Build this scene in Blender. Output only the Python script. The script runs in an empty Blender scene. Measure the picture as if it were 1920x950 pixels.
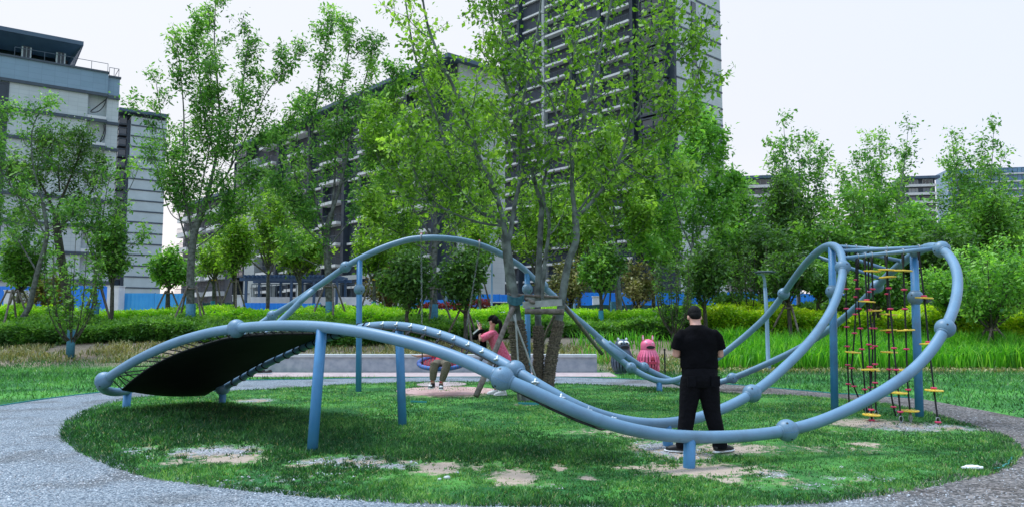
import bpy, bmesh, math, random
import numpy as np
from mathutils import Vector, Matrix, noise

S = bpy.context.scene
# ------------------------------------------------------------------ camera
CAM_Z = 1.55
FPX = 1400.0
PITCH = math.atan(125.0 / FPX)
cam_d = bpy.data.cameras.new('camera')
cam = bpy.data.objects.new('camera', cam_d)
S.collection.objects.link(cam)
cam_d.sensor_width = 36.0
cam_d.lens = 36.0 * FPX / 1920.0
cam_d.clip_start = 0.05
cam_d.clip_end = 4000
cam.location = (0, 0, CAM_Z)
cam.rotation_euler = (math.pi / 2 + PITCH, 0, 0)
S.camera = cam
# ------------------------------------------------------------------ view
S.view_settings.view_transform = 'Standard'
S.view_settings.look = 'None'
S.view_settings.gamma = 1.0
S.view_settings.exposure = 0.90
S.view_settings.use_curve_mapping = False
# ------------------------------------------------------------------ sky + sun
SUN_EL, SUN_AZ = math.radians(66), math.radians(-60)     # azimuth from +Y towards +X
W = bpy.data.worlds.new('World'); S.world = W; W.use_nodes = True
nt = W.node_tree; nt.nodes.clear()
def wn(t): return nt.nodes.new(t)
out = wn('ShaderNodeOutputWorld')
sky = wn('ShaderNodeTexSky'); sky.sky_type = 'NISHITA'; sky.sun_disc = False
sky.sun_elevation = SUN_EL; sky.sun_rotation = SUN_AZ
sky.air_density = 1.0; sky.dust_density = 2.0; sky.ozone_density = 2.0
bg1 = wn('ShaderNodeBackground'); bg1.inputs['Strength'].default_value = 0.08
nt.links.new(sky.outputs[0], bg1.inputs['Color'])
tc = wn('ShaderNodeTexCoord'); sep = wn('ShaderNodeSeparateXYZ')
nt.links.new(tc.outputs['Generated'], sep.inputs[0])
ramp = wn('ShaderNodeValToRGB'); cr = ramp.color_ramp
cr.elements[0].position = 0.0; cr.elements[0].color = (0.70, 0.60, 0.57, 1)
cr.elements[1].position = 1.0; cr.elements[1].color = (0.78, 1.12, 1.50, 1)
for p, c in ((0.10, (0.60, 0.565, 0.575, 1)), (0.22, (0.535, 0.535, 0.55, 1)), (0.42, (0.53, 0.545, 0.58, 1)), (0.65, (0.58, 0.80, 1.05, 1))):
    e = cr.elements.new(p); e.color = c
nt.links.new(sep.outputs['Z'], ramp.inputs[0])
# thin high cloud, a little lavender towards +X
mr = wn('ShaderNodeMapRange'); mr.inputs['From Min'].default_value = 0.15; mr.inputs['From Max'].default_value = 0.62
mr.inputs['To Max'].default_value = 0.6
nt.links.new(sep.outputs['X'], mr.inputs[0])
mixc = wn('ShaderNodeMix'); mixc.data_type = 'RGBA'
nt.links.new(mr.outputs[0], mixc.inputs[0]); nt.links.new(ramp.outputs[0], mixc.inputs[6])
mixc.inputs[7].default_value = (0.48, 0.53, 0.67, 1)
bg2 = wn('ShaderNodeBackground'); bg2.inputs['Strength'].default_value = 1.0
nt.links.new(mixc.outputs[2], bg2.inputs['Color'])
ms = wn('ShaderNodeMixShader'); ms.inputs[0].default_value = 0.86
nt.links.new(bg1.outputs[0], ms.inputs[1]); nt.links.new(bg2.outputs[0], ms.inputs[2])
nt.links.new(ms.outputs[0], out.inputs[0])
sd = bpy.data.lights.new('sun', 'SUN'); sd.energy = 1.5; sd.angle = math.radians(18); sd.color = (1.0, 0.98, 0.94)
so = bpy.data.objects.new('sun', sd); S.collection.objects.link(so)
sv = Vector((math.sin(SUN_AZ) * math.cos(SUN_EL), math.cos(SUN_AZ) * math.cos(SUN_EL), math.sin(SUN_EL)))
so.rotation_euler = sv.to_track_quat('Z', 'Y').to_euler()

# ------------------------------------------------------------------ placement helpers
CP, SP = math.cos(PITCH), math.sin(PITCH)
def ray(px, py):
    cx, cy = (px - 960) / FPX, (475 - py) / FPX
    return Vector((cx, CP - cy * SP, SP + cy * CP))
def U(px, py, Y):
    r = ray(px, py); t = Y / r.y
    return Vector((r.x * t, Y, CAM_Z + r.z * t))
def G(px, py, z=0.0):
    r = ray(px, py); t = (z - CAM_Z) / r.z
    return Vector((r.x * t, r.y * t, z))
def sstep(a, b, x):
    t = min(1.0, max(0.0, (x - a) / (b - a))); return t * t * (3 - 2 * t)
def ground_z(x, y):
    z = 1.15 * sstep(22.8, 32.0, y)
    if 22.8 < y < 36: z += 0.10 * noise.noise(Vector((x * .5, y * .5, 3))) * sstep(22.8, 25, y)
    return z

# ------------------------------------------------------------------ object helpers
def link(o, parent=None):
    S.collection.objects.link(o)
    if parent is not None: o.parent = parent
    return o
def tag(o, label=None, cat=None, group=None, kind=None):
    if label: o['label'] = label
    if cat: o['category'] = cat
    if group: o['group'] = group
    if kind: o['kind'] = kind
    return o
def thing(name, label, cat, loc=(0, 0, 0), rz=0, group=None):
    o = bpy.data.objects.new(name, None); link(o)
    o.empty_display_size = 0.1
    o.location = loc; o.rotation_euler = (0, 0, rz)
    return tag(o, label, cat, group)
def copy_tree(o, parent=None):
    c = o.copy(); S.collection.objects.link(c); c.parent = parent
    for ch in list(o.children): copy_tree(ch, c)
    return c
def inst(name, mesh, parent, loc=(0, 0, 0), rot=(0, 0, 0), sc=(1, 1, 1)):
    o = bpy.data.objects.new(name, mesh); link(o, parent)
    o.location = loc; o.rotation_euler = rot; o.scale = sc
    return o

class MB:
    def __init__(s): s.v = []; s.f = []; s.mi = []
    def add(s, vs, fs, mi=0):
        b = len(s.v); s.v += [tuple(p) for p in vs]; s.f += [tuple(i + b for i in f) for f in fs]; s.mi += [mi] * len(fs)
    def box(s, x0, x1, y0, y1, z0, z1, mi=0):
        s.add([(x0, y0, z0), (x1, y0, z0), (x1, y1, z0), (x0, y1, z0), (x0, y0, z1), (x1, y0, z1), (x1, y1, z1), (x0, y1, z1)],
              [(0, 3, 2, 1), (4, 5, 6, 7), (0, 1, 5, 4), (1, 2, 6, 5), (2, 3, 7, 6), (3, 0, 4, 7)], mi)
    def bar(s, a, b, w, h=None, mi=0):
        a, b = Vector(a), Vector(b); h = h or w
        d = (b - a).normalized(); up = Vector((0, 0, 1)) if abs(d.z) < .95 else Vector((0, 1, 0))
        x = d.cross(up).normalized() * w / 2; y = x.cross(d).normalized() * h / 2
        s.add([a - x - y, a + x - y, a + x + y, a - x + y, b - x - y, b + x - y, b + x + y, b - x + y],
              [(0, 1, 2, 3), (7, 6, 5, 4), (0, 4, 5, 1), (1, 5, 6, 2), (2, 6, 7, 3), (3, 7, 4, 0)], mi)
    def tube(s, pts, rad, n=8, mi=0, closed=False, caps=True):
        pts = [Vector(p) for p in pts]; m = len(pts)
        if not hasattr(rad, '__len__'): rad = [rad] * m
        vs = []; prev = None
        for i, p in enumerate(pts):
            if closed: t = pts[(i + 1) % m] - pts[i - 1]
            else: t = pts[min(i + 1, m - 1)] - pts[max(i - 1, 0)]
            if t.length < 1e-9: t = Vector((0, 0, 1))
            t.normalize()
            if prev is None:
                a = Vector((0, 0, 1)) if abs(t.z) < .9 else Vector((1, 0, 0))
                x = t.cross(a).normalized()
            else:
                x = (prev - t * prev.dot(t))
                x = x.normalized() if x.length > 1e-6 else t.orthogonal().normalized()
            prev = x; y = t.cross(x)
            for k in range(n):
                a = 2 * math.pi * k / n
                vs.append(p + (x * math.cos(a) + y * math.sin(a)) * rad[i])
        fs = []
        for i in range(m if closed else m - 1):
            j = (i + 1) % m
            for k in range(n):
                l = (k + 1) % n
                fs.append((i * n + k, i * n + l, j * n + l, j * n + k))
        if caps and not closed:
            fs.append(tuple(range(n - 1, -1, -1))); fs.append(tuple((m - 1) * n + k for k in range(n)))
        s.add(vs, fs, mi)
    def loft(s, rings, n=14, mi=0):
        """rings: (centre, ax, ay) with ax, ay vectors; rounded ends"""
        vs = []; fs = []
        for c, ax, ay in rings:
            c, ax, ay = Vector(c), Vector(ax), Vector(ay)
            for k in range(n):
                a = 2 * math.pi * k / n
                vs.append(c + ax * math.cos(a) + ay * math.sin(a))
        m = len(rings)
        for i in range(m - 1):
            for k in range(n):
                l = (k + 1) % n
                fs.append((i * n + k, i * n + l, (i + 1) * n + l, (i + 1) * n + k))
        fs.append(tuple(range(n - 1, -1, -1))); fs.append(tuple((m - 1) * n + k for k in range(n)))
        s.add(vs, fs, mi)
    def ell(s, c, rx, ry, rz, nu=12, nv=8, mi=0, rot=None):
        c = Vector(c); vs = [(0, 0, -1)]; fs = []
        for j in range(1, nv):
            th = -math.pi / 2 + math.pi * j / nv
            for k in range(nu):
                a = 2 * math.pi * k / nu
                vs.append((math.cos(th) * math.cos(a), math.cos(th) * math.sin(a), math.sin(th)))
        vs.append((0, 0, 1)); T = len(vs) - 1
        for k in range(nu):
            l = (k + 1) % nu
            fs.append((0, 1 + l, 1 + k)); fs.append((T, 1 + (nv - 2) * nu + k, 1 + (nv - 2) * nu + l))
            for j in range(nv - 2):
                fs.append((1 + j * nu + k, 1 + j * nu + l, 1 + (j + 1) * nu + l, 1 + (j + 1) * nu + k))
        R = rot.to_matrix() if rot is not None else None
        o = []
        for v in vs:
            p = Vector((v[0] * rx, v[1] * ry, v[2] * rz))
            if R is not None: p = R @ p
            o.append(p + c)
        s.add(o, fs, mi)
    def mesh(s, name, mats, smooth=False, recalc=False):
        me = bpy.data.meshes.new(name); me.from_pydata(s.v, [], s.f)
        if not isinstance(mats, (list, tuple)): mats = [mats]
        for m in mats: me.materials.append(m)
        if len(mats) > 1: me.polygons.foreach_set('material_index', s.mi)
        if recalc:
            bm = bmesh.new(); bm.from_mesh(me); bmesh.ops.recalc_face_normals(bm, faces=bm.faces); bm.to_mesh(me); bm.free()
        if smooth: me.polygons.foreach_set('use_smooth', [True] * len(me.polygons))
        me.update(); return me
    def build(s, name, mats, parent=None, smooth=False, recalc=False, autos=None):
        o = bpy.data.objects.new(name, s.mesh(name, mats, smooth, recalc)); link(o, parent)
        return o

def np_mesh(name, verts, faces, mat, attr=None, smooth=False):
    """verts (n,3), faces (m,k) numpy -> mesh, quickly"""
    me = bpy.data.meshes.new(name); k = faces.shape[1]
    me.vertices.add(len(verts)); me.vertices.foreach_set('co', verts.astype(np.float32).ravel())
    me.loops.add(faces.size); me.loops.foreach_set('vertex_index', faces.astype(np.int32).ravel())
    me.polygons.add(len(faces)); me.polygons.foreach_set('loop_start', np.arange(0, faces.size, k, dtype=np.int32))
    me.polygons.foreach_set('loop_total', np.full(len(faces), k, dtype=np.int32))
    if smooth: me.polygons.foreach_set('use_smooth', np.ones(len(faces), bool))
    me.materials.append(mat)
    me.update(calc_edges=True)
    for nme, vals in (attr or {}).items():
        a = me.attributes.new(nme, 'FLOAT', 'POINT'); a.data.foreach_set('value', vals.astype(np.float32))
    return me

def catmull(P, sub=8):
    P = [Vector(p) for p in P]; out = []
    for i in range(len(P) - 1):
        p0 = P[i - 1] if i > 0 else P[0] * 2 - P[1]
        p1, p2 = P[i], P[i + 1]
        p3 = P[i + 2] if i + 2 < len(P) else P[-1] * 2 - P[-2]
        for k in range(sub):
            t = k / sub; t2 = t * t; t3 = t2 * t
            out.append(0.5 * ((2 * p1) + (-p0 + p2) * t + (2 * p0 - 5 * p1 + 4 * p2 - p3) * t2 + (-p0 + 3 * p1 - 3 * p2 + p3) * t3))
    out.append(P[-1]); return out
def smooth_pts(P, it=2):
    for _ in range(it):
        P = [P[0]] + [(P[i - 1] + P[i] * 2 + P[i + 1]) / 4 for i in range(1, len(P) - 1)] + [P[-1]]
    return P

# ------------------------------------------------------------------ materials
def mat(name, col, rough=0.6, metal=0.0, col2=None, scale=8.0, detail=4.0, bump=0.0, bscale=None, spec=0.5, dist=0.02, lo=0.35, hi=0.65, coord='Object'):
    m = bpy.data.materials.new(name); m.use_nodes = True; t = m.node_tree
    b = t.nodes['Principled BSDF']
    b.inputs['Base Color'].default_value = (*col, 1); b.inputs['Roughness'].default_value = rough
    b.inputs['Metallic'].default_value = metal; b.inputs['Specular IOR Level'].default_value = spec
    tcn = t.nodes.new('ShaderNodeTexCoord')
    if col2 is not None:
        nz = t.nodes.new('ShaderNodeTexNoise'); nz.inputs['Scale'].default_value = scale; nz.inputs['Detail'].default_value = detail
        t.links.new(tcn.outputs[coord], nz.inputs['Vector'])
        r = t.nodes.new('ShaderNodeValToRGB'); r.color_ramp.elements[0].color = (*col, 1); r.color_ramp.elements[1].color = (*col2, 1)
        r.color_ramp.elements[0].position = lo; r.color_ramp.elements[1].position = hi
        t.links.new(nz.outputs['Fac'], r.inputs[0]); t.links.new(r.outputs[0], b.inputs['Base Color'])
    if bump:
        n2 = t.nodes.new('ShaderNodeTexNoise'); n2.inputs['Scale'].default_value = bscale or scale * 4; n2.inputs['Detail'].default_value = 5
        t.links.new(tcn.outputs[coord], n2.inputs['Vector'])
        bp = t.nodes.new('ShaderNodeBump'); bp.inputs['Strength'].default_value = bump; bp.inputs['Distance'].default_value = dist
        t.links.new(n2.outputs['Fac'], bp.inputs['Height']); t.links.new(bp.outputs[0], b.inputs['Normal'])
    return m

def leaf_mat(name, c1, c2, c3=None, trans=0.42, rough=0.45, spec=0.4):
    """two or three leaf colours picked per leaf by the stored attribute 'tint'; light passes through the blade"""
    m = bpy.data.materials.new(name); m.use_nodes = True; t = m.node_tree
    b = t.nodes['Principled BSDF']; o = t.nodes['Material Output']
    at = t.nodes.new('ShaderNodeAttribute'); at.attribute_name = 'tint'
    r = t.nodes.new('ShaderNodeValToRGB'); r.color_ramp.elements[0].color = (*c1, 1); r.color_ramp.elements[1].color = (*(c3 or c2), 1)
    if c3: e = r.color_ramp.elements.new(0.6); e.color = (*c2, 1)
    t.links.new(at.outputs['Fac'], r.inputs[0])
    b.inputs['Roughness'].default_value = rough; b.inputs['Specular IOR Level'].default_value = spec
    t.links.new(r.outputs[0], b.inputs['Base Color'])
    tr = t.nodes.new('ShaderNodeBsdfTranslucent')
    g = t.nodes.new('ShaderNodeMix'); g.data_type = 'RGBA'; g.blend_type = 'MULTIPLY'; g.inputs[0].default_value = 1
    t.links.new(r.outputs[0], g.inputs[6]); g.inputs[7].default_value = (1.5, 1.6, 0.6, 1)
    t.links.new(g.outputs[2], tr.inputs['Color'])
    mx = t.nodes.new('ShaderNodeMixShader'); mx.inputs[0].default_value = trans
    t.links.new(b.outputs[0], mx.inputs[1]); t.links.new(tr.outputs[0], mx.inputs[2]); t.links.new(mx.outputs[0], o.inputs[0])
    return m

M = {}
M['tube'] = mat('powder_coated_steel', (0.115, 0.225, 0.345), 0.38, 0.0, (0.14, 0.26, 0.39), 3.0, 5, 0.12, 260, dist=0.002)
M['ball'] = mat('cast_joint_paint', (0.10, 0.20, 0.305), 0.5, 0.0, (0.13, 0.24, 0.36), 14, 5, 0.15, 200, dist=0.002)
M['post'] = mat('post_paint', (0.040, 0.19, 0.42), 0.55, 0.0, (0.06, 0.235, 0.47), 4, 5, 0.15, 220, dist=0.002)
M['hole'] = mat('bolt_recess', (0.02, 0.03, 0.04), 0.6)
M['clamp'] = mat('galvanised_clamp', (0.62, 0.70, 0.75), 0.35, 0.5, (0.5, 0.58, 0.62), 30)
M['rope'] = mat('black_rope', (0.006, 0.008, 0.010), 0.85, 0, (0.014, 0.016, 0.02), 80, 2, 0.4, 300, dist=0.004)
def worn(m, grime=(0.07, 0.10, 0.12), pale=(0.26, 0.38, 0.46)):
    t = m.node_tree; b = t.nodes['Principled BSDF']; src = b.inputs['Base Color'].links[0].from_socket
    tcn = [n for n in t.nodes if n.type == 'TEX_COORD'][0]
    for sc, lo, hi, col, k in ((1.7, .52, .75, grime, .55), (22, .60, .72, grime, .5), (55, .66, .72, pale, .7)):
        n = t.nodes.new('ShaderNodeTexNoise'); n.inputs['Scale'].default_value = sc; n.inputs['Detail'].default_value = 8; n.inputs['Roughness'].default_value = .7
        t.links.new(tcn.outputs['Object'], n.inputs['Vector'])
        r = t.nodes.new('ShaderNodeMapRange'); r.inputs['From Min'].default_value = lo; r.inputs['From Max'].default_value = hi; r.inputs['To Max'].default_value = k
        t.links.new(n.outputs['Fac'], r.inputs[0]); x = t.nodes.new('ShaderNodeMix'); x.data_type = 'RGBA'
        t.links.new(r.outputs[0], x.inputs[0]); t.links.new(src, x.inputs[6]); x.inputs[7].default_value = (*col, 1); src = x.outputs[2]
    t.links.new(src, b.inputs['Base Color']); rr = t.nodes.new('ShaderNodeMapRange'); rr.inputs['To Min'].default_value = .28; rr.inputs['To Max'].default_value = .62
    t.links.new(n.outputs['Fac'], rr.inputs[0]); t.links.new(rr.outputs[0], b.inputs['Roughness'])
for k_ in ('tube', 'ball', 'post'): worn(M[k_])
M['mat'] = mat('black_rubber_mat', (0.004, 0.005, 0.007), 0.9, 0, (0.007, 0.009, 0.011), 3, 3, spec=0.15)
M['yellow'] = mat('yellow_plastic', (0.80, 0.52, 0.03), 0.4, 0, (0.85, 0.6, 0.08), 6)
M['pink'] = mat('pink_plastic', (0.62, 0.04, 0.13), 0.4)
M['steel'] = mat('dull_steel', (0.30, 0.33, 0.36), 0.5, 0.6)
M['chain'] = mat('bright_chain', (0.16, 0.18, 0.20), 0.5, 0.4)
M['swing_ring'] = mat('blue_ring_cover', (0.03, 0.13, 0.42), 0.6, 0, (0.04, 0.18, 0.5), 30, 3, 0.3, 120, dist=0.004)
M['swing_net'] = mat('red_net_rope', (0.45, 0.02, 0.05), 0.8)
M['bark'] = mat('tree_bark', (0.05, 0.055, 0.05), 0.9, 0, (0.14, 0.155, 0.15), 9, 6, 0.6, 30, dist=0.02)
M['bark_mid'] = mat('grey_bark', (0.055, 0.065, 0.065), 0.9, 0, (0.17, 0.20, 0.20), 6, 6, 0.6, 40, dist=0.015)
M['bark_pale'] = mat('pale_bark', (0.10, 0.125, 0.125), 0.85, 0, (0.21, 0.25, 0.25), 7, 6, 0.5, 40, dist=0.015)
M['bark_dark'] = mat('dark_bark', (0.035, 0.035, 0.03), 0.95, 0, (0.085, 0.08, 0.065), 12, 6, 0.5, 40, dist=0.015)
M['straw_rope'] = mat('straw_rope', (0.045, 0.040, 0.032), 0.95, 0, (0.17, 0.14, 0.105), 30, 4, 0.6, 90, dist=0.01)
M['pole_wood'] = mat('round_pole_wood', (0.09, 0.075, 0.065), 0.9, 0, (0.19, 0.165, 0.15), 14, 5, 0.5, 60, dist=0.01)
M['plank'] = mat('grey_plank', (0.24, 0.26, 0.26), 0.85, 0, (0.34, 0.36, 0.36), 10, 5, 0.3, 60, dist=0.005)
M['wrap'] = mat('blue_trunk_wrap', (0.035, 0.15, 0.23), 0.75, 0, (0.05, 0.2, 0.3), 12, 3, 0.3, 60, dist=0.01)
M['lashing'] = mat('dark_teal_cloth', (0.012, 0.07, 0.10), 0.9, 0, (0.03, 0.12, 0.16), 14)
M['wrap_teal'] = mat('teal_trunk_wrap', (0.02, 0.22, 0.30), 0.75)
M['concrete'] = mat('seat_wall_concrete', (0.24, 0.28, 0.34), 0.8, 0, (0.36, 0.39, 0.44), 5, 6, 0.25, 90, dist=0.006)
M['coping'] = mat('seat_wall_coping', (0.42, 0.45, 0.48), 0.6, 0, (0.5, 0.53, 0.56), 6, 5)
M['pillar'] = mat('fence_pillar_render', (0.52, 0.56, 0.60), 0.85, 0, (0.62, 0.66, 0.70), 2, 4)
M['fence'] = mat('blue_sheet_metal', (0.010, 0.17, 0.70), 0.45, 0, (0.015, 0.24, 0.76), 0.6, 5, spec=0.4)
M['fence_pale'] = mat('sun_faded_blue_sheet', (0.025, 0.30, 0.70), 0.5, 0, (0.05, 0.38, 0.76), 0.8, 5)
M['green_mesh'] = mat('green_netting', (0.006, 0.05, 0.045), 0.8, 0, (0.012, 0.085, 0.07), 3)
def tile_mat(name, c1, c2, mortar, bw, bh, ms=0.008):
    m = bpy.data.materials.new(name); m.use_nodes = True; t = m.node_tree; b = t.nodes['Principled BSDF']
    b.inputs['Roughness'].default_value = 0.7
    tcn = t.nodes.new('ShaderNodeTexCoord')
    sx = t.nodes.new('ShaderNodeSeparateXYZ'); t.links.new(tcn.outputs['Object'], sx.inputs[0])
    ad = t.nodes.new('ShaderNodeMath'); ad.operation = 'ADD'; t.links.new(sx.outputs['X'], ad.inputs[0]); t.links.new(sx.outputs['Y'], ad.inputs[1])
    cx = t.nodes.new('ShaderNodeCombineXYZ'); t.links.new(ad.outputs[0], cx.inputs['X']); t.links.new(sx.outputs['Z'], cx.inputs['Y'])
    br = t.nodes.new('ShaderNodeTexBrick'); br.offset = 0.0
    br.inputs['Scale'].default_value = 1; br.inputs['Brick Width'].default_value = bw; br.inputs['Row Height'].default_value = bh
    br.inputs['Mortar Size'].default_value = ms; br.inputs['Color1'].default_value = (*c1, 1); br.inputs['Color2'].default_value = (*c2, 1); br.inputs['Mortar'].default_value = (*mortar, 1)
    t.links.new(cx.outputs[0], br.inputs['Vector'])
    nz = t.nodes.new('ShaderNodeTexNoise'); nz.inputs['Scale'].default_value = 0.35; nz.inputs['Detail'].default_value = 6
    t.links.new(tcn.outputs['Object'], nz.inputs['Vector'])
    mx = t.nodes.new('ShaderNodeMix'); mx.data_type = 'RGBA'; mx.blend_type = 'MULTIPLY'; mx.inputs[0].default_value = 0.35
    t.links.new(br.outputs['Color'], mx.inputs[6]); t.links.new(nz.outputs['Fac'], mx.inputs[7])
    t.links.new(mx.outputs[2], b.inputs['Base Color'])
    return m
M['tile'] = tile_mat('pale_facade_tile', (0.46, 0.54, 0.57), (0.49, 0.57, 0.61), (0.33, 0.41, 0.46), 0.9, 0.45, 0.012)
M['tile_parapet'] = tile_mat('blue_grey_parapet_tile', (0.19, 0.31, 0.42), (0.21, 0.33, 0.45), (0.14, 0.23, 0.32), 1.2, 0.6, 0.012)
M['tile_far'] = tile_mat('far_facade_tile', (0.42, 0.53, 0.58), (0.44, 0.55, 0.60), (0.39, 0.50, 0.55), 1.8, 0.9, 0.01)
M['stone_far'] = tile_mat('beige_facade_stone', (0.36, 0.42, 0.44), (0.39, 0.45, 0.47), (0.30, 0.35, 0.38), 1.2, 0.6, 0.012)
M['band'] = mat('dark_band_metal', (0.030, 0.050, 0.075), 0.6, 0, (0.04, 0.065, 0.09), 2)
M['dark_wall'] = mat('dark_blue_grey_cladding', (0.016, 0.030, 0.048), 0.6, 0, (0.028, 0.045, 0.068), 1.2)
M['soffit'] = mat('dark_roof_metal', (0.035, 0.075, 0.13), 0.55, 0, (0.05, 0.10, 0.16), 0.8)
M['slab'] = mat('white_balcony_edge', (0.50, 0.54, 0.56), 0.7, 0, (0.58, 0.62, 0.64), 1.5)
M['frame'] = mat('window_frame_dark', (0.02, 0.035, 0.055), 0.5)
M['frame_pale'] = mat('window_frame_pale', (0.45, 0.55, 0.60), 0.5)
M['glass'] = mat('window_glass', (0.018, 0.032, 0.046), 0.08, 0, (0.03, 0.05, 0.07), 0.3, spec=0.8)
M['glass_blue'] = mat('blue_tower_glass', (0.04, 0.14, 0.27), 0.12, 0, (0.08, 0.22, 0.36), 0.15, spec=0.8)
M['rail'] = mat('balcony_railing', (0.05, 0.08, 0.11), 0.4, 0.3)
M['cable'] = mat('loose_black_cable', (0.01, 0.012, 0.02), 0.6)
M['pergola'] = mat('dark_blue_pergola', (0.02, 0.06, 0.13), 0.5)
M['lamp_post'] = mat('lamp_post_paint', (0.16, 0.28, 0.40), 0.45)
M['skin'] = mat('skin', (0.50, 0.27, 0.21), 0.55, 0, (0.56, 0.31, 0.25), 12)
M['hair'] = mat('black_hair', (0.004, 0.004, 0.005), 0.75, 0, (0.010, 0.010, 0.011), 60, 3, 0.8, 120, dist=0.01, spec=.15)
M['black_cloth'] = mat('black_cotton', (0.003, 0.003, 0.004), 0.95, 0, (0.005, 0.005, 0.007), 6, 4, 0.7, 9, spec=0.08, dist=0.03)
M['black_trouser'] = mat('black_trouser_cloth', (0.004, 0.004, 0.006), 0.9, 0, (0.006, 0.006, 0.009), 6, 4, 0.8, 11, spec=0.12, dist=0.03)
M['pink_cloth'] = mat('pink_blouse_cloth', (0.68, 0.08, 0.18), 0.85, 0, (0.80, 0.20, 0.32), 30, 3, 0.6, 14, dist=0.02)
M['red_cloth'] = mat('red_shirt_cloth', (0.50, 0.03, 0.06), 0.85, 0, (0.6, 0.05, 0.09), 20, 3, 0.5, 20)
M['khaki'] = mat('khaki_trouser_cloth', (0.10, 0.085, 0.06), 0.9, 0, (0.16, 0.135, 0.095), 50, 3, 0.6, 25)
M['shoe_black'] = mat('black_shoe_fabric', (0.008, 0.009, 0.012), 0.6)
M['white_rubber'] = mat('white_rubber', (0.72, 0.74, 0.76), 0.5)
M['white_plastic'] = mat('white_plastic', (0.75, 0.78, 0.80), 0.4)
M['phone'] = mat('phone_case', (0.45, 0.50, 0.58), 0.3)
M['bin_grey'] = mat('slate_blue_bin_paint', (0.055, 0.085, 0.13), 0.4)
M['bin_pink'] = mat('pink_bin_paint', (0.72, 0.11, 0.24), 0.35, 0, (0.78, 0.16, 0.30), 4)
M['bin_dark'] = mat('bin_inside', (0.012, 0.012, 0.015), 0.8)
M['bin_red'] = mat('bin_red_patch', (0.52, 0.04, 0.10), 0.5)
M['pad'] = mat('pink_rubber_pad', (0.42, 0.26, 0.25), 0.9, 0, (0.52, 0.35, 0.33), 4, 6, 0.3, 200, dist=0.004)
M['pad_pale'] = mat('pale_pink_paving', (0.36, 0.28, 0.29), 0.9, 0, (0.46, 0.37, 0.37), 5, 6)
M['edging'] = mat('teal_edging_strip', (0.03, 0.26, 0.27), 0.6)
M['litter'] = mat('white_litter', (0.75, 0.78, 0.80), 0.7)
M['car'] = mat('white_car_paint', (0.70, 0.73, 0.76), 0.3)
M['leaf_maple'] = leaf_mat('leaf_maple', (0.030, 0.090, 0.012), (0.150, 0.320, 0.030), (0.380, 0.600, 0.100))
M['leaf_ash'] = leaf_mat('leaf_ash', (0.020, 0.080, 0.022), (0.105, 0.280, 0.055), (0.310, 0.540, 0.140))
M['leaf_far'] = leaf_mat('leaf_far', (0.032, 0.130, 0.025), (0.150, 0.370, 0.060), (0.350, 0.620, 0.140))
M['leaf_dark'] = leaf_mat('leaf_dark', (0.012, 0.048, 0.014), (0.060, 0.150, 0.032), (0.14, 0.290, 0.060))
M['leaf_bush'] = leaf_mat('leaf_bush', (0.018, 0.080, 0.016), (0.090, 0.240, 0.035), (0.230, 0.440, 0.080))
M['leaf_feather'] = leaf_mat('leaf_feather', (0.025, 0.105, 0.024), (0.100, 0.270, 0.042), (0.240, 0.450, 0.075))
M['leaf_brown'] = leaf_mat('leaf_brown', (0.100, 0.070, 0.035), (0.160, 0.130, 0.050), (0.120, 0.200, 0.050))
M['leaf_lime'] = leaf_mat('leaf_lime', (0.050, 0.190, 0.014), (0.22, 0.520, 0.020), (0.460, 0.70, 0.060))
M['leaf_gold'] = leaf_mat('leaf_gold', (0.074, 0.210, 0.013), (0.231, 0.441, 0.013), (0.483, 0.609, 0.032))
M['leaf_red'] = leaf_mat('leaf_red', (0.140, 0.020, 0.030), (0.260, 0.040, 0.050))
M['reed'] = leaf_mat('reed_blade', (0.025, 0.150, 0.014), (0.115, 0.420, 0.028), (0.330, 0.640, 0.080))
M['straw'] = leaf_mat('straw_blade', (0.07, 0.14, 0.035), (0.28, 0.27, 0.11), (0.48, 0.43, 0.22), trans=.2)
M['grass'] = leaf_mat('grass_blade', (0.012, 0.070, 0.020), (0.085, 0.285, 0.070), (0.330, 0.540, 0.170), trans=.3)
# ================================================================== GROUND
isl_px = [(124, 809), (150, 840), (182, 860), (208, 871), (310, 899), (400, 911), (492, 922), (600, 932), (693, 939), (850, 946), (1000, 949),
          (1200, 951), (1350, 949), (1508, 944), (1600, 934), (1681, 921), (1780, 903), (1855, 886), (1893, 866), (1907, 848), (1895, 828), (1860, 810), (1797, 792),
          (1740, 775), (1660, 757), (1554, 747), (1480, 741), (1393, 740), (1300, 730), (1200, 725), (1125, 722), (1000, 718), (850, 716), (741, 717), (640, 722), (490, 730),
          (400, 735), (300, 740), (240, 746), (190, 760), (150, 778), (130, 793)]
out_px = [(0, 762), (90, 748), (182, 737), (300, 722), (440, 713.5), (580, 711.5), (741, 708.5), (900, 707), (1060, 707.5), (1200, 712), (1356, 720), (1450, 728), (1560, 738),
          (1728, 748), (1800, 762), (1920, 785)]
C0 = Vector((0.5, 11.0, 0))
def polar(pts):
    L = []
    for p in pts:
        g = G(*p) - C0; L.append((math.atan2(g.y, g.x), math.hypot(g.x, g.y)))
    L.sort(); return np.array([a for a, _ in L]), np.array([r for _, r in L])
ia, ir = polar(isl_px)
def r_in(a):
    a = (a + math.pi) % (2 * math.pi) - math.pi
    return float(np.interp(a, ia, ir, period=2 * math.pi)) + 0.03 * noise.noise(Vector((math.cos(a) * 25, math.sin(a) * 25, 0)))
oa, orr = polar(out_px)
near = [(-math.pi * .97, 13.5), (-math.pi * .8, 14.0), (-math.pi * .5, 15.5), (-math.pi * .2, 15.0), (-.1, 13.5)]
oo = sorted(list(zip(oa, orr)) + [n for n in near if n[0] < oa.min() - .05 or n[0] > oa.max() + .05])
oa = np.array([o[0] for o in oo]); orr = np.array([o[1] for o in oo])
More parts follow.
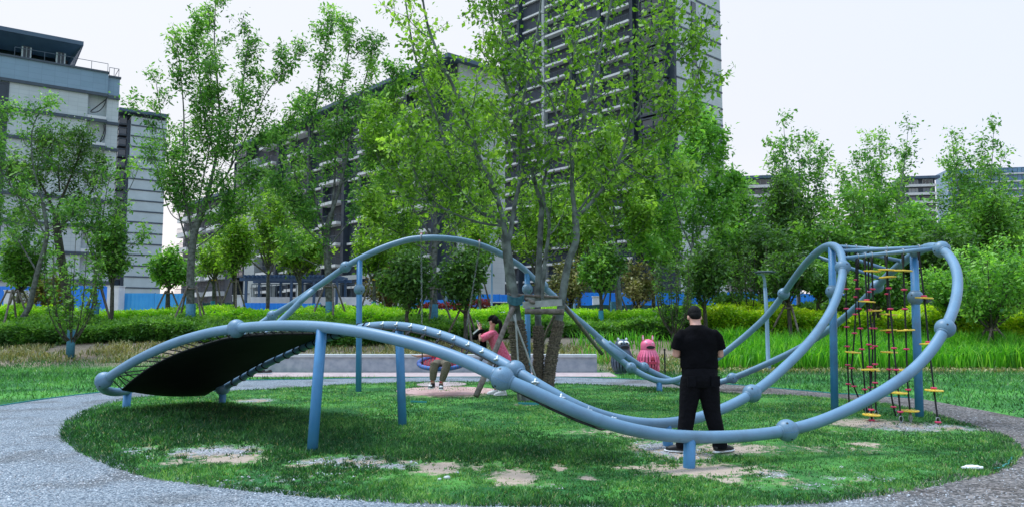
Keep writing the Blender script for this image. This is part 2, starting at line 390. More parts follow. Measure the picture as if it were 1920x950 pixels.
def r_out(a):
    a = (a + math.pi) % (2 * math.pi) - math.pi
    return float(np.interp(a, oa, orr, period=2 * math.pi))

# bare patches: (px, py, half width px, half height px, strength, kind 0 sand / 1 gravel)
patches = [(430, 868, 80, 14, 1.0, 0), (400, 855, 110, 16, .95, 1), (330, 872, 50, 8, .7, 0), (650, 872, 120, 12, .8, 1), (600, 873, 70, 9, .8, 1), (690, 866, 60, 9, .7, 1), (270, 850, 70, 12, .55, 1), (560, 880, 45, 7, .7, 0),
           (700, 872, 50, 9, .7, 0), (765, 872, 30, 6, .8, 0), (825, 885, 62, 17, 1.0, 0), (740, 880, 90, 10, .7, 1), (930, 892, 150, 30, .45, 0), (560, 905, 260, 20, .35, 1), (1500, 915, 200, 16, .45, 1), (1560, 850, 200, 12, .5, 0), (890, 882, 38, 8, .7, 0), (965, 903, 60, 22, 1.0, 0), (1020, 920, 40, 8, .5, 1), (1048, 884, 22, 9, .9, 0),
           (1105, 905, 24, 8, .8, 0), (1190, 884, 70, 6, .8, 0), (1320, 888, 150, 18, 1.0, 0), (1370, 908, 60, 12, .8, 0), (1450, 897, 45, 14, .75, 1), (1255, 850, 95, 22, 1.0, 1), (1380, 850, 110, 14, .9, 0), (1300, 862, 60, 10, .9, 0),
           (1450, 845, 60, 8, .6, 0), (1125, 815, 90, 8, .6, 0), (1200, 822, 80, 10, .7, 0), (1560, 905, 30, 8, .6, 1), (1620, 905, 30, 8, .5, 1), (1620, 839, 42, 6, .9, 0), (1490, 845, 40, 8, .5, 0), (1580, 815, 60, 5, .5, 0),
           (1620, 798, 110, 11, .95, 0), (1700, 806, 110, 12, .9, 1), (1780, 805, 70, 9, .8, 1), (1740, 890, 20, 8, .4, 1), (475, 757, 42, 7, .9, 1), (985, 762, 40, 4, .6, 0), (830, 744, 110, 7, .8, 0),
           (1060, 784, 40, 3, .5, 0), (1540, 735, 40, 4, .4, 0), (1090, 818, 60, 5, .5, 0), (1650, 900, 60, 12, .4, 1), (860, 662, 10, 2, .1, 0)]
PW = []
for px, py, hw, hh, st, kd in patches:
    g = G(px, py); a = G(px + hw, py); b = G(px, py - hh); c = G(px, py + hh)
    PW.append((g.x, (b.y + c.y) / 2, abs(a.x - g.x), max(.05, abs(b.y - c.y) / 2), st, kd))
PWA = np.array(PW)
def patch_val(x, y):
    """soil and gravel strength at arrays x,y"""
    s = np.zeros_like(x); g = np.zeros_like(x)
    for px, py, rx, ry, st, kd in PW:
        d = np.sqrt(((x - px) / rx) ** 2 + ((y - py) / ry) ** 2)
        v = st * np.clip(1.3 - d * .95, 0, 1)
        if kd == 0: s = np.maximum(s, v)
        else: g = np.maximum(g, v)
    return s, g
def vnoise(x, y, sc, seed=0.0, octs=2):
    """cheap value noise on arrays"""
    tot = np.zeros_like(x); amp = 1.0; norm = 0
    for o in range(octs):
        X = x * sc + seed * 17.3 + o * 31.7; Y = y * sc + seed * 7.1 - o * 12.9
        xi = np.floor(X); yi = np.floor(Y); fx = X - xi; fy = Y - yi
        fx = fx * fx * (3 - 2 * fx); fy = fy * fy * (3 - 2 * fy)
        h = lambda a, b: np.modf(np.abs(np.sin(a * 127.1 + b * 311.7) * 43758.5453))[0]
        v = (h(xi, yi) * (1 - fx) + h(xi + 1, yi) * fx) * (1 - fy) + (h(xi, yi + 1) * (1 - fx) + h(xi + 1, yi + 1) * fx) * fy
        tot += v * amp; norm += amp; amp *= .5; sc *= 2.1
    return tot / norm

def lawn_z(x, y):
    a = math.atan2(y - C0.y, x - C0.x); r = math.hypot(x - C0.x, y - C0.y); e = r_in(a) - r
    z = 0.008 + 0.035 * sstep(0, .6, e) + 0.02 * noise.noise(Vector((x * .8, y * .8, 5)))* sstep(0, .8, e)
    # raised bank of grass under the left end of the frame
    d2 = ((x + 5.6) / 1.6) ** 2 + ((y - 11.6) / 2.2) ** 2
    return z + 0.10 * math.exp(-d2) * sstep(0, .5, e)

# --- materials of the ground
def nmix(t, a, b, fac, blend='MIX'):
    m = t.nodes.new('ShaderNodeMix'); m.data_type = 'RGBA'; m.blend_type = blend
    for k, v in ((0, fac), (6, a), (7, b)):
        if isinstance(v, (int, float)): m.inputs[k].default_value = v
        elif isinstance(v, tuple): m.inputs[k].default_value = (*v, 1)
        else: t.links.new(v, m.inputs[k])
    return m.outputs[2]
def nnoise(t, tcn, sc, det=4, rough=.55):
    n = t.nodes.new('ShaderNodeTexNoise'); n.inputs['Scale'].default_value = sc; n.inputs['Detail'].default_value = det; n.inputs['Roughness'].default_value = rough
    t.links.new(tcn.outputs['Object'], n.inputs['Vector']); return n.outputs['Fac']
def nstep(t, v, lo, hi):
    r = t.nodes.new('ShaderNodeMapRange'); r.interpolation_type = 'SMOOTHSTEP'
    r.inputs['From Min'].default_value = lo; r.inputs['From Max'].default_value = hi
    t.links.new(v, r.inputs[0]); return r.outputs[0]
def nmath(t, op, a, b):
    m = t.nodes.new('ShaderNodeMath'); m.operation = op
    for k, v in ((0, a), (1, b)):
        if isinstance(v, (int, float)): m.inputs[k].default_value = v
        else: t.links.new(v, m.inputs[k])
    return m.outputs[0]
def gravel_nodes(t, tcn, ca, cb, cc, sc):
    vo = t.nodes.new('ShaderNodeTexVoronoi'); vo.inputs['Scale'].default_value = sc; t.links.new(tcn.outputs['Object'], vo.inputs['Vector'])
    r = t.nodes.new('ShaderNodeValToRGB'); e = r.color_ramp
    e.elements[0].color = (*ca, 1); e.elements[1].color = (*cc, 1); x = e.elements.new(.5); x.color = (*cb, 1)
    sp = t.nodes.new('ShaderNodeSeparateColor'); t.links.new(vo.outputs['Color'], sp.inputs[0])
    t.links.new(sp.outputs[0], r.inputs[0])
    dk = nstep(t, vo.outputs['Distance'], 0.75, 0.35)
    return nmix(t, nmix(t, r.outputs[0], (0.55, 0.55, 0.58), 1.0, 'MULTIPLY'), r.outputs[0], dk), vo.outputs['Distance']

def make_lawn_mat():
    m = bpy.data.materials.new('lawn_soil'); m.use_nodes = True; t = m.node_tree; b = t.nodes['Principled BSDF']
    b.inputs['Roughness'].default_value = 0.95; b.inputs['Specular IOR Level'].default_value = .2
    tcn = t.nodes.new('ShaderNodeTexCoord')
    g1 = nmix(t, (0.018, 0.11, 0.028), (0.08, 0.26, 0.05), nstep(t, nnoise(t, tcn, 1.3, 6), .4, .62))
    g2 = nmix(t, g1, (0.075, 0.13, 0.05), nstep(t, nnoise(t, tcn, 30, 4), .5, .75))
    sand = nmix(t, (0.33, 0.25, 0.20), (0.47, 0.385, 0.32), nnoise(t, tcn, 9, 8, .7))
    sand = nmix(t, sand, (0.20, 0.145, 0.11), nstep(t, nnoise(t, tcn, 60, 4), .55, .7))
    gr, gd = gravel_nodes(t, tcn, (0.16, 0.17, 0.19), (0.33, 0.33, 0.35), (0.52, 0.54, 0.58), 55)
    gr = nmix(t, gr, (0.34, 0.26, 0.20), nstep(t, nnoise(t, tcn, 3, 3), .45, .6))
    a1 = t.nodes.new('ShaderNodeAttribute'); a1.attribute_name = 'soil'
    a2 = t.nodes.new('ShaderNodeAttribute'); a2.attribute_name = 'gravel'
    n = nnoise(t, tcn, 9, 9, .78)
    f1 = nstep(t, nmath(t, 'ADD', a1.outputs['Fac'], nmath(t, 'MULTIPLY', nmath(t, 'SUBTRACT', n, .5), 3.0)), .36, .85)
    f2 = nstep(t, nmath(t, 'ADD', a2.outputs['Fac'], nmath(t, 'MULTIPLY', nmath(t, 'SUBTRACT', n, .5), 3.0)), .38, .80)
    c = nmix(t, g2, gr, f2); c = nmix(t, c, nmix(t, (0.15, 0.135, 0.075), sand, nstep(t, f1, .25, .85)), f1)
    t.links.new(c, b.inputs['Base Color'])
    bp = t.nodes.new('ShaderNodeBump'); bp.inputs['Strength'].default_value = .5; bp.inputs['Distance'].default_value = .02
    t.links.new(nnoise(t, tcn, 40, 6), bp.inputs['Height']); t.links.new(bp.outputs[0], b.inputs['Normal'])
    return m
def make_path_mat():
    m = bpy.data.materials.new('crushed_stone'); m.use_nodes = True; t = m.node_tree; b = t.nodes['Principled BSDF']
    b.inputs['Roughness'].default_value = 0.9; b.inputs['Specular IOR Level'].default_value = .25
    tcn = t.nodes.new('ShaderNodeTexCoord')
    g1, d1 = gravel_nodes(t, tcn, (0.07, 0.10, 0.14), (0.25, 0.30, 0.345), (0.44, 0.48, 0.52), 66)
    g2, d2 = gravel_nodes(t, tcn, (0.05, 0.05, 0.052), (0.17, 0.155, 0.145), (0.34, 0.31, 0.30), 38)
    sx = t.nodes.new('ShaderNodeSeparateXYZ'); t.links.new(tcn.outputs['Object'], sx.inputs[0])
    w = nmath(t, 'ADD', sx.outputs['X'], nmath(t, 'MULTIPLY', nnoise(t, tcn, .7, 4), 2.5))
    c = nmix(t, g1, g2, nstep(t, w, 3.0, 5.8))
    c = nmix(t, c, nmix(t, c, (0.62, 0.58, 0.55), 1.0, 'MULTIPLY'), nstep(t, nnoise(t, tcn, 1.1, 5), .45, .7))
    t.links.new(c, b.inputs['Base Color'])
    bp = t.nodes.new('ShaderNodeBump'); bp.inputs['Strength'].default_value = .9; bp.inputs['Distance'].default_value = .012; bp.invert = True
    t.links.new(d1, bp.inputs['Height']); t.links.new(bp.outputs[0], b.inputs['Normal'])
    return m
def make_ground_mat():
    m = bpy.data.materials.new('ground_soil'); m.use_nodes = True; t = m.node_tree; b = t.nodes['Principled BSDF']
    b.inputs['Roughness'].default_value = 0.95; b.inputs['Specular IOR Level'].default_value = .2
    tcn = t.nodes.new('ShaderNodeTexCoord')
    g = nmix(t, (0.018, 0.11, 0.028), (0.08, 0.27, 0.05), nstep(t, nnoise(t, tcn, .6, 6), .38, .62))
    g = nmix(t, g, (0.11, 0.20, 0.06), nstep(t, nnoise(t, tcn, 18, 4), .55, .75))
    soil = nmix(t, (0.15, 0.115, 0.085), (0.34, 0.28, 0.22), nnoise(t, tcn, 4, 8, .7))
    sx = t.nodes.new('ShaderNodeSeparateXYZ'); t.links.new(tcn.outputs['Object'], sx.inputs[0])
    yy = nmath(t, 'ADD', sx.outputs['Y'], nmath(t, 'MULTIPLY', nnoise(t, tcn, .8, 5), 2.0)); yy = nmath(t, 'ADD', yy, nmath(t, 'MULTIPLY', nstep(t, sx.outputs['X'], 2.0, 4.0), 2.0))
    c = nmix(t, g, soil, nstep(t, yy, 24.3, 26.0))
    t.links.new(c, b.inputs['Base Color'])
    bp = t.nodes.new('ShaderNodeBump'); bp.inputs['Strength'].default_value = .6; bp.inputs['Distance'].default_value = .05
    t.links.new(nnoise(t, tcn, 12, 6), bp.inputs['Height']); t.links.new(bp.outputs[0], b.inputs['Normal'])
    return m
M['lawn'] = make_lawn_mat(); M['path'] = make_path_mat(); M['ground'] = make_ground_mat()

# --- terrain sheet to the horizon
xs = sorted(set([-1500, -900, -500, -300, -200, -140, -100, -80] + list(range(-64, 65, 2)) + [80, 100, 140, 200, 300, 500, 900, 1500]))
ys = sorted(set([-300, -100, -40, -20, -10, 0, 10, 18, 21] + [22 + .5 * i for i in range(34)] + [40, 44, 50, 60, 75, 95, 130, 180, 260, 400, 700, 1200, 2000]))
mb = MB(); nx = len(xs)
mb.v = [(x, y, ground_z(x, y)) for y in ys for x in xs]
mb.f = [(j * nx + i, j * nx + i + 1, (j + 1) * nx + i + 1, (j + 1) * nx + i) for j in range(len(ys) - 1) for i in range(nx - 1)]
mb.mi = [0] * len(mb.f)
tag(mb.build('ground', M['ground'], smooth=True), kind='structure')
# --- gravel path ring
NA = 256; mb = MB(); K = 14
for i in range(NA):
    a = 2 * math.pi * i / NA - math.pi; r0 = r_in(a) - .25; r1 = r_out(a)
    for k in range(K + 1):
        r = r0 + (r1 - r0) * k / K; x, y = C0.x + r * math.cos(a), C0.y + r * math.sin(a)
        mb.v.append((x, y, 0.012 + 0.006 * noise.noise(Vector((x, y, 0)))))
mb.f = [(i * (K + 1) + k, i * (K + 1) + k + 1, ((i + 1) % NA) * (K + 1) + k + 1, ((i + 1) % NA) * (K + 1) + k) for i in range(NA) for k in range(K)]
mb.mi = [0] * len(mb.f)
for i, v in enumerate(mb.v): pass
tag(mb.build('gravel_path', M['path'], smooth=True), kind='structure')
# --- island lawn, radial sheet
NA = 420; K = 90; P = []
for i in range(NA):
    a = 2 * math.pi * i / NA - math.pi; R = r_in(a)
    for k in range(K + 1):
        r = R * (k / K) ** .8; x, y = C0.x + r * math.cos(a), C0.y + r * math.sin(a)
        P.append((x, y, lawn_z(x, y) if k < K else 0.0))
P = np.array(P); F = np.array([(i * (K + 1) + k, i * (K + 1) + k + 1, ((i + 1) % NA) * (K + 1) + k + 1, ((i + 1) % NA) * (K + 1) + k) for i in range(NA) for k in range(K)])
so_, gr_ = patch_val(P[:, 0], P[:, 1])
lawn_me = np_mesh('lawn', P, F, M['lawn'], {'soil': so_, 'gravel': gr_}, True)
tag(link(bpy.data.objects.new('lawn', lawn_me)), kind='structure')

# edging strips along the path (thin plastic, shows in places)
def edging(rf, a0, a1, off, zt):
    mb = MB(); n = max(3, int((a1 - a0) / 0.01)); L = []
    for i in range(n + 1):
        a = a0 + (a1 - a0) * i / n; r = rf(a) + off; x, y = C0.x + r * math.cos(a), C0.y + r * math.sin(a)
        L.append((x, y))
    for i in range(n):
        (x0, y0), (x1, y1) = L[i], L[i + 1]
        mb.bar((x0, y0, zt / 2), (x1, y1, zt / 2), .02, zt)
    return mb
mb = edging(r_out, 0.5, 3.05, .03, .03); tag(mb.build('path_edging', M['edging']), kind='structure')
mb = edging(r_in, -.60, -.42, .0, .022); tag(mb.build('path_edging', M['edging']), kind='structure')
for px0, px1, py in ((770, 800, 758), (972, 1010, 761)):
    mb = MB(); a, b = G(px0, py), G(px1, py + 1); mb.bar((a.x, a.y, .05), (b.x, b.y, .05), .02, .05); tag(mb.build('path_edging', M['edging']), kind='structure')

# --- grass blades
rng = np.random.default_rng(7)
def blade_mesh(name, x, y, z, h, w, lean, tint, mt, seg2=False):
    n = len(x); az = rng.uniform(0, 2 * np.pi, n); la = rng.uniform(0, 2 * np.pi, n)
    dx, dy = np.cos(az) * w / 2, np.sin(az) * w / 2
    lx, ly = np.cos(la) * lean * h, np.sin(la) * lean * h
    if not seg2:
        V = np.empty((n, 3, 3))
        V[:, 0] = np.stack([x - dx, y - dy, z - .005], 1); V[:, 1] = np.stack([x + dx, y + dy, z - .005], 1)
        V[:, 2] = np.stack([x + lx, y + ly, z + h * np.sqrt(np.clip(1 - lean ** 2 * .5, .2, 1))], 1)
        F = np.arange(n * 3).reshape(n, 3); return np_mesh(name, V.reshape(-1, 3), F, mt, {'tint': np.repeat(tint, 3)})
    V = np.empty((n, 5, 3)); zb = z - .01
    V[:, 0] = np.stack([x - dx, y - dy, zb], 1); V[:, 1] = np.stack([x + dx, y + dy, zb], 1)
    mx, my, mz = x + lx * .35, y + ly * .35, z + h * .62
    V[:, 2] = np.stack([mx + dx * .8, my + dy * .8, mz], 1); V[:, 3] = np.stack([mx - dx * .8, my - dy * .8, mz], 1)
    V[:, 4] = np.stack([x + lx, y + ly, z + h * (1 - lean * .35)], 1)
    b = np.arange(n)[:, None] * 5
    F = np.concatenate([b + np.array([[0, 1, 2]]), b + np.array([[0, 2, 3]]), b + np.array([[3, 2, 4]])])
    return np_mesh(name, V.reshape(-1, 3), F, mt, {'tint': np.repeat(tint, 5)})
def stuff(name, me, label=None, cat=None):
    o = link(bpy.data.objects.new(name, me)); return tag(o, label, cat, kind='stuff')
# island lawn: sample in the perspective's favour (more, shorter blades near)
n = 620000
a = rng.uniform(-np.pi, np.pi, n); R = np.array([r_in(v) for v in np.linspace(-np.pi, np.pi, 721)])
Ra = np.interp(a, np.linspace(-np.pi, np.pi, 721), R)
r = (Ra + .06) * np.sqrt(rng.uniform(0, 1, n)); x = C0.x + r * np.cos(a); y = C0.y + r * np.sin(a)
s, g = patch_val(x, y); nz = vnoise(x, y, 7, 1, 3); big = vnoise(x, y, .8, 2, 3); mid = vnoise(x, y, 2.6, 5, 2)
bare = np.maximum(s, g) * 1.08 + (nz - .5) * 1.1 + (vnoise(x, y, 20, 12, 2) - .5) * 1.4
keep = (bare + rng.normal(0, .20, n) < .40) & (rng.uniform(0, 1, n) < np.clip(7.5 / y, .25, 1) ** 1.4) & (rng.uniform(0, 1, n) < .35 + .9 * mid)
x, y, r, Ra, big, nz, mid, bare = [q[keep] for q in (x, y, r, Ra, big, nz, mid, bare)]
edge = Ra - r
# taller lush band under the hump and middle front; also the mask for painted shade
lush_shade = np.exp(-(((x + 4.2) / 2.6) ** 2 + ((y - 10.2) / 1.5) ** 2)) + .8 * np.exp(-(((x + 1.0) / 3.2) ** 2 + ((y - 8.7) / .8) ** 2)) + .5 * np.exp(-(edge / .25) ** 2)
lush_shade += np.exp(-(((x + 5.6) / 1.2) ** 2 + ((y - 12.0) / 1.2) ** 2))
h = (.012 + .020 * rng.uniform(0, 1, len(x)) + .04 * np.clip(nz - .45, 0, .5) * 2 + .03 * np.clip(mid - .5, 0, .5) * 2 + .055 * lush_shade * rng.uniform(.4, 1, len(x))) * (1 - .5 * np.clip(bare * 2, 0, 1))
zl = np.array([lawn_z(px, py) for px, py in zip(x[::40], y[::40])])
# height of the sheet, interpolated by the same formula for all
def lawn_z_arr(x, y, e):
    ss = lambda a, b, q: (lambda t: t * t * (3 - 2 * t))(np.clip((q - a) / (b - a), 0, 1))
    d2 = ((x + 5.6) / 1.6) ** 2 + ((y - 11.6) / 2.2) ** 2
    return .008 + .035 * ss(0, .6, e) + .10 * np.exp(-d2) * ss(0, .5, e)
tint = np.clip(.28 + .9 * (big - .45) + .6 * (mid - .45) + rng.normal(0, .26, len(x)) + .7 * (nz - .5) - .32 * np.clip(lush_shade, 0, 1), 0, 1)  # last term darkens the tall blades to paint in shade below the mat
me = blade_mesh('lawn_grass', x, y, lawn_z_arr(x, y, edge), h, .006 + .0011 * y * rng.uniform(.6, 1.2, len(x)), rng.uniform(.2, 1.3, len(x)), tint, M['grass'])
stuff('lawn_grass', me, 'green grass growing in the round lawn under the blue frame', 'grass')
dr = rng.uniform(0, 1, len(x)) < .05 + .10 * np.clip(bare + .3, 0, 1)
stuff('dry_blades', blade_mesh('dry_blades', x[dr] + .01, y[dr], lawn_z_arr(x[dr], y[dr], edge[dr]), h[dr] * .9, (.006 + .0012 * y[dr]), rng.uniform(.7, 1.8, dr.sum()), rng.uniform(.3, 1, dr.sum()), M['straw']),
      'withered straw coloured blades scattered through the round lawn', 'dry grass')
# outer lawn beyond the path
n = 150000
x = rng.uniform(-24, 24, n); y = 11 + 16 * rng.uniform(0, 1, n) ** .8
ang = np.arctan2(y - C0.y, x - C0.x); ro = np.interp(ang, np.linspace(-np.pi, np.pi, 721), np.array([r_out(v) for v in np.linspace(-np.pi, np.pi, 721)]))
nz = vnoise(x, y, 1.2, 3, 3); nb = vnoise(x, y, .4, 9, 2)
ok = (np.hypot(x - C0.x, y - C0.y) > ro + .02) & (np.abs(x) < y * .72 + 1) & (rng.uniform(0, 1, n) < .3 + nz)
ok &= ~((y > 20.3) & (y < 22.9) & (x > -7.4) & (x < 3.0))
ok &= ~((y > 25.6 + (nz - .5) * 2))
x, y, nz, nb = x[ok], y[ok], nz[ok], nb[ok]
zz = np.array([ground_z(p, q) for p, q in zip(x, y)])
h = (.04 + .06 * rng.uniform(0, 1, len(x)) + .10 * np.clip(nz - .5, 0, 1)) * (1 + .4 * (y > 19))
tint = np.clip(.3 + .9 * (nb - .45) + .6 * (nz - .5) + rng.normal(0, .2, len(x)), 0, 1)
stuff('outer_grass', blade_mesh('outer_grass', x, y, zz, h, .018 + .014 * rng.uniform(0, 1, len(x)), rng.uniform(.2, 1.2, len(x)), tint, M['grass']),
      'green grass beyond the far side of the gravel path', 'grass')
# long grass hanging over the path edge and around the post feet
# straw band of dry grass at the foot of the shrubs
n = 26000
x = rng.uniform(-22, 3.5, n); y = rng.uniform(24.9, 27.9, n); nz = vnoise(x, y, 1.0, 4, 3)
ok = (rng.uniform(0, 1, n) < (nz - .3) * 2.2) & (np.abs(x) < y * .72); x, y, nz = x[ok], y[ok], nz[ok]
zz = np.array([ground_z(p, q) for p, q in zip(x, y)])
stuff('dry_grass', blade_mesh('dry_grass', x, y, zz, .12 + .28 * rng.uniform(0, 1, len(x)) * nz, .022 + .02 * rng.uniform(0, 1, len(x)), rng.uniform(.3, 1.4, len(x)), np.clip(nz * .9 + rng.normal(0, .25, len(x)), 0, 1), M['straw'], True),
      'straw coloured dry grass at the foot of the dark shrubs', 'dry grass')
n = 9000
x = rng.uniform(3.0, 17, n); y = rng.uniform(22.4, 26.0, n); zz = np.array([ground_z(p, q) for p, q in zip(x, y)])
stuff('dry_grass', blade_mesh('dry_grass', x, y, zz, .05 + .15 * rng.uniform(0, 1, n), .03 + .02 * rng.uniform(0, 1, n), rng.uniform(.5, 1.6, n), rng.uniform(0, 1, n), M['straw'], True),
      'dry litter and withered grass on the bank behind the two bins', 'dry grass')
# reeds on the right bank
n = 15000
x = np.concatenate([rng.uniform(6.2, 17.8, n - 1500), rng.uniform(2.2, 6.6, 1500)]); y = rng.uniform(23.3, 27.2, n)
nz = vnoise(x, y, .9, 6, 2); dens = np.where(x > 6.4, .25 + nz, (nz > .56) * .5)
y = np.where(x < 6.4, y + 1.0, y)
ok = rng.uniform(0, 1, n) < dens; x, y, nz = x[ok], y[ok], nz[ok]
zz = np.array([ground_z(p, q) for p, q in zip(x, y)])
stuff('reed_bed', blade_mesh('reed_bed', x, y, zz, (.35 + .58 * nz + .22 * rng.uniform(0, 1, len(x))) * np.where(x < 6.4, .8, 1.05), .03 + .015 * rng.uniform(0, 1, len(x)), rng.uniform(.1, .75, len(x)), np.clip(rng.normal(.5, .25, len(x)), 0, 1), M['reed'], True),
      'bright green upright reed blades on the bank right of the bins', 'reeds')

# --- loose stones of the path near the camera
n = 46000
a = rng.uniform(-np.pi, np.pi, n * 3); r = rng.uniform(0, 9, n * 3)
Ra = np.interp(a, np.linspace(-np.pi, np.pi, 721), R)
rr = Ra + .02 + r; x = C0.x + rr * np.cos(a); y = C0.y + rr * np.sin(a)
ok = (y > 4.6) & (y < 13.5) & (np.abs(x) < y * .72 + .3) & (rng.uniform(0, 1, n * 3) < np.clip((8.5 / y) ** 2, .1, 1))
ro = np.interp(a, np.linspace(-np.pi, np.pi, 721), np.array([r_out(v) for v in np.linspace(-np.pi, np.pi, 721)])); ok &= rr < ro - .03
x, y = x[ok][:n], y[ok][:n]
# gravel spill inside the lawn
m2 = 60000; a2 = rng.uniform(-8, 9, m2); b2 = rng.uniform(6.2, 16, m2); s2, g2 = patch_val(a2, b2)
k2 = ((g2 + (vnoise(a2, b2, 6, 8, 2) - .5)) > .55); a2, b2 = a2[k2][:9000], b2[k2][:9000]
X = np.concatenate([x, a2]); Y = np.concatenate([y, b2]); Z = np.concatenate([np.full(len(x), .010), np.full(len(a2), .045)])
n = len(X); sz = rng.uniform(.005, .014, n)
base = np.array([(1, 0, 0), (-1, 0, 0), (0, 1, 0), (0, -1, 0), (0, 0, .75), (0, 0, -.5)], float)
V = base[None] * sz[:, None, None] * rng.uniform(.6, 1.35, (n, 6, 1)); az = rng.uniform(0, 6.28, n); c, s = np.cos(az)[:, None], np.sin(az)[:, None]
V = np.stack([V[..., 0] * c - V[..., 1] * s, V[..., 0] * s + V[..., 1] * c, V[..., 2]], -1) + np.stack([X, Y, Z], 1)[:, None]
F = np.array([(0, 2, 4), (2, 1, 4), (1, 3, 4), (3, 0, 4)]); F = (np.arange(n)[:, None, None] * 6 + F[None]).reshape(-1, 3)
def stone_mat():
    m = bpy.data.materials.new('loose_stone'); m.use_nodes = True; t = m.node_tree; b = t.nodes['Principled BSDF']; b.inputs['Roughness'].default_value = .85
    at = t.nodes.new('ShaderNodeAttribute'); at.attribute_name = 'tint'; r = t.nodes.new('ShaderNodeValToRGB'); e = r.color_ramp
    e.elements[0].color = (.06, .06, .065, 1); e.elements[1].color = (.50, .55, .61, 1); q = e.elements.new(.45); q.color = (.26, .265, .285, 1)
    t.links.new(at.outputs['Fac'], r.inputs[0]); t.links.new(r.outputs[0], b.inputs['Base Color']); return m
M['stone'] = stone_mat()
tn = np.clip(rng.normal(.55, .22, n) - .33 * np.clip((X - 2.5) / 3, 0, 1), 0, 1)
stuff('loose_gravel', np_mesh('loose_gravel', V.reshape(-1, 3), F, M['stone'], {'tint': np.repeat(tn, 6)}), 'crushed grey stones lying loose on the gravel path', 'gravel')

# --- pink rubber pads under the swing and paving at the foot of the low wall
def pad(name, px, py, rx_px, ry_px, mt, z):
    g = G(px, py); rx = rx_px * g.y / FPX; ry = (G(px, py - ry_px).y - G(px, py + ry_px).y) / 2; mb = MB(); n = 48; cy = (G(px, py - ry_px).y + G(px, py + ry_px).y) / 2
    ring = [(g.x + rx * math.cos(2 * math.pi * k / n) * (1 + .01 * math.sin(5 * k)), cy + ry * math.sin(2 * math.pi * k / n)) for k in range(n)]
    mb.add([(x, y, z) for x, y in ring] + [(x, y, z - .06) for x, y in ring], [tuple(range(n))] + [(k, k + n, (k + 1) % n + n, (k + 1) % n) for k in range(n)])
    return tag(mb.build(name, mt), kind='structure')
pad('rubber_pad', 838, 737, 94, 8.5, M['pad'], .058)
pad('rubber_pad', 828, 724, 46, 4.2, M['pad_pale'], .060)
mb = MB(); mb.box(-7.6, 2.9, 20.75, 22.35, -.05, .018); tag(mb.build('paved_strip', M['pad_pale']), kind='structure')
mb = MB(); mb.box(-8.1, -6.4, 21.0, 22.0, -.05, .022); tag(mb.build('paved_strip', M['pad_pale']), kind='structure')
# ================================================================== LOW SEAT WALL
sw = thing('seat_wall', 'long low grey concrete seat wall curving along the foot of the planted bank', 'wall', (0, 0, 0))
wl = [(470, 22.9), (500, 22.7), (560, 22.5), (700, 22.4), (850, 22.4), (1000, 22.4), (1118, 22.4)]
wpts = [Vector(((px - 960) / FPX * Y, Y, 0)) for px, Y in wl]; wpts = catmull(wpts, 5)
def wall_strip(pts, y0, y1, z0, z1):
    mb = MB(); vs = []
    for i, p in enumerate(pts):
        t = (pts[min(i + 1, len(pts) - 1)] - pts[max(0, i - 1)]).normalized(); nrm = Vector((-t.y, t.x, 0))
        for o, z in ((y0, z0), (y0, z1), (y1, z1), (y1, z0)): q = p + nrm * o; vs.append((q.x, q.y, z))
    fs = [(i * 4 + k, (i + 1) * 4 + k, (i + 1) * 4 + (k + 1) % 4, i * 4 + (k + 1) % 4) for i in range(len(pts) - 1) for k in range(4)]
    fs += [(0, 1, 2, 3), tuple((len(pts) - 1) * 4 + k for k in (3, 2, 1, 0))]
    mb.add(vs, fs); return mb
wall_strip(wpts, 0, .38, -.1, .46).build('wall_body', M['concrete'], sw, recalc=True)
wall_strip(wpts, -.04, .42, .462, .54).build('coping', M['coping'], sw, recalc=True)

# ================================================================== THE CLIMBING FRAME
TR, BR, PR = .066, .122, .062
A_px = [(195, 712, 10.9), (250, 673, 10.7), (330, 638, 10.45), (390, 622, 10.15), (448, 614, 9.9), (490, 610, 9.55), (540, 609, 9.15), (600, 610, 8.8), (680, 620, 8.4), (740, 635, 8.15), (803, 650, 7.95),
        (866, 671, 7.75), (917, 697, 7.6), (942, 710, 7.55), (993, 729, 7.5), (1043, 754, 7.5), (1094, 777, 7.5), (1166, 803, 7.6), (1229, 814, 7.75), (1293, 819, 7.9), (1356, 819, 8.05), (1419, 815, 8.2), (1475, 808, 8.35),
        (1530, 793, 8.5), (1576, 774, 8.6), (1623, 751, 8.75), (1669, 725, 8.95), (1715, 693, 9.15), (1750, 656, 9.3), (1774, 612, 9.45), (1789, 580, 9.7), (1796, 545, 10.0), (1797, 515, 10.3), (1788, 485, 10.7), (1768, 466, 11.05),
        (1751, 461, 11.3), (1735, 464, 11.55), (1718, 473, 11.85), (1698, 487, 12.3), (1668, 512, 13.1), (1645, 535, 13.7), (1620, 562, 14.2), (1590, 590, 14.7), (1543, 627, 15.3), (1498, 654, 15.8), (1435, 683, 16.4), (1371, 710, 16.8),
        (1345, 718, 16.9), (1315, 723, 16.9), (1285, 722, 16.8), (1255, 712, 16.8), (1230, 700, 16.8), (1205, 688, 16.75), (1188, 677, 16.65), (1168, 663, 16.55), (1140, 642, 16.5)]
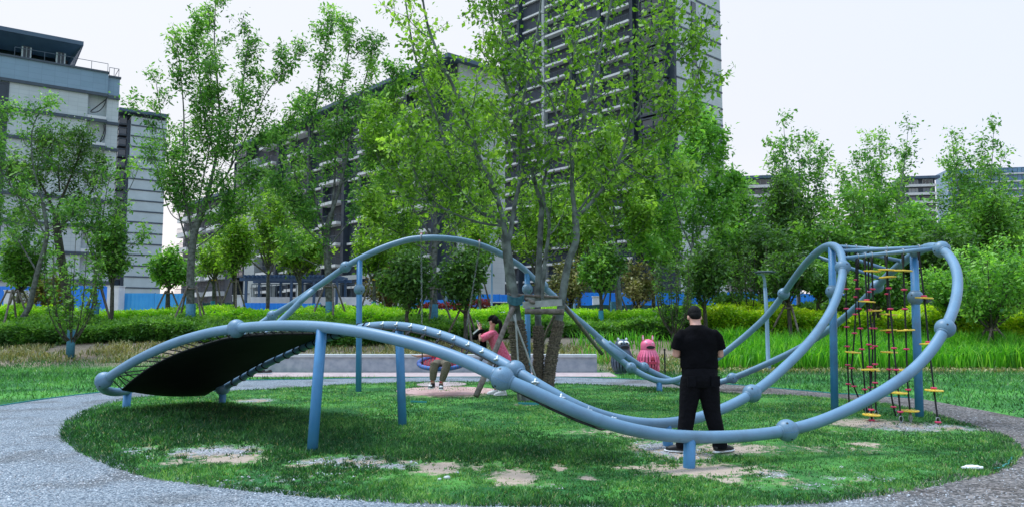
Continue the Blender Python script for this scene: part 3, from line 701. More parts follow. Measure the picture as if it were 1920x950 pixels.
B_px = [(418, 727, 13.5), (440, 714, 13.4), (463, 701, 13.25), (498, 681, 13.1), (533, 665, 12.95), (567, 650, 12.8), (609, 634, 12.4), (650, 619, 11.9), (695, 609, 11.5), (740, 608, 11.05), (790, 615, 10.6), (841, 631, 10.1), (892, 652, 9.6),
        (942, 679, 9.0), (965, 693, 8.8), (993, 711, 8.65), (1043, 741, 8.5), (1072, 756, 8.5), (1103, 771, 8.55), (1151, 786, 8.7), (1198, 794, 8.95), (1245, 794, 9.2), (1280, 790, 9.35), (1324, 779, 9.55), (1372, 760, 9.8), (1413, 736, 10.0),
        (1440, 716, 10.15), (1466, 692, 10.35), (1498, 662, 10.6), (1530, 628, 10.9), (1555, 590, 11.3), (1571, 556, 11.6), (1579, 525, 11.9), (1581, 500, 12.15), (1580, 480, 12.4), (1573, 465, 12.65), (1561, 458, 12.9), (1545, 462, 13.2),
        (1526, 477, 13.7), (1507, 496, 14.3), (1492, 518, 14.9), (1470, 548, 15.4), (1457, 569, 15.6), (1435, 597, 15.8), (1403, 624, 16.0), (1372, 651, 16.1), (1340, 674, 16.2), (1310, 694, 16.25), (1280, 708, 16.3), (1258, 715, 16.3), (1237, 716, 16.3),
        (1210, 706, 16.3), (1184, 690, 16.35), (1168, 678, 16.4), (1152, 664, 16.45), (1135, 649, 16.5), (1118, 632, 16.5)]
ARCH_px = [(1152, 660, 16.5), (1135, 643, 16.5), (1103, 614, 16.5), (1072, 588, 16.5), (1038, 554, 16.5), (1018, 536, 16.5), (1000, 521, 16.5), (975, 498, 16.4), (937, 475, 16.3), (899, 459, 16.2), (861, 450, 16.1), (818, 446, 16.0), (785, 447, 16.0), (760, 451, 16.0),
           (720, 464, 16.0), (680, 482, 16.05), (648, 500, 16.1), (615, 523, 16.2), (580, 547, 16.4), (566, 557, 16.5)]
EA_px = [(584, 544, 16.4), (566, 557, 16.6), (545, 571, 16.9), (526, 582, 17.1), (510, 591, 17.2), (480, 610, 17.1), (430, 650, 16.4), (370, 680, 15.5), (310, 700, 14.4), (265, 722, 13.2), (238, 733, 12.5), (215, 736, 11.9), (194, 731, 11.4), (184, 720, 11.1), (195, 712, 10.9)]
EB_px = [(584, 544, 16.4), (568, 560, 16.4), (548, 580, 16.3), (534, 594, 16.3), (500, 625, 16.1), (450, 670, 15.6), (415, 705, 15.0), (398, 722, 14.4), (402, 730, 13.9), (418, 727, 13.5)]
frame = thing('climbing_structure', 'large grey blue tubular play frame that loops and dips around the round lawn', 'climbing frame', (0, 11, 0))
def F_(o): o.location = o.location - Vector((0, 11, 0)); return o
def to3(L): return [U(*p) for p in L]
A3, B3, R3, EA3, EB3 = [catmull(smooth_pts(to3(L), 1), 6) for L in (A_px, B_px, ARCH_px, EA_px, EB_px)]
R3 = catmull(to3(ARCH_px), 6)
def near_i(C, p): return min(range(len(C)), key=lambda i: (C[i] - p).length_squared)
def split_rail(C, joints, rad=TR):
    idx = [0] + sorted(near_i(C, U(*j)) for j in joints) + [len(C) - 1]
    for i0, i1 in zip(idx, idx[1:]):
        if i1 - i0 < 2: continue
        mb = MB(); mb.tube(C[i0:i1 + 1], rad, 18); F_(mb.build('rail', M['tube'], frame, smooth=True))
ball_me = None
def make_ball(P, T, rad=BR):
    """cast ball joint with its seam and two recessed bolt holes"""
    global ball_me
    if ball_me is None:
        mb = MB(); mb.ell((0, 0, 0), 1, 1, 1, 28, 18); ball_me = mb.mesh('joint_ball', M['ball'], True)
        mb = MB(); mb.tube([(math.cos(2 * math.pi * k / 40) * 1.004, math.sin(2 * math.pi * k / 40) * 1.004, 0) for k in range(40)], .012, 5, closed=True); make_ball.seam = mb.mesh('ball_seam', M['post'])
        mb = MB(); mb.tube([(0, 0, .93), (0, 0, 1.012)], [.10, .10], 12); make_ball.hole = mb.mesh('bolt_hole', M['hole'])
        mb = MB(); mb.tube([(0, 0, .80), (0, 0, .90), (0, 0, .93)], [.62, .60, .56], 24, caps=False); make_ball.collar = mb.mesh('ball_collar', M['ball'], True)
    o = inst('joint_ball', ball_me, frame, P, T.to_track_quat('Z', 'Y').to_euler(), (rad, rad, rad)); F_(o)
    inst('ball_seam', make_ball.seam, o, rot=(math.pi / 2, .4, 0))
    inst('weld_ring', make_ball.collar, o); inst('weld_ring', make_ball.collar, o, rot=(math.pi, 0, 0))
    for az, el in ((.6, 1.25), (2.2, 1.9), (-1.2, 1.3), (3.9, 1.7), (-.1, 1.9)):
        inst('bolt_hole', make_ball.hole, o, rot=Vector((math.sin(el) * math.cos(az), math.sin(el) * math.sin(az), math.cos(el))).to_track_quat('Z', 'Y').to_euler())
    return o
JA = [(195, 712, 10.9), (448, 614, 9.9), (942, 710, 7.55), (1475, 808, 8.35), (1774, 612, 9.45), (1768, 466, 11.05), (1645, 535, 13.7), (1371, 710, 16.8), (1205, 688, 16.75)]
JB = [(418, 727, 13.5), (965, 693, 8.8), (1413, 736, 10.0), (1581, 500, 12.15), (1470, 548, 15.4), (1184, 690, 16.35)]
JR = [(1018, 536, 16.5), (648, 500, 16.1)]
JE = [(512, 590, 17.2)]
split_rail(A3, JA); split_rail(B3, JB); split_rail(R3, JR); split_rail(EA3, JE); split_rail(EB3, [])
for C, J in ((A3, JA), (B3, JB), (R3, JR), (EA3, JE)):
    for j in J:
        i = near_i(C, U(*j)); make_ball(C[i], C[min(i + 2, len(C) - 1)] - C[max(0, i - 2)])
# sleeves where two rails run into the single arch tube
for P0, P1, P2 in ((U(590, 541, 16.35), U(552, 568, 16.85), U(554, 573, 16.35)), (U(1128, 637, 16.5), U(1174, 668, 16.6), U(1166, 674, 16.4))):
    mb = MB(); vs = []
    for P, w in ((P0, .0), (P0.lerp((P1 + P2) / 2, .5), .6), ((P1 + P2) / 2, 1.0)):
        sp_ = (P1 - P2) * .5 * w; d = ((P1 + P2) / 2 - P0).normalized(); n_ = (P1 - P2).copy(); SL = sp_.length
        n_.normalize(); up = d.cross(n_).normalized()
        vs.append((P, n_ * (TR * 1.12 + SL * .9), up * TR * 1.1))
    mb.loft(vs, 20); F_(mb.build('junction_sleeve', M['tube'], frame, smooth=True))
# posts
def post(C, q, foot_px, foot_Y, ball_px=None):
    i = near_i(C, U(*q)); top = C[i]; f = Vector(((foot_px - 960) / FPX * foot_Y, foot_Y, -.15))
    r_ = ray(foot_px, 700); f.x = r_.x / r_.y * foot_Y
    mb = MB(); mb.tube([f, f.lerp(top, .5), top - Vector((0, 0, .02))], PR, 18); o = F_(mb.build('post', M['post'], frame, smooth=True))
    if ball_px:
        t = (ball_px[1]); 
        # point on the post at the image height of its ball
        best = min((f.lerp(top, k / 60) for k in range(61)), key=lambda p: abs((p.z - CAM_Z) / p.y * FPX - (600 - t)))
        make_ball(best, Vector((0, 0, 1)), BR * .98)
post(A3, (597, 610, 8.8), 587, 8.8)
post(B3, (752, 609, 11.0), 757, 11.0)
post(A3, (1290, 819, 7.9), 1287, 7.9)
post(B3, (1250, 794, 9.2), 1252, 9.2)
post(B3, (1561, 458, 12.9), 1562, 12.75, (1557, 548))
post(A3, (1713, 476, 11.95), 1720, 11.9, (1713, 557))
post(R3, (677, 484, 16.05), 673, 16.05, (675, 540))
post(R3, (990, 512, 16.45), 990, 16.45, (990, 543))
post(B3, (1237, 716, 16.3), 1237, 16.3)
post(EA3, (238, 733, 12.5), 238, 12.5)
post(B3, (418, 727, 13.5), 418, 13.5)
# overhead rungs between the two rails at the arch
rungs = [((1590, 482, 12.3), (1757, 466, 11.15)), ((1582, 470, 12.55), (1742, 463, 11.45)), ((1570, 463, 12.8), (1722, 471, 11.8)),
         ((1560, 465, 12.95), (1694, 489, 12.35)), ((1543, 472, 13.3), (1671, 504, 12.95)), ((1530, 483, 13.7), (1655, 520, 13.4))]
RG = []
for a, b in rungs:
    pa, pb = B3[near_i(B3, U(*a))], A3[near_i(A3, U(*b))]
    RG.append((pa, pb)); mb = MB(); mb.tube([pa, pa.lerp(pb, .5), pb], .032, 12); F_(mb.build('rung', M['tube'], frame, smooth=True))
# rubber mat on the hump
MA = catmull([U(*p) for p in [(229, 729, 11.9), (253, 708, 11.5), (286, 685, 11.2), (328, 664, 10.9), (370, 649, 10.6), (413, 636, 10.25), (448, 630, 10.0), (490, 626, 9.7), (540, 624, 9.35), (600, 624, 9.05)]], 6)
MBs = catmull([U(*p) for p in [(385, 739, 13.7), (430, 712, 13.3), (460, 695, 13.15), (498, 674, 13.0), (533, 658, 12.8), (567, 643, 12.65), (605, 628, 12.3), (640, 618, 11.9), (665, 612, 11.7), (690, 612, 11.5)]], 6)
mb = MB(); nu, nv = len(MA), 14
for i in range(nu):
    for j in range(nv):
        v = j / (nv - 1); p = MA[i].lerp(MBs[i], v); p.z -= .05 * math.sin(math.pi * v) * (1 - .5 * i / nu)
        mb.v.append(tuple(p))
base = len(mb.v)
for i in range(base): x, y, z = mb.v[i]; mb.v.append((x, y, z - .018))
for i in range(nu - 1):
    for j in range(nv - 1):
        q = (i * nv + j, i * nv + j + 1, (i + 1) * nv + j + 1, (i + 1) * nv + j); mb.f.append(q); mb.f.append(tuple(base + k for k in q[::-1]))
for i in range(nu - 1):
    for j in (0, nv - 1): mb.f.append((i * nv + j, (i + 1) * nv + j, base + (i + 1) * nv + j, base + i * nv + j))
for j in range(nv - 1):
    for i in (0, nu - 1): mb.f.append((i * nv + j, i * nv + j + 1, base + i * nv + j + 1, base + i * nv + j))
mb.mi = [0] * len(mb.f); F_(mb.build('climbing_mat', M['mat'], frame, smooth=True, recalc=True))
# lacing and clamps
mb = MB(); mb.tube([(0, 0, -.005), (0, 0, .035)], [.022, .016], 8)
for k in range(4): a = k * math.pi / 2; mb.tube([(0, 0, .012), (math.cos(a) * .04, math.sin(a) * .04, .004)], [.014, .010], 6)
mb.ell((0, 0, .036), .014, .014, .010, 8, 4)
clamp_me = mb.mesh('net_clamp', M['clamp'], True)
lace = MB()
def clamp(P, dirv):
    o = inst('net_clamp', clamp_me, frame, P + dirv.normalized() * TR * .95, dirv.to_track_quat('Z', 'Y').to_euler(), (1.15,) * 3); F_(o)
def march(C, i0, step):
    """indices along C about every `step` metres"""
    out_ = [i0]; acc = 0; i = i0
    while i < len(C) - 1:
        acc += (C[i + 1] - C[i]).length; i += 1
        if acc >= step: out_.append(i); acc = 0
    return out_
iA0 = near_i(A3, U(215, 698, 10.85))
for i in march(MA, 0, .16):
    p = MA[i]; q = A3[near_i(A3, p)]
    if i < 8: q = A3[near_i(A3, U(200 + i * 6, 708 - i * 3, 10.85))]
    lace.tube([q, p], .009, 5); 
    d = (p - q); clamp(q, d + Vector((0, -.0, .03)))
lace.tube(MA, .012, 5); lace.tube([p.lerp(MBs[i], .03) + Vector((0, 0, .02)) for i, p in enumerate(MA)], .008, 5)
for i in march(MBs, 0, .16):
    p = MBs[i]; k = near_i(B3, p); q = B3[k]; t = (B3[min(k + 1, len(B3) - 1)] - B3[max(k - 1, 0)]).normalized()
    x = t.cross(Vector((0, 0, 1))).normalized() * (TR + .008); y = t.cross(x).normalized() * (TR + .008)
    lace.tube([q + x * math.cos(a * math.pi / 5) + y * math.sin(a * math.pi / 5) + t * (a - 5) * .006 for a in range(10)], .011, 5, closed=True); lace.tube([q + Vector((0, -.05, .05)), p], .010, 5)
lace.tube(MBs, .012, 5)
F_(lace.build('mat_lacing', M['rope'], frame))
# rope net along the right half of the hump
iA = [near_i(A3, U(612, 611, 8.75)), near_i(A3, U(1105, 781, 7.5))]
iB = [near_i(B3, U(690, 609, 11.5)), near_i(B3, U(1150, 786, 8.7))]
def resamp(C, i0, i1, n):
    L = [0]
    for i in range(i0, i1): L.append(L[-1] + (C[i + 1] - C[i]).length)
    o = []
    for k in range(n):
        d = L[-1] * k / (n - 1); j = max(j_ for j_ in range(len(L)) if L[j_] <= d + 1e-9); j = min(j, len(L) - 2)
        f = (d - L[j]) / (L[j + 1] - L[j]); o.append(C[i0 + j].lerp(C[i0 + j + 1], min(1, f)))
    return o
NN = 15; NA_, NB_ = resamp(A3, iA[0], iA[1], NN), resamp(B3, iB[0], iB[1], NN)
net = MB(); rows = []; vv = [.06, .2, .35, .5, .65, .8, .94]
for i in range(NN):
    a, b = NA_[i], NB_[i]; d = b - a; L = d.length
    def pt(v): q = a.lerp(b, v); q.z -= (.10 * math.sin(math.pi * v)+ .03) * (1 if i > 0 else .3); return q
    a_, b_ = a + Vector((0, 0, -.02)), b + Vector((0, 0, -.02))
    row = [pt(v) for v in vv]; rows.append(row)
    net.tube([a_] + row + [b_], .011, 6)
    for v in (.12, .88):
        q, q2 = pt(v), pt(v + (.05 if v < .5 else -.05)); net.tube([q, q2], [.02, .017], 7)
    # clamp on the inner upper shoulder of the far rail, near rail mirrored
    u1 = (a - b).normalized(); clamp(b, Vector((u1.x, u1.y, .25))); clamp(a, Vector((-u1.x, -u1.y, -.15)))
for j in range(len(vv)): net.tube([r[j] for r in rows], .010, 5)
F_(net.build('rope_net', M['rope'], frame))

# ================================================================== HANGING ROPES WITH STEPS
mb = MB(); mb.tube([(0, 0, -.011), (0, 0, -.007), (0, 0, .007), (0, 0, .011)], [.118, .128, .128, .118], 24)
mb.tube([(0, 0, .0113), (0, 0, .018)], [.035, .03], 10)
for k in range(10): a = 2 * math.pi * k / 10; mb.tube([(math.cos(a) * .085, math.sin(a) * .085, .0112), (math.cos(a) * .085, math.sin(a) * .085, .0125)], .012, 6, mi=1)
disc_me = mb.mesh('foot_disc', [M['yellow'], M['hole']])
mb = MB(); mb.tube([(0, 0, -.013), (0, 0, -.008), (0, 0, .008), (0, 0, .013)], [.036, .044, .044, .036], 12); stop_me = mb.mesh('rope_stopper', M['pink'], True)
# (label, rung index, Y, image points down the rope, discs (image y), stoppers (image y))
ropes = [
    ('black climbing rope nearest the right hand post, alone on its outer side', [(1722, 478), (1733, 560), (1741, 640), (1750, 720), (1759, 792)], 10.95, [558, 643.5, 730.5], [554.5, 640, 726, 791.5]),
    ('black climbing rope just left of the right hand post, with its lowest yellow step largest', [(1693, 482), (1696, 560), (1699, 640), (1702, 720), (1707, 776)], 11.25, [507, 618.5, 694, 769], [542, 579, 653, 729]),
    ('black climbing rope in the middle pair that leans right towards its foot', [(1660, 486), (1668, 560), (1675, 640), (1683, 720), (1690, 792)], 11.1, [505, 519.5, 735.5], [539, 578, 652.5, 693, 770.5]),
    ('black climbing rope in the middle pair that hangs straight, then kinks right at its foot', [(1661, 486), (1664, 560), (1667, 650), (1668, 715), (1676, 765), (1681, 781)], 12.0, [589, 618, 659], [551, 621, 691, 762]),
    ('black climbing rope in the left centre with a tilted yellow step high up', [(1634, 484), (1637, 560), (1640, 620), (1641, 690), (1641, 740), (1644, 785)], 11.9, [509, 582], [542, 615, 648, 682, 717]),
    ('black climbing rope crossing its neighbour beside the lowest front yellow step', [(1621, 488), (1625, 560), (1629, 640), (1632, 720), (1635, 798)], 11.2, [565, 691, 776], [561, 645, 687, 767, 786]),
    ('black climbing rope leaning left, crossing behind the front yellow step', [(1627, 520), (1630, 570), (1636, 640), (1634, 700), (1630, 750), (1627, 790)], 12.4, [692.5], [546, 580, 614.5, 652, 725]),
    ('black climbing rope second from the left, stretched straight to the big front rail', [(1607, 485), (1609, 560), (1615, 640), (1621, 720), (1624, 760), (1628, 790)], 12.2, [], [540.5, 578, 615.5, 654, 729]),
    ('slack black climbing rope bowing left behind the big rail, with a tilted step', [(1605, 500), (1605, 560), (1601, 640), (1597, 690), (1600, 720), (1618, 762), (1626, 778)], 12.7, [659.5], [523.5, 556, 589, 623.5, 689, 723]),
    ('leftmost black climbing rope, with red stoppers only', [(1586, 505), (1586.5, 560), (1588, 640), (1590, 700), (1592, 756), (1593, 775)], 12.9, [], [541.5, 577, 612, 648, 683, 719.5, 756]),
]
for lab, pts, Y, discs, stops in ropes:
    # hang from the rung nearest to the rope's top
    topg = U(pts[0][0], pts[0][1], Y)
    best = None
    for pa, pb in RG:
        for k in range(1, 40):
            q = pa.lerp(pb, k / 40); px_ = 960 + q.x / (q.y * CP + (q.z - CAM_Z) * SP) * FPX
            e = abs(px_ - pts[0][0]) / 4 + abs(q.y - Y)
            if best is None or e < best[0]: best = (e, q)
    top = best[1] - Vector((0, 0, .03)); Yt = top.y
    foot = G(pts[-1][0], max(pts[-1][1], 600 + FPX * 1.5 / Y - 6)); Yf = min(foot.y, Y + .25) if foot.y < Y + 1.5 else Y
    P3 = []
    for i, (px, py) in enumerate(pts):
        f = i / (len(pts) - 1); P3.append(U(px, py, Yt * (1 - f) + (Yt * .2 + Y * .8) * f))
    P3[0] = top; P3[-1].z = min(P3[-1].z, .16)
    C = catmull(P3, 6); rt = thing('climbing_rope', lab, 'climbing rope', (C[-1].x, C[-1].y, 0), 0, 'ropes with steps hanging from the arch')
    org = Vector(rt.location)
    mb = MB(); mb.tube([p - org for p in C], .013, 7); mb.tube([C[0] - org, C[0] - org - Vector((0, 0, .16))], [.026, .018], 8); mb.build('rope', M['rope'], rt, smooth=True)
    mb = MB(); a = 2 * math.pi / 14; mb.tube([Vector((0, math.cos(k * a) * .045, math.sin(k * a) * .045)) + C[0] - org + Vector((0, 0, .03)) for k in range(14)], .008, 6, closed=True); mb.build('shackle', M['steel'], rt, smooth=True)
    def find(py):
        bestp = None
        for i in range(len(C) - 1):
            for k in range(8):
                p = C[i].lerp(C[i + 1], k / 8); yy = 475 - FPX * ((p.z - CAM_Z) * CP - p.y * SP) / ((p.z - CAM_Z) * SP + p.y * CP)
                if bestp is None or abs(yy - py) < bestp[0]: bestp = (abs(yy - py), p)
        return bestp[1]
    for k, dy in enumerate(discs):
        p = find(dy) - org; tl = [(.06), (-.05), (.03), (.0)][k % 4]
        inst('foot_disc', disc_me, rt, p, (tl * .6, tl, 0))
    for dy in stops: inst('rope_stopper', stop_me, rt, find(dy) - org)
    mb = MB(); e = C[-1] - org; mb.tube([(e.x, e.y, e.z + .02), (e.x * .8, e.y, max(e.z - .06, .06)), (0, 0, .02), (0.01, 0, -.1)], [.02, .014, .018, .018], 8)
    mb.tube([Vector((math.cos(k * a) * .03, 0, .10 + math.sin(k * a) * .04)) for k in range(14)], .007, 6, closed=True); mb.build('ground_anchor', M['steel'], rt, smooth=True)
# ================================================================== BUILDINGS
_wcache = {}; _wrand = 77
M['glass_mid'] = mat('window_glass_reflecting', (0.05, 0.08, 0.11), 0.08, 0, (0.09, 0.13, 0.17), 0.5, spec=0.8)
M['curtain'] = mat('pale_curtain', (0.20, 0.23, 0.25), 0.7, 0, (0.30, 0.32, 0.33), 2)
def window_meshes(w, h, mull=1, fr='frame', gl='glass', depth=.18):
    k = (w, h, mull, fr, gl)
    if k not in _wcache:
        mb = MB(); f = .09
        mb.box(0, w, -.02, depth, 0, f); mb.box(0, w, -.02, depth, h - f, h); mb.box(0, f, -.02, depth, f, h - f); mb.box(w - f, w, -.02, depth, f, h - f)
        for i in range(mull): x = w * (i + 1) / (mull + 1); mb.box(x - .035, x + .035, -.01, depth, f, h - f)
        a = mb.mesh('window', M[fr]); mb = MB(); mb.box(f, w - f, .06, .10, f, h - f); b = mb.mesh('pane', M[gl]); _wcache[k] = (a, b)
    return _wcache[k]
def add_window(parent, x, z, w, h, y=0.0, mull=1, fr='frame', gl='glass', rz=0, pos=None):
    global _wrand
    _wrand = (_wrand * 1103515245 + 12345) % 2147483648
    if gl == 'glass': gl = ('glass', 'glass', 'glass', 'glass_mid', 'glass', 'curtain', 'glass_mid')[(_wrand >> 12) % 7]
    a, b = window_meshes(w, h, mull, fr, gl)
    o = inst('window', a, parent, pos or (x, y, z), (0, 0, rz)); inst('pane', b, o); return o
_bcache = {}
def balcony(parent, x, z, w, d=1.3, slab_h=.38, rail_h=1.0, mt='slab', y=0.0):
    k = (w, d, slab_h, rail_h, mt)
    if k not in _bcache:
        mb = MB(); mb.box(0, w, -d, 0, 0, slab_h); a = mb.mesh('balcony_slab', M[mt])
        mb = MB(); mb.box(.03, w - .03, -d + .02, -d + .06, rail_h - .05, rail_h); mb.box(.03, w - .03, -d + .02, -d + .05, .03, .07)
        n = max(4, int(w / .45))
        for i in range(n + 1): xx = .04 + (w - .12) * i / n; mb.box(xx, xx + .035, -d + .022, -d + .048, .07, rail_h - .05)
        for sx in (.03, w - .07): mb.box(sx, sx + .04, -d + .06, 0, rail_h - .05, rail_h)
        b = mb.mesh('balcony_railing', M['rail']); _bcache[k] = (a, b)
    a, b = _bcache[k]
    o = inst('balcony_slab', a, parent, (x, y, z)); inst('balcony_railing', b, o, (0, 0, slab_h)); return o

def frame_at(name, label, cat, e, origin):
    return thing(name, label, cat, origin, math.atan2(e[1], e[0]))

# --- tall tower, centre right
t = frame_at('residential_tower', 'tall tower with dark balconied front and pale side wall, cut off at the top', 'tower', (.67, -.743), (-2.2, 152, 0))
FH = 2.95; NF = 34; L = 43.2; D = 13.8; H = FH * NF
mb = MB(); mb.box(0, L, 0, D, 0, H); mb.build('core_wall', M['dark_wall'], t)
mb = MB(); mb.box(L + .003, L + .25, .3, D, 0, H); mb.build('side_wall', M['tile'], t)
mb = MB(); mb.box(L - 1.0, L + .26, -.25, .3, 0, H); mb.build('corner_pier', M['dark_wall'], t)
mb = MB(); mb.box(-.6, L + .8, -1.2, D + .8, H, H + .8); mb.build('roof', M['soffit'], t)
bays = [(0.6, 5.6), (7.0, 5.6), (14.2, 6.4), (21.6, 5.6), (28.6, 6.2), (36.0, 3.6)]
for (x, w) in bays[1:]:
    mb = MB(); mb.box(x - 1.2, x - .55, -1.0, 0, 0, H - .01); mb.build('pier', M['dark_wall'] if x not in (14.2,) else M['stone_far'], t)
for f in range(NF):
    z = f * FH
    for bi, (x, w) in enumerate(bays[:5]):
        if bi not in (1, 3): balcony(t, x, z, w)
        else:
            if ('fe0', w) not in _bcache: m1 = MB(); m1.box(0, w, -.5, 0, 0, .36); _bcache[('fe0', w)] = m1.mesh('floor_edge', M['slab'])
            inst('floor_edge', _bcache[('fe0', w)], t, (x, 0, z))
        if 6 <= f: add_window(t, x + .5, z + .45, w - 1.0, 2.2, -.02, 2)
    # glazed boxes stepping out near the corner
    if f >= 4:
        mb_k = ('box',)
        if mb_k not in _bcache:
            m1 = MB(); m1.box(0, 5.2, -1.5, 0, 0, .34); m1.box(0, 5.2, -1.5, 0, 2.35, 2.6); m1.box(0, .2, -1.5, 0, .34, 2.35); m1.box(5.0, 5.2, -1.5, 0, .34, 2.35)
            m1.box(2.5, 2.62, -1.48, -1.4, .34, 2.35)
            for zz in (.9, 1.05): m1.box(.2, 5.0, -1.47, -1.42, zz, zz + .05)
            m2 = MB(); m2.box(.2, 5.0, -1.30, -1.26, .34, 2.35); _bcache[mb_k] = (m1.mesh('bay_window', M['frame']), m2.mesh('pane', M['glass']))
        o = inst('bay_window', _bcache[mb_k][0], t, (37.2, 0, z + .1)); inst('pane', _bcache[mb_k][1], o)
    # dark floor bands on the pale side, broken by the slot of windows
    k = 'bands'
    if k not in _bcache:
        m1 = MB(); m1.box(L + .25, L + .34, .3, 4.6, 0, .30); m1.box(L + .25, L + .34, 6.2, D + .01, 0, .30); _bcache[k] = m1.mesh('floor_band', M['band'])
        m1 = MB(); m1.box(L + .25, L + .40, 4.75, 6.05, 0, 2.2); _bcache['slot'] = m1.mesh('window', M['frame'])
        m1 = MB(); m1.box(L + .41, L + .42, 4.9, 5.9, .15, 2.05); _bcache['slotp'] = m1.mesh('pane', M['glass'])
    inst('floor_band', _bcache[k], t, (0, 0, z)); o = inst('window', _bcache['slot'], t, (0, 0, z + .3)); inst('pane', _bcache['slotp'], o)

# --- long mid-rise block, centre left
t = frame_at('apartment_block', 'long dark apartment block with white balcony edges seen between the left and centre trees', 'building', (.67, -.743), (-46.8, 129.6, 0))
L = 60.0; NF = 11; H = FH * NF - 1.0
mb = MB(); mb.box(0, L, 0, 7.5, 0, H); mb.build('core_wall', M['dark_wall'], t)
mb = MB(); mb.box(L + .003, L + .3, .3, 7.5, 0, H); mb.build('side_wall', M['stone_far'], t)
mb = MB(); mb.box(-1.2, L + 1.2, -2.0, 8.5, H, H + .5); mb.build('roof', M['soffit'], t)
for f in range(NF):
    z = f * FH
    x = 9.0; bi = 0
    while x < L - 6:
        w = 5.2 if bi % 2 == 0 else 3.6
        if bi % 2 == 0: balcony(t, x, z, w, 1.6)
        else:
            k = ('fe', w)
            if k not in _bcache: m1 = MB(); m1.box(0, w, -.4, 0, 0, .3); _bcache[k] = m1.mesh('floor_edge', M['slab'] if bi % 4 == 1 else M['band'])
            inst('floor_edge', _bcache[k], t, (x, 0, z))
        add_window(t, x + .4, z + .42, w - .8, 2.2, -.02, 1 if w < 4 else 2)
        x += w + .9; bi += 1
    if f >= 3:
        o = inst('bay_window', _bcache[('box',)][0], t, (-2.0 + .4, 0, z)); inst('pane', _bcache[('box',)][1], o)
x = 9.0; bi = 0
while x < L - 6:
    w = 5.2 if bi % 2 == 0 else 3.6
    mb = MB(); mb.box(x + w + .1, x + w + .8, -.9, 0, 0, H); mb.build('pier', M['dark_wall'], t); x += w + .9; bi += 1
# pale stone lining of the two lowest storeys and a pale pier
for x in (8.3, 14.6, 24.9, 35.1, 45.3, 55.5):
    mb = MB(); mb.box(x - .55, x + .55, -1.9, -.91, 0, 6.9); mb.build('stone_pier', M['stone_far'], t)
mb = MB(); mb.box(3.9, 8.0, -1.4, 0, 0, H - 3); mb.build('stone_wall', M['stone_far'], t)
k = 'sw'; m1 = MB(); m1.box(3.88, 8.02, -1.46, -1.4, 0, .14); mb_ = m1.mesh('floor_band', M['band'])
for f in range(1, NF - 1): inst('floor_band', mb_, t, (0, 0, f * FH))
mb = MB(); mb.box(7.7, L, -2.0, -1.91, 6.9, 7.5); mb.build('stone_lintel', M['stone_far'], t)
# lower wing further left
t2 = frame_at('apartment_wing', 'lower wing of dark apartments with curved white balconies left of the long block', 'building', (.67, -.743), (-66, 149, 0))
Lw = 26.0; NFw = 8; Hw = FH * NFw
mb = MB(); mb.box(0, Lw, 0, 11, 0, Hw); mb.build('core_wall', M['dark_wall'], t2)
mb = MB(); mb.box(-.8, Lw + .8, -1.6, 12, Hw, Hw + .5); mb.build('roof', M['soffit'], t2)
for f in range(NFw):
    for bi, x in enumerate((1.0, 9.0, 17.0)):
        balcony(t2, x, f * FH, 5.6, 1.6, .8); add_window(t2, x + .4, f * FH + .85, 4.8, 1.9, -.02, 2)

# --- pale building, far left
FH1 = 2.95; e = (.81, .5864); c1 = (-44.1, 82); L1 = 40.0
t = frame_at('corner_building', 'pale tiled building at the left edge with a dark overhanging roof and dangling black cables', 'building', e, (c1[0] - e[0] * L1, c1[1] - e[1] * L1, 0))
NF1 = 9; top = 26.6
XR0, XR1 = L1 - 3.05, L1 - 1.2       # recess
mb = MB(); mb.box(0, XR0, 0, 12, 0, top); mb.build('wall', M['tile'], t)
mb = MB(); mb.box(XR0, XR1, .7, 12, 0, top); mb.build('recess_wall', M['tile'], t)
mb = MB(); mb.box(XR1, L1, 0.25, 12, 0, top); mb.build('wall', M['tile'], t)
mb = MB(); mb.box(0, XR1, -.12, 12, top + .003, top + 2.3); mb.build('parapet', M['tile_parapet'], t)
mb = MB(); mb.box(XR1 + .003, L1, .2, 12, top + .003, top + 2.0); mb.build('parapet', M['tile_parapet'], t)
mb = MB(); mb.box(0, XR1 + .06, -.25, -.12, top + 2.3, top + 2.5); mb.box(0, XR1 + .06, -.12, .2, top + 2.31, top + 2.5); mb.build('coping', M['band'], t)
mb = MB(); mb.box(XR1 + .07, L1 + .1, .05, .5, top + 2.0, top + 2.2); mb.build('coping', M['band'], t)
for f in range(NF1):
    z = top - f * FH1
    mb = MB(); mb.box(0, XR1 + .05, -.20, -.003, z - .34, z - .003); mb.build('floor_band', M['band'], t)
    mb = MB(); mb.box(XR1 + .06, L1 + .08, .06, .247, z - .34 - .1, z - .1); mb.build('floor_band', M['band'], t)
    if f: mb = MB(); mb.box(XR0 + .01, XR1 - .01, .0, .698, z - .1, z + .35); mb.build('recess_sill', M['slab'], t)
# cables hanging in the recess
for z0, pts in ((top - .4, [(XR1 - .03, .1, 0), (XR1 - .3, .0, -1.0), (XR1 - .8, .0, -1.7), (XR1 - 1.4, .0, -1.9), (XR1 - 1.5, .05, -1.75), (XR1 - 1.0, .1, -1.2), (XR1 - .1, .15, -.2)]),
                (top - 3.4, [(XR1 - .05, .1, 0), (XR1 - .03, 0, -1.0), (XR1 - .2, 0, -1.7), (XR1 - .5, 0, -2.1), (XR1 - .35, .05, -1.6), (XR1 - .15, .1, -.8), (XR1 - .2, .1, -.1)])):
    mb = MB(); mb.tube(catmull([(p[0], p[1], z0 + p[2]) for p in pts], 5), .055, 6); mb.build('loose_cable', M['cable'], t)
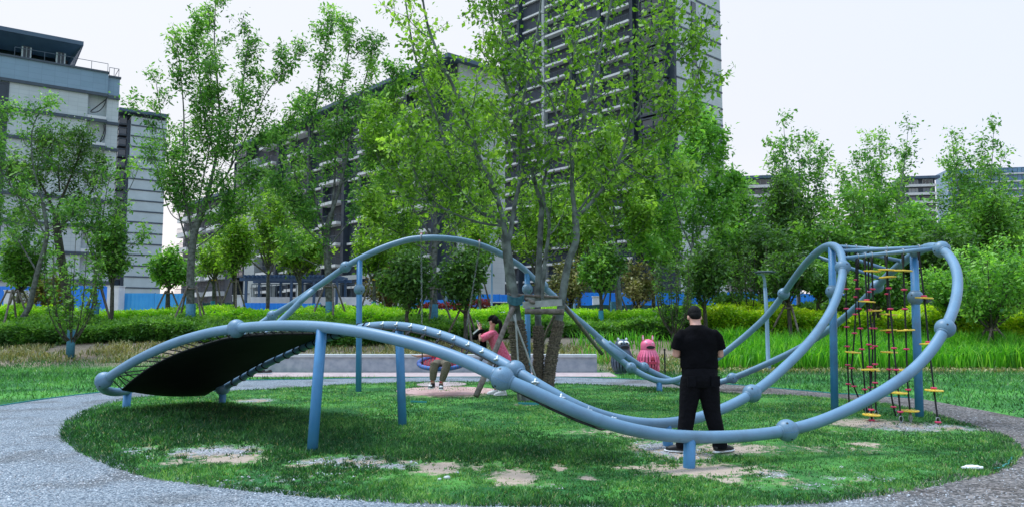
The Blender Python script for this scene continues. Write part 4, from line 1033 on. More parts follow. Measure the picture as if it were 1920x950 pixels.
# windows at the far left edge of the facade
for f in range(1, 9):
    add_window(t, L1 - 10.3 - 2.2, top - f * FH1 + .5, 2.0, 1.9, -.08, 1, gl='glass_blue')
mb = MB(); mb.box(L1 - 10.3 - 2.6, L1 - 10.25, -.07, -.003, 0, top - .4); mb.build('window_bay', M['dark_wall'], t)
# roof storey and overhanging roof
rt = top + 2.3; RX = L1 - 3.7
mb = MB(); mb.box(0, RX - 1.7, 4.5, 11, rt, rt + 2.9); mb.build('roof_storey', M['dark_wall'], t)
for x in (L1 - 9.3, L1 - 6.1): 
    mb = MB(); mb.box(x, x + .9, 2.4, 3.2, rt, rt + 2.6); mb.build('roof_column', M['frame_pale'], t)
    for q in (.15, .5): mb = MB(); mb.box(x + q, x + q + .25, 2.3, 2.397, rt + .5, rt + 2.2); mb.build('column_slot', M['frame'], t)
mb = MB(); zr = rt + 2.9
mb.add([(0, .6, zr), (RX, .6, zr), (RX, 12, zr), (0, 12, zr), (0, .6, zr + .45), (RX, .6, zr + .45), (RX, 12, zr + .45), (0, 12, zr + .45)],
       [(0, 3, 2, 1), (4, 5, 6, 7), (0, 1, 5, 4), (1, 2, 6, 5), (2, 3, 7, 6), (3, 0, 4, 7)]); mb.build('roof', M['soffit'], t)
mb = MB(); mb.add([(RX - .1, .8, zr - .003), (RX - 1.6, 4.0, rt), (RX - 1.6, 11.5, rt), (RX - .1, 11.5, zr - .003), (0, .8, zr - .003), (0, 3.4, zr - 1.2), (RX - 1.2, 3.4, zr - 1.2)],
                  [(0, 1, 2, 3), (0, 6, 1), (4, 5, 6, 0)]); mb.build('sloped_soffit', M['soffit'], t)
mb = MB()
for x0, x1, y in ((L1 - 10, RX - .9, 0.0), (RX - .8, XR1 - .05, 0.1), (XR1 + .1, L1 - .1, .35)):
    zb = rt + .2 if x1 < XR1 + 1 else rt - .1; n = max(2, int((x1 - x0) / 1.9))
    mb.box(x0, x1, y, y + .05, zb + .95, zb + 1.0)
    for i in range(n + 1): xx = x0 + (x1 - x0 - .05) * i / n; mb.box(xx, xx + .05, y, y + .05, zb, zb + .95)
mb.box(L1 - .15, L1 - .1, .4, 6, rt + .85, rt + .9); mb.build('roof_railing', M['rail'], t)

# --- slim tower behind it
c2 = (-104.0, 200.0)
t = frame_at('slim_tower', 'slim pale high-rise between the left building and the sky, dark balconies on its left side', 'tower', e, (*c2, 0))
Wd = 9.0; NF2 = 20; H2 = 57.5
mb = MB(); mb.box(.003, Wd, 0, 26, 0, H2 - .5); mb.build('front_wall', M['tile_far'], t)
mb = MB(); mb.box(-.8, 0, .8, 26, 0, H2 - 1.5); mb.build('side_wall', M['dark_wall'], t)
mb = MB(); mb.box(-3.2, Wd + .1, -1.2, 27, H2 + .4, H2 + 1.2); mb.build('roof', M['soffit'], t)
mb = MB(); mb.box(.8, Wd - .2, .8, 25, H2 - .5, H2 + .4); mb.build('roof_storey', M['dark_wall'], t)
m1 = MB(); m1.box(-.02, Wd + .02, -.14, -.003, 0, .36); bm_ = m1.mesh('floor_band', M['band'])
m1 = MB(); m1.box(-2.8, -.8, 1.2, 5.2, 0, .5); m1.box(-2.8, -.8, 1.2, 5.2, 2.0, 2.3); m1.box(-2.8, -2.6, 1.2, 1.4, .5, 2.0); m1.box(-2.8, -2.6, 5.0, 5.2, .5, 2.0); bw_ = m1.mesh('bay_window', M['frame'])
m1 = MB(); m1.box(-2.6, -.9, 1.4, 5.0, .5, 2.0); bp_ = m1.mesh('pane', M['glass'])
for f in range(NF2):
    z = H2 - 3.1 - f * 2.95
    if z < 0: break
    inst('floor_band', bm_, t, (0, 0, z))
    for yy in (0, 7.5, 15): o = inst('bay_window', bw_, t, (0, yy, z + .2)); inst('pane', bp_, o)

# --- distant blocks on the right
def far_block(label, px0, px1, top_py, Y, floors, gl='glass', roof=True, depth=14, cut=None):
    p0, p1 = U(px0, top_py, Y), U(px1, top_py, Y); w = p1.x - p0.x; H = p0.z; fh = 3.4
    t = thing('distant_block', label, 'building', (p0.x, Y, 0), -.18)
    mb = MB(); mb.box(0, w, 0, depth, 0, H); mb.build('wall', M['dark_wall'] if gl == 'glass' else M['glass_blue'], t)
    if roof: mb = MB(); mb.box(-1.5, w + 1.5, -1.8, depth + 1, H, H + 1.0); mb.build('roof', M['soffit'], t)
    key = ('far', w); m1 = MB(); m1.box(-.4, w + .4, -1.0, 0, 0, 1.0 if gl == 'glass' else .6); me = m1.mesh('floor_edge', M['slab'])
    nb = max(2, int(w / 7)); 
    for f in range(floors):
        z = H - 3.2 - f * fh
        if z < 3: break
        inst('floor_edge', me, t, (0, 0, z))
        for b in range(nb): add_window(t, w * b / nb + .8, z + 1.05, round(w / nb - 1.6, 2), 1.9, -.1, 2, 'frame_pale' if (gl == 'glass' and f == 0) else 'frame', gl)
    return t
far_block('distant mid-rise with white floor edges just right of the tall tower', 1366, 1490, 338, 262, 12)
far_block('distant mid-rise with a thin flat roof behind the middle trees on the right', 1698, 1748, 337, 300, 12)
far_block('distant blue glass office block behind the trees at the right edge', 1776, 1990, 318, 330, 16, 'glass_blue', False)

# ================================================================== SITE FENCES
def panel_mesh(w, h, mt):
    k = ('pan', w, h, mt)
    if k in _bcache: return _bcache[k]
    mb = MB(); n = max(4, int(w / .13)); vs = []
    for i in range(n + 1):
        x = w * i / n; y = .0 if i % 2 == 0 else -.035
        vs += [(x, y, 0), (x, y, h), (x, y + .012, 0), (x, y + .012, h)]
    fs = []
    for i in range(n):
        a, b = i * 4, (i + 1) * 4; fs += [(a, b, b + 1, a + 1), (b + 2, a + 2, a + 3, b + 3), (a + 1, b + 1, b + 3, a + 3)]
    mb.add(vs, fs); _bcache[k] = mb.mesh('panel', M[mt]); return _bcache[k]
def site_fence(label, px0, px1, top0, Y, mt='fence', base=1.1, pw=2.0, pillars=(), Y1=None):
    Y1 = Y1 or Y; a, b = U(px0, top0, Y), U(px1, top0, Y1); h = round(a.z - base, 2)
    d = Vector((b.x - a.x, b.y - a.y, 0)); Lf = d.length; n = max(1, round(Lf / pw)); w = round(Lf / n, 3)
    t = thing('site_fence', label, 'fence', (a.x, a.y, base), math.atan2(d.y, d.x))
    for i in range(n): inst('panel', panel_mesh(round(w - .02, 3), h, mt), t, (i * w, 0, 0), sc=(1, 1, 1 - .01 * ((i * 7) % 3)))
    for i in range(n + 1): mb = MB(); mb.box(i * w - .04, i * w + .04, .02, .09, -.1, h + .02); mb.build('fence_post', M['post'], t)
    return t
site_fence('bright blue corrugated site fence at the left edge, behind the dark multi-stemmed tree', -60, 207, 535, 50)
site_fence('bright blue corrugated site fence between the white pillar and the tall left tree', 229, 352, 549, 49, 'fence_pale')
site_fence('low flat blue hoarding in front of the pergola', 452, 600, 567, 50)
site_fence('blue corrugated fence right of the dark round-crowned tree in the centre', 755, 872, 561, 50)
site_fence('blue corrugated fence section behind the woman in pink', 874, 1000, 551, 49)
site_fence('long blue fence stretch behind the pair of animal bins', 1035, 1420, 547, 52)
site_fence('blue fence glimpsed behind the trees left of the rope arch', 1425, 1640, 549, 53)
def netting(label, px0, px1, top, Y, base=1.1):
    a, b = U(px0, top, Y), U(px1, top, Y); mb = MB(); n = 24; vs = []
    t = thing('green_netting', label, 'netting fence', (a.x, Y, base))
    for i in range(n + 1):
        x = (b.x - a.x) * i / n; y = .05 * math.sin(i * 1.7); h = a.z - base - .03 * (i % 3)
        vs += [(x, y, 0), (x, y, h), (x, y + .02, h), (x, y + .02, 0)]
    mb.add(vs, [(i * 4 + k, (i + 1) * 4 + k, (i + 1) * 4 + (k + 1) % 4, i * 4 + (k + 1) % 4) for i in range(n) for k in range(4)])
    mb.build('net_sheet', M['green_mesh'], t)
    for i in range(0, 5): x = (b.x - a.x) * i / 4; mb = MB(); mb.box(x - .04, x + .04, -.1, -.02, 0, a.z - base + .06); mb.build('net_post', M['band'], t)
netting('dark green netting fence behind the tall left tree', 362, 436, 566, 47)
netting('dark green netting fence between the low hoarding and the centre trees', 602, 758, 571, 48)
netting('long dark green netting fence below the blue stretch on the right', 1060, 1560, 570, 46)
for px, Y, top, w, lab in ((32, 48.5, 545, 1.0, 'white rendered gate pillar in the blue fence at the far left'), (218, 48.5, 537, .75, 'white rendered pillar where the two blue fences meet'),
                      (446, 48.5, 554, .5, 'white rendered pillar at the left end of the low hoarding'), (759, 48, 560, .35, 'narrow white pillar left of the centre blue fence'),
                      (868, 48, 560, .45, 'white pillar between the two centre blue fences'), (1118, 51, 556, .5, 'white pillar in the blue fence left of the bins')):
    p = U(px, top, Y); g = thing('fence_pillar', lab, 'pillar', (p.x, Y, 1.1))
    mb = MB(); mb.box(-w / 2, w / 2, -w / 2, w / 2, -.1, p.z - 1.1); mb.build('shaft', M['pillar'], g)
    mb = MB(); mb.box(-w / 2 - .04, w / 2 + .04, -w / 2 - .04, w / 2 + .04, p.z - 1.1, p.z - 1.04); mb.build('cap', M['slab'], g)
# pergola
Yp = 58; a, b = U(462, 523, Yp), U(632, 523, Yp); wpg = b.x - a.x; hp = a.z - 1.15
t = thing('pergola', 'dark blue steel pergola behind the low hoarding, left of centre', 'pergola', (a.x, Yp, 1.15))
for i in range(5):
    for y in (0, 3): mb = MB(); mb.box(wpg * i / 4 - .09, wpg * i / 4 + .09, y - .09, y + .09, 0, hp - .12); mb.build('pergola_post', M['pergola'], t)
for y in (0, 3): mb = MB(); mb.box(-.5, wpg + .5, y - .1, y + .1, hp - .12, hp + .14); mb.build('beam', M['pergola'], t)
m1 = MB(); m1.box(-.05, .05, -.6, 3.6, hp + .143, hp + .32); rf = m1.mesh('rafter', M['pergola'])
for i in range(22): inst('rafter', rf, t, (wpg * i / 21, 0, 0))
mb = MB()
for zz in (.35, 1.0): mb.box(0, wpg, -.03, .03, zz, zz + .06)
mb.build('handrail', M['rail'], t)
# low pale retaining wall with railing behind the netting
a, b = U(470, 556, 60), U(760, 556, 60)
t = thing('terrace_wall', 'low pale terrace wall with a metal railing in front of the dark apartments', 'wall', (a.x, 60, .9))
mb = MB(); mb.box(0, b.x - a.x, 0, .4, 0, a.z - .9); mb.build('terrace_body', M['pillar'], t)
mb = MB(); ww = b.x - a.x; hh = a.z - .9; mb.box(0, ww, .1, .15, hh + 1.0, hh + 1.06)
for i in range(int(ww / .4)): mb.box(i * .4, i * .4 + .04, .1, .14, hh, hh + 1.0)
mb.build('terrace_railing', M['rail'], t)
# ================================================================== TREES AND SHRUBS
def tubes_np(segs, sides):
    """segs: list of (polyline (m,3) array, radii (m,)) -> verts, quads (all polylines the same sides)"""
    V, F, b = [], [], 0
    ang = np.arange(sides) * 2 * np.pi / sides
    for P, R in segs:
        m = len(P); T = np.gradient(P, axis=0); T /= np.linalg.norm(T, axis=1)[:, None] + 1e-9
        ref = np.array([0.31, 0.17, .93]); x = np.cross(T, ref); x /= np.linalg.norm(x, axis=1)[:, None] + 1e-9; y = np.cross(T, x)
        ring = P[:, None] + (x[:, None] * np.cos(ang)[None, :, None] + y[:, None] * np.sin(ang)[None, :, None]) * R[:, None, None]
        V.append(ring.reshape(-1, 3))
        i = np.arange(m - 1)[:, None] * sides; k = np.arange(sides)[None]; l = (k + 1) % sides
        F.append(np.stack([b + i + k, b + i + l, b + i + sides + l, b + i + sides + k], -1).reshape(-1, 4)); b += m * sides
    return np.concatenate(V), np.concatenate(F)
def curve(a, b, c, n):
    t = np.linspace(0, 1, n)[:, None]; return a * (1 - t) ** 2 + 2 * b * t * (1 - t) + c * t ** 2
def nrm(v): return v / (np.linalg.norm(v) + 1e-9)
def np_catmull(P, sub=5): return np.array([tuple(p) for p in catmull([Vector(p) for p in P], sub)])

def leaves_np(rg, C, size, droop=.35, wratio=.5, fold=.25):
    """kite leaves of four points round the centres C"""
    n = len(C); az = rg.uniform(0, 2 * np.pi, n); el = rg.normal(-droop, .55, n)
    d = np.stack([np.cos(az) * np.cos(el), np.sin(az) * np.cos(el), np.sin(el)], 1)
    up = rg.normal(0, 1, (n, 3)) + np.array([0, 0, 1.2]); s = np.cross(d, up); s /= np.linalg.norm(s, axis=1)[:, None] + 1e-9
    nn = np.cross(s, d); L = size * rg.uniform(.45, 1.55, n)[:, None]
    V = np.stack([C, C + d * L * .5 + s * L * wratio * .5 + nn * L * fold * .3, C + d * L, C + d * L * .5 - s * L * wratio * .5 + nn * L * fold * .3], 1)
    b = np.arange(n)[:, None] * 4
    F = np.concatenate([b + np.array([[0, 1, 2]]), b + np.array([[0, 2, 3]])])
    return V.reshape(-1, 3), F

def grow(seed, stems, H, sec=8, twigs=5, per=22, size=.13, sec_len=1.2, tw_len=.45, spread=.09, start=.3, up=.35, droop=.3, wratio=.5, rlimb=.05, zmin=0.0, tint_mu=.58, low_dark=0.0):
    """stems: list of (points (m,3), r0, r1, leafy?) in local space -> (branch mesh arrays, leaf mesh arrays, tint)"""
    rg = np.random.default_rng(seed); big, mid, small = [], [], []; LC = []; LT = []
    for P, r0, r1, leafy in stems:
        P = np.asarray(P, float); m = len(P); big.append((P, np.linspace(r0, r1, m)))
        if not leafy: continue
        seg = np.linalg.norm(np.diff(P, axis=0), axis=1).sum()
        ns = max(3, int(sec * leafy))
        for k in range(ns):
            s = start + (1 - start) * (k + rg.uniform(0, 1)) / ns; s = min(s, .995); i = min(m - 2, int(s * (m - 1))); f = s * (m - 1) - i
            p = P[i] * (1 - f) + P[i + 1] * f; T = nrm(P[i + 1] - P[i]); az = rg.uniform(0, 2 * np.pi)
            if p[2] < zmin: continue
            o = np.array([math.cos(az), math.sin(az), 0.0]); L = sec_len * (1.15 - .75 * s) * rg.uniform(.6, 1.25)
            d = nrm(T * .55 + o * .9 + np.array([0, 0, up])); q = p + d * L; c = p + nrm(T * .3 + o) * L * .5
            Q = curve(p, c, q, 5); rr = max(.008, (r0 + (r1 - r0) * s) * .42); mid.append((Q, np.linspace(rr, .006, 5)))
            tn = rg.normal(0, .17)
            for j in range(twigs):
                u = .25 + .75 * (j + rg.uniform(0, 1)) / twigs; a = Q[min(4, int(u * 4))] if u > .98 else Q[int(u * 4)] * (1 - (u * 4) % 1) + Q[min(4, int(u * 4) + 1)] * ((u * 4) % 1)
                e = rg.normal(0, 1, 3); e[2] = abs(e[2]) * .5 + up * .6 - .1; e = nrm(nrm(e) + d * .5); l = tw_len * rg.uniform(.5, 1.3); b = a + e * l
                small.append((np.stack([a, a + e * l * .55 + rg.normal(0, .02, 3), b]), np.array([.006, .0045, .003])))
                w = rg.uniform(.15, 1.08, per); C = a + e * l * w[:, None] + rg.normal(0, spread, (per, 3)); LC.append(C)
                LT.append(np.full(per, tn + rg.normal(0, .06)))
        tip = P[-1]; C = tip + rg.normal(0, spread * 1.4, (per, 3)); LC.append(C); LT.append(np.zeros(per))
    LC = np.concatenate(LC); LT = np.concatenate(LT)
    LV, LF = leaves_np(rg, LC, size, droop, wratio)
    tint = np.clip(tint_mu + LT + rg.normal(0, .17, len(LC)), 0, 1)
    BV, BF = [], []; off = 0
    for L, sd in ((big, 9), (mid, 5), (small, 3)):
        if L: v, f = tubes_np(L, sd); BV.append(v); BF.append(f + off); off += len(v)
    return np.concatenate(BV), np.concatenate(BF), LV, LF, np.repeat(tint, 4)

def finish(t, res, bark, leaf, names=('trunk', 'crown')):
    BV, BF, LV, LF, tn = res
    a = inst(names[0], np_mesh(names[0], BV, BF, M[bark], smooth=True), t); b = inst(names[1], np_mesh(names[1], LV, LF, M[leaf], {'tint': tn}), t)
    return a, b

def wrap_and_stakes(t, wrap_h=1.0, r=.12, stakes=3, sh=1.9, mt='wrap', yellow=False, z0=0.0, seed=0, spread=.95, dark=True):
    if wrap_h: mb = MB(); mb.tube([(0, 0, z0), (0, 0, z0 + wrap_h * .5), (0, 0, z0 + wrap_h)], [r * 1.12, r * 1.08, r * 1.04], 12); mb.build('trunk_wrap', M[mt], t, smooth=True)
    if stakes:
        for k in range(stakes):
            a = 2 * math.pi * k / stakes + .4 + seed; mb = MB(); p0 = (math.cos(a) * spread, math.sin(a) * spread, -.1); p1 = (math.cos(a + .25) * (r + .05), math.sin(a + .25) * (r + .05), sh)
            mb.tube([p0, p1], [.045, .035], 7); mb.build('stake', M['pole_wood' if dark else 'plank'], t)
        mb = MB(); mb.tube([(math.cos(k * math.pi / 6) * (r + .04), math.sin(k * math.pi / 6) * (r + .04), sh - .1) for k in range(12)], .035, 6, closed=True); mb.build('tie_band', M['yellow' if yellow else 'pole_wood'], t)

# ---------- hero tree 1: the three stemmed tree in its timber support
def local(pts, org): return np.array([tuple(U(*p) - org) for p in pts])
o3 = G(985, 752); o3 = Vector((U(985, 745, 14.3).x, 14.3, 0))
rgc = random.Random(3)
def stem(pts, Y0, Y1, r0, r1, leafy, org):
    n = len(pts); L = [U(px, py, Y0 + (Y1 - Y0) * (i / (n - 1)) ** 1.2) - org for i, (px, py) in enumerate(pts)]
    return (np_catmull(L, 5), r0, r1, leafy)
t = thing('shade_tree', 'three stemmed tree with rope wrapped trunks held by a timber support on the lawn', 'tree', tuple(o3))
S3 = [stem([(984, 752), (978, 700), (972, 640), (966, 590), (960, 540), (953, 490), (947, 440)], 14.3, 14.2, .14, .085, 0, o3),
      stem([(947, 440), (940, 400), (922, 345), (900, 300), (882, 250), (862, 190), (830, 120), (800, 40), (785, -60), (770, -150)], 14.2, 13.3, .055, .012, 2.0, o3),
      stem([(950, 430), (925, 408), (895, 395), (862, 350), (840, 290), (825, 235), (800, 170), (775, 90), (760, 0), (750, -80)], 14.2, 14.9, .043, .012, 1.9, o3),
      stem([(948, 425), (900, 418), (850, 400), (810, 375), (780, 330), (765, 270)], 14.2, 13.6, .023, .008, 1.1, o3),
      stem([(955, 450), (965, 385), (978, 320), (975, 250), (955, 180), (935, 100), (920, 10), (915, -80), (910, -180)], 14.25, 14.6, .047, .012, 1.8, o3),
      stem([(1008, 745), (1010, 640), (1008, 570), (1010, 500), (1013, 440), (1016, 390)], 14.5, 14.6, .07, .055, 0, o3),
      stem([(1016, 390), (1000, 330), (985, 270), (980, 200), (995, 120), (1010, 40), (1020, -60), (1030, -160)], 14.6, 15.2, .043, .012, 1.7, o3),
      stem([(1016, 560), (1022, 490), (1030, 420), (1018, 360), (1030, 300), (1052, 230), (1068, 150), (1085, 60), (1100, -40), (1110, -140)], 14.5, 13.8, .039, .012, 1.9, o3),
      stem([(1026, 735), (1034, 670), (1048, 600), (1057, 540), (1066, 490), (1080, 450), (1078, 400)], 14.4, 14.3, .085, .065, 0, o3),
      stem([(1078, 400), (1072, 340), (1080, 270), (1100, 200), (1120, 120), (1140, 30), (1160, -60), (1170, -150)], 14.3, 14.8, .047, .012, 1.8, o3),
      stem([(1080, 408), (1105, 385), (1140, 340), (1165, 290), (1190, 220), (1215, 150), (1235, 70), (1250, -20), (1255, -90)], 14.3, 13.6, .039, .012, 1.8, o3),
      stem([(1082, 400), (1120, 350), (1170, 300), (1215, 270), (1245, 240), (1268, 218)], 14.3, 14.0, .023, .008, 1.2, o3),
      stem([(1190, 225), (1230, 170), (1255, 120), (1275, 85), (1290, 72)], 13.8, 13.9, .017, .008, .9, o3),
      stem([(1160, 300), (1205, 330), (1240, 345), (1262, 340)], 14.1, 13.8, .014, .007, .7, o3),
      stem([(1230, 250), (1265, 195), (1295, 165), (1318, 155)], 14.0, 14.1, .012, .006, .6, o3),
      stem([(1050, 235), (1020, 160), (960, 90), (930, 30)], 14.0, 13.5, .023, .008, 1.1, o3),
      stem([(860, 350), (820, 330), (780, 300), (750, 250)], 14.5, 14.0, .016, .007, .8, o3)]
a_, b_ = finish(t, grow(11, S3, 9, sec=10, twigs=6, per=14, size=.095, sec_len=1.15, tw_len=.42, spread=.085, start=.10, up=.25, droop=.55, wratio=.62, zmin=2.6, tint_mu=.54), 'bark_mid', 'leaf_maple')
# rope wrapping: rings round each lower stem
for si, (z0, z1, rad) in ((0, (0.25, 1.52, .165)), (5, (.3, 1.45, .105)), (8, (.25, 1.48, .115))):
    P = S3[si][0]; mb = MB(); z = z0
    while z < z1:
        i = min(range(len(P) - 1), key=lambda i: abs(P[i][2] - z)); f = (z - P[i][2]) / max(1e-3, P[i + 1][2] - P[i][2]) if i < len(P) - 1 else 0
        c = P[i] + (P[min(i + 1, len(P) - 1)] - P[i]) * max(-1, min(1, f)); sl = rgc.uniform(-.035, .035); r_ = rad * rgc.uniform(.985, 1.03)
        mb.tube([(c[0] + math.cos(a) * r_, c[1] + math.sin(a) * r_, z + sl * math.cos(a) - (.02 * math.sin(a * .5))) for a in [2 * math.pi * k / 12 for k in range(12)]], rgc.uniform(.009, .016), 5, closed=True)
        z += rgc.uniform(.015, .026)
    PP = [p for p in P if z0 - .1 < p[2] < z1 + .1]; mb.tube([tuple(p) for p in PP], rad * .95, 14); mb.build('rope_wrap', M['straw_rope'], t)
# timber support (its own thing)
sp = thing('timber_support', 'weathered timber support of poles and planks lashed around the three stemmed tree', 'tree support', tuple(o3))
def beam(name, a, b, r, mt='pole_wood', flat=None):
    mb = MB(); a, b = U(*a) - o3, U(*b) - o3
    if flat: mb.bar(a, b, flat[0], flat[1])
    else: n = 6; mb.tube([a.lerp(b, k / n) + Vector((rgc.uniform(-1, 1), rgc.uniform(-1, 1), rgc.uniform(-1, 1))) * r * .12 for k in range(n + 1)], [r * rgc.uniform(.92, 1.08) for _ in range(n + 1)], 9)
    mb.build(name, M[mt], sp, smooth=not flat)
beam('crossbar', (984, 583, 13.95), (1058, 584, 13.95), .055); beam('crossbar', (952, 551, 14.15), (1058, 558, 14.75), .028); beam('crossbar', (968, 552, 14.9), (1000, 566, 13.9), .035)
beam('plank', (980, 571, 14.05), (1054, 566, 14.05), .02, 'plank', (.03, .12))
beam('plank', (984, 560, 14.8), (1050, 558, 14.8), .02, 'plank', (.03, .10))
beam('slanted_pole', (965, 568, 14.1), (893, 742, 13.2), .05); beam('slanted_pole', (962, 590, 14.0), (1008, 716, 13.95), .018, 'plank'); beam('slanted_pole', (966, 588, 14.0), (976, 748, 13.9), .018, 'plank')
beam('slanted_pole', (1056, 570, 14.7), (1128, 662, 16.6), .04); beam('slanted_pole', (1040, 590, 14.6), (1008, 660, 16.2), .035)
mb = MB()
for k in range(9): c = U(967, 556 + k * 1.6, 14.15) - o3; mb.tube([(c.x + math.cos(a) * .15, c.y + math.sin(a) * .15, c.z + .03 * math.cos(a * 2)) for a in [2 * math.pi * q / 12 for q in range(12)]], .014, 5, closed=True)
mb.build('teal_lashing', M['lashing'], sp)

# ---------- hero trees behind, traced limbs
def traced(name, label, px, py_base, Y, stems, seed, leaf='leaf_ash', bark='bark', group=None, wrap=1.2, stakes=4, yellow=False, **kw):
    gz = ground_z(U(px, 600, Y).x, Y); org = Vector((U(px, 600, Y).x, Y, gz))
    t = thing(name, label, 'tree', tuple(org), 0, group); L = []
    for (pts, dY, r0, r1, lf) in stems: L.append(stem(pts, Y, Y + dY, r0 if lf == 0 else r0 * .7, r1, lf, org))
    tr = L[0][0]; L.append((np.array([(0, 0, -.2), (tr[0][0] * .5, 0, tr[0][2] * .5), tuple(tr[0])]), stems[0][2] * 1.15, stems[0][2], 0))
    finish(t, grow(seed, L, 12, **kw), bark, leaf); wrap_and_stakes(t, wrap, stems[0][2] * 1.1, stakes, 1.9, yellow=yellow, seed=seed)
    return t
kw = dict(sec=12, twigs=6, per=22, size=.16, sec_len=1.15, tw_len=.55, spread=.13, start=.18, up=.8, droop=.35, wratio=.42)
traced('street_tree', 'tall open crowned tree left of centre, its top reaching the top of the picture', 357, 620, 30, [
    ([(357, 560), (358, 500), (364, 440), (378, 400), (388, 370)], 0, .16, .12, 0), ([(388, 370), (402, 310), (412, 240), (408, 160), (402, 80), (404, 10)], 1, .10, .015, 1.5), ([(364, 440), (348, 380), (342, 310), (345, 230), (340, 150), (330, 70)], -1, .07, .015, 1.3),
    ([(385, 380), (430, 320), (440, 260), (452, 190), (460, 120), (468, 55)], -.8, .06, .015, 1.2), ([(430, 320), (470, 240), (500, 175), (535, 130), (560, 100)], 1, .045, .012, 1.0), ([(358, 480), (335, 400), (318, 320), (305, 240), (292, 150)], 1.2, .05, .012, .9),
    ([(405, 300), (385, 230), (375, 160), (370, 90), (362, 50)], -1, .05, .012, 1.0), ([(430, 330), (480, 290), (530, 250), (560, 200)], -1.2, .03, .01, .7), ([(360, 470), (400, 440), (440, 400), (475, 370), (500, 350)], 1, .035, .01, .6),
    ([(342, 300), (310, 270), (270, 215), (250, 210)], 0, .02, .008, .3), ([(350, 420), (320, 400), (300, 340), (285, 270)], -1, .03, .01, .5), ([(366, 430), (378, 350), (392, 280), (398, 200), (392, 120)], .4, .05, .012, 1.1), ([(360, 460), (352, 400), (330, 360), (318, 300)], -.6, .04, .01, .8),
    ([(372, 420), (410, 380), (450, 350), (480, 330)], -.7, .035, .01, .9), ([(366, 440), (400, 420), (430, 405), (455, 398)], .6, .03, .01, .7), ([(395, 350), (430, 290), (470, 270), (510, 262)], .4, .03, .01, .8)], 21, leaf='leaf_ash', **kw)
traced('street_tree', 'tall upright tree with a forked top in front of the long dark block', 618, 620, 30.5, [
    ([(618, 560), (615, 500), (612, 440), (622, 400)], 0, .16, .12, 0), ([(622, 400), (640, 340), (655, 270), (672, 200), (690, 130), (700, 80)], .8, .10, .015, 1.5), ([(612, 440), (590, 370), (580, 300), (590, 220), (600, 140), (612, 80), (625, 40)], -.8, .08, .015, 1.5),
    ([(622, 400), (628, 330), (630, 250), (640, 170), (655, 90), (650, 50)], 1.2, .07, .015, 1.4), ([(605, 420), (570, 370), (550, 310), (560, 240), (570, 180)], .8, .05, .012, 1.0), ([(660, 260), (700, 220), (730, 170), (740, 130)], -1, .04, .012, .9),
    ([(615, 470), (575, 430), (540, 390), (520, 350)], -1, .04, .01, .8), ([(620, 460), (660, 410), (700, 370), (725, 330)], 1, .045, .01, .9), ([(635, 350), (675, 320), (710, 290), (735, 240)], -1.3, .035, .01, .8), ([(600, 500), (565, 480), (535, 450)], 1, .03, .01, .6), ([(618, 450), (590, 420), (560, 400), (545, 360)], -.5, .035, .01, .7)], 22, leaf='leaf_ash', **kw)
traced('street_tree', 'broad leafy tree behind the top of the single blue arch', 813, 620, 29.5, [
    ([(813, 560), (812, 510), (815, 460), (818, 420)], 0, .15, .11, 0), ([(818, 420), (812, 350), (800, 280), (805, 210), (800, 150)], .8, .09, .015, 1.5), ([(818, 430), (850, 370), (870, 300), (865, 230), (850, 170)], -.8, .07, .015, 1.4),
    ([(815, 450), (780, 400), (750, 340), (740, 270), (735, 200)], 1, .07, .015, 1.4), ([(815, 480), (770, 450), (720, 420), (690, 380)], -1, .05, .012, 1.0), ([(818, 460), (860, 420), (900, 390), (930, 350)], 1, .05, .012, 1.0),
    ([(750, 340), (715, 310), (700, 260), (705, 210)], -1.2, .04, .01, 1.0), ([(813, 500), (780, 480), (750, 470)], 1, .03, .01, .6), ([(870, 300), (900, 260), (915, 210)], 1, .04, .01, .8)], 23, leaf='leaf_maple', **kw)
traced('street_tree', 'dark leaved spreading tree in front of the slim tower at the left', 127, 600, 31, [
    ([(130, 585), (120, 520), (108, 440), (104, 400)], 0, .20, .13, 0), ([(104, 400), (85, 360), (70, 330), (75, 290), (85, 265)], .8, .08, .015, 1.3), ([(104, 400), (125, 350), (140, 315), (150, 285), (158, 258)], -.8, .08, .015, 1.3),
    ([(110, 430), (140, 400), (165, 370), (182, 335), (190, 305)], 1, .06, .015, 1.1), ([(104, 400), (60, 380), (35, 350), (25, 320)], -1, .06, .015, 1.1), ([(112, 360), (110, 325), (112, 290), (120, 262)], 1, .05, .012, 1.0), ([(112, 450), (70, 430), (40, 400)], 1, .04, .01, .7)], 24, leaf='leaf_dark', bark='bark_dark', wrap=0, stakes=0, **dict(kw, size=.13, per=22))
traced('street_tree', 'leaning pale stemmed tree whose bright sprigs rise over the left building', 20, 620, 29, [
    ([(55, 575), (70, 510), (88, 440), (80, 380)], 0, .10, .07, 0), ([(80, 380), (62, 310), (60, 250), (72, 215), (84, 200)], .5, .05, .01, .6), ([(85, 440), (60, 400), (20, 350), (-5, 300), (-10, 250)], -.6, .05, .01, 1.0), ([(70, 510), (40, 460), (10, 420), (-20, 380)], .6, .05, .01, 1.0),
    ([(88, 430), (120, 420), (140, 400)], -.5, .03, .01, .5), ([(20, 350), (0, 260), (5, 210)], .5, .03, .01, .9)], 25, leaf='leaf_ash', bark='bark', wrap=0, **dict(kw, per=16))
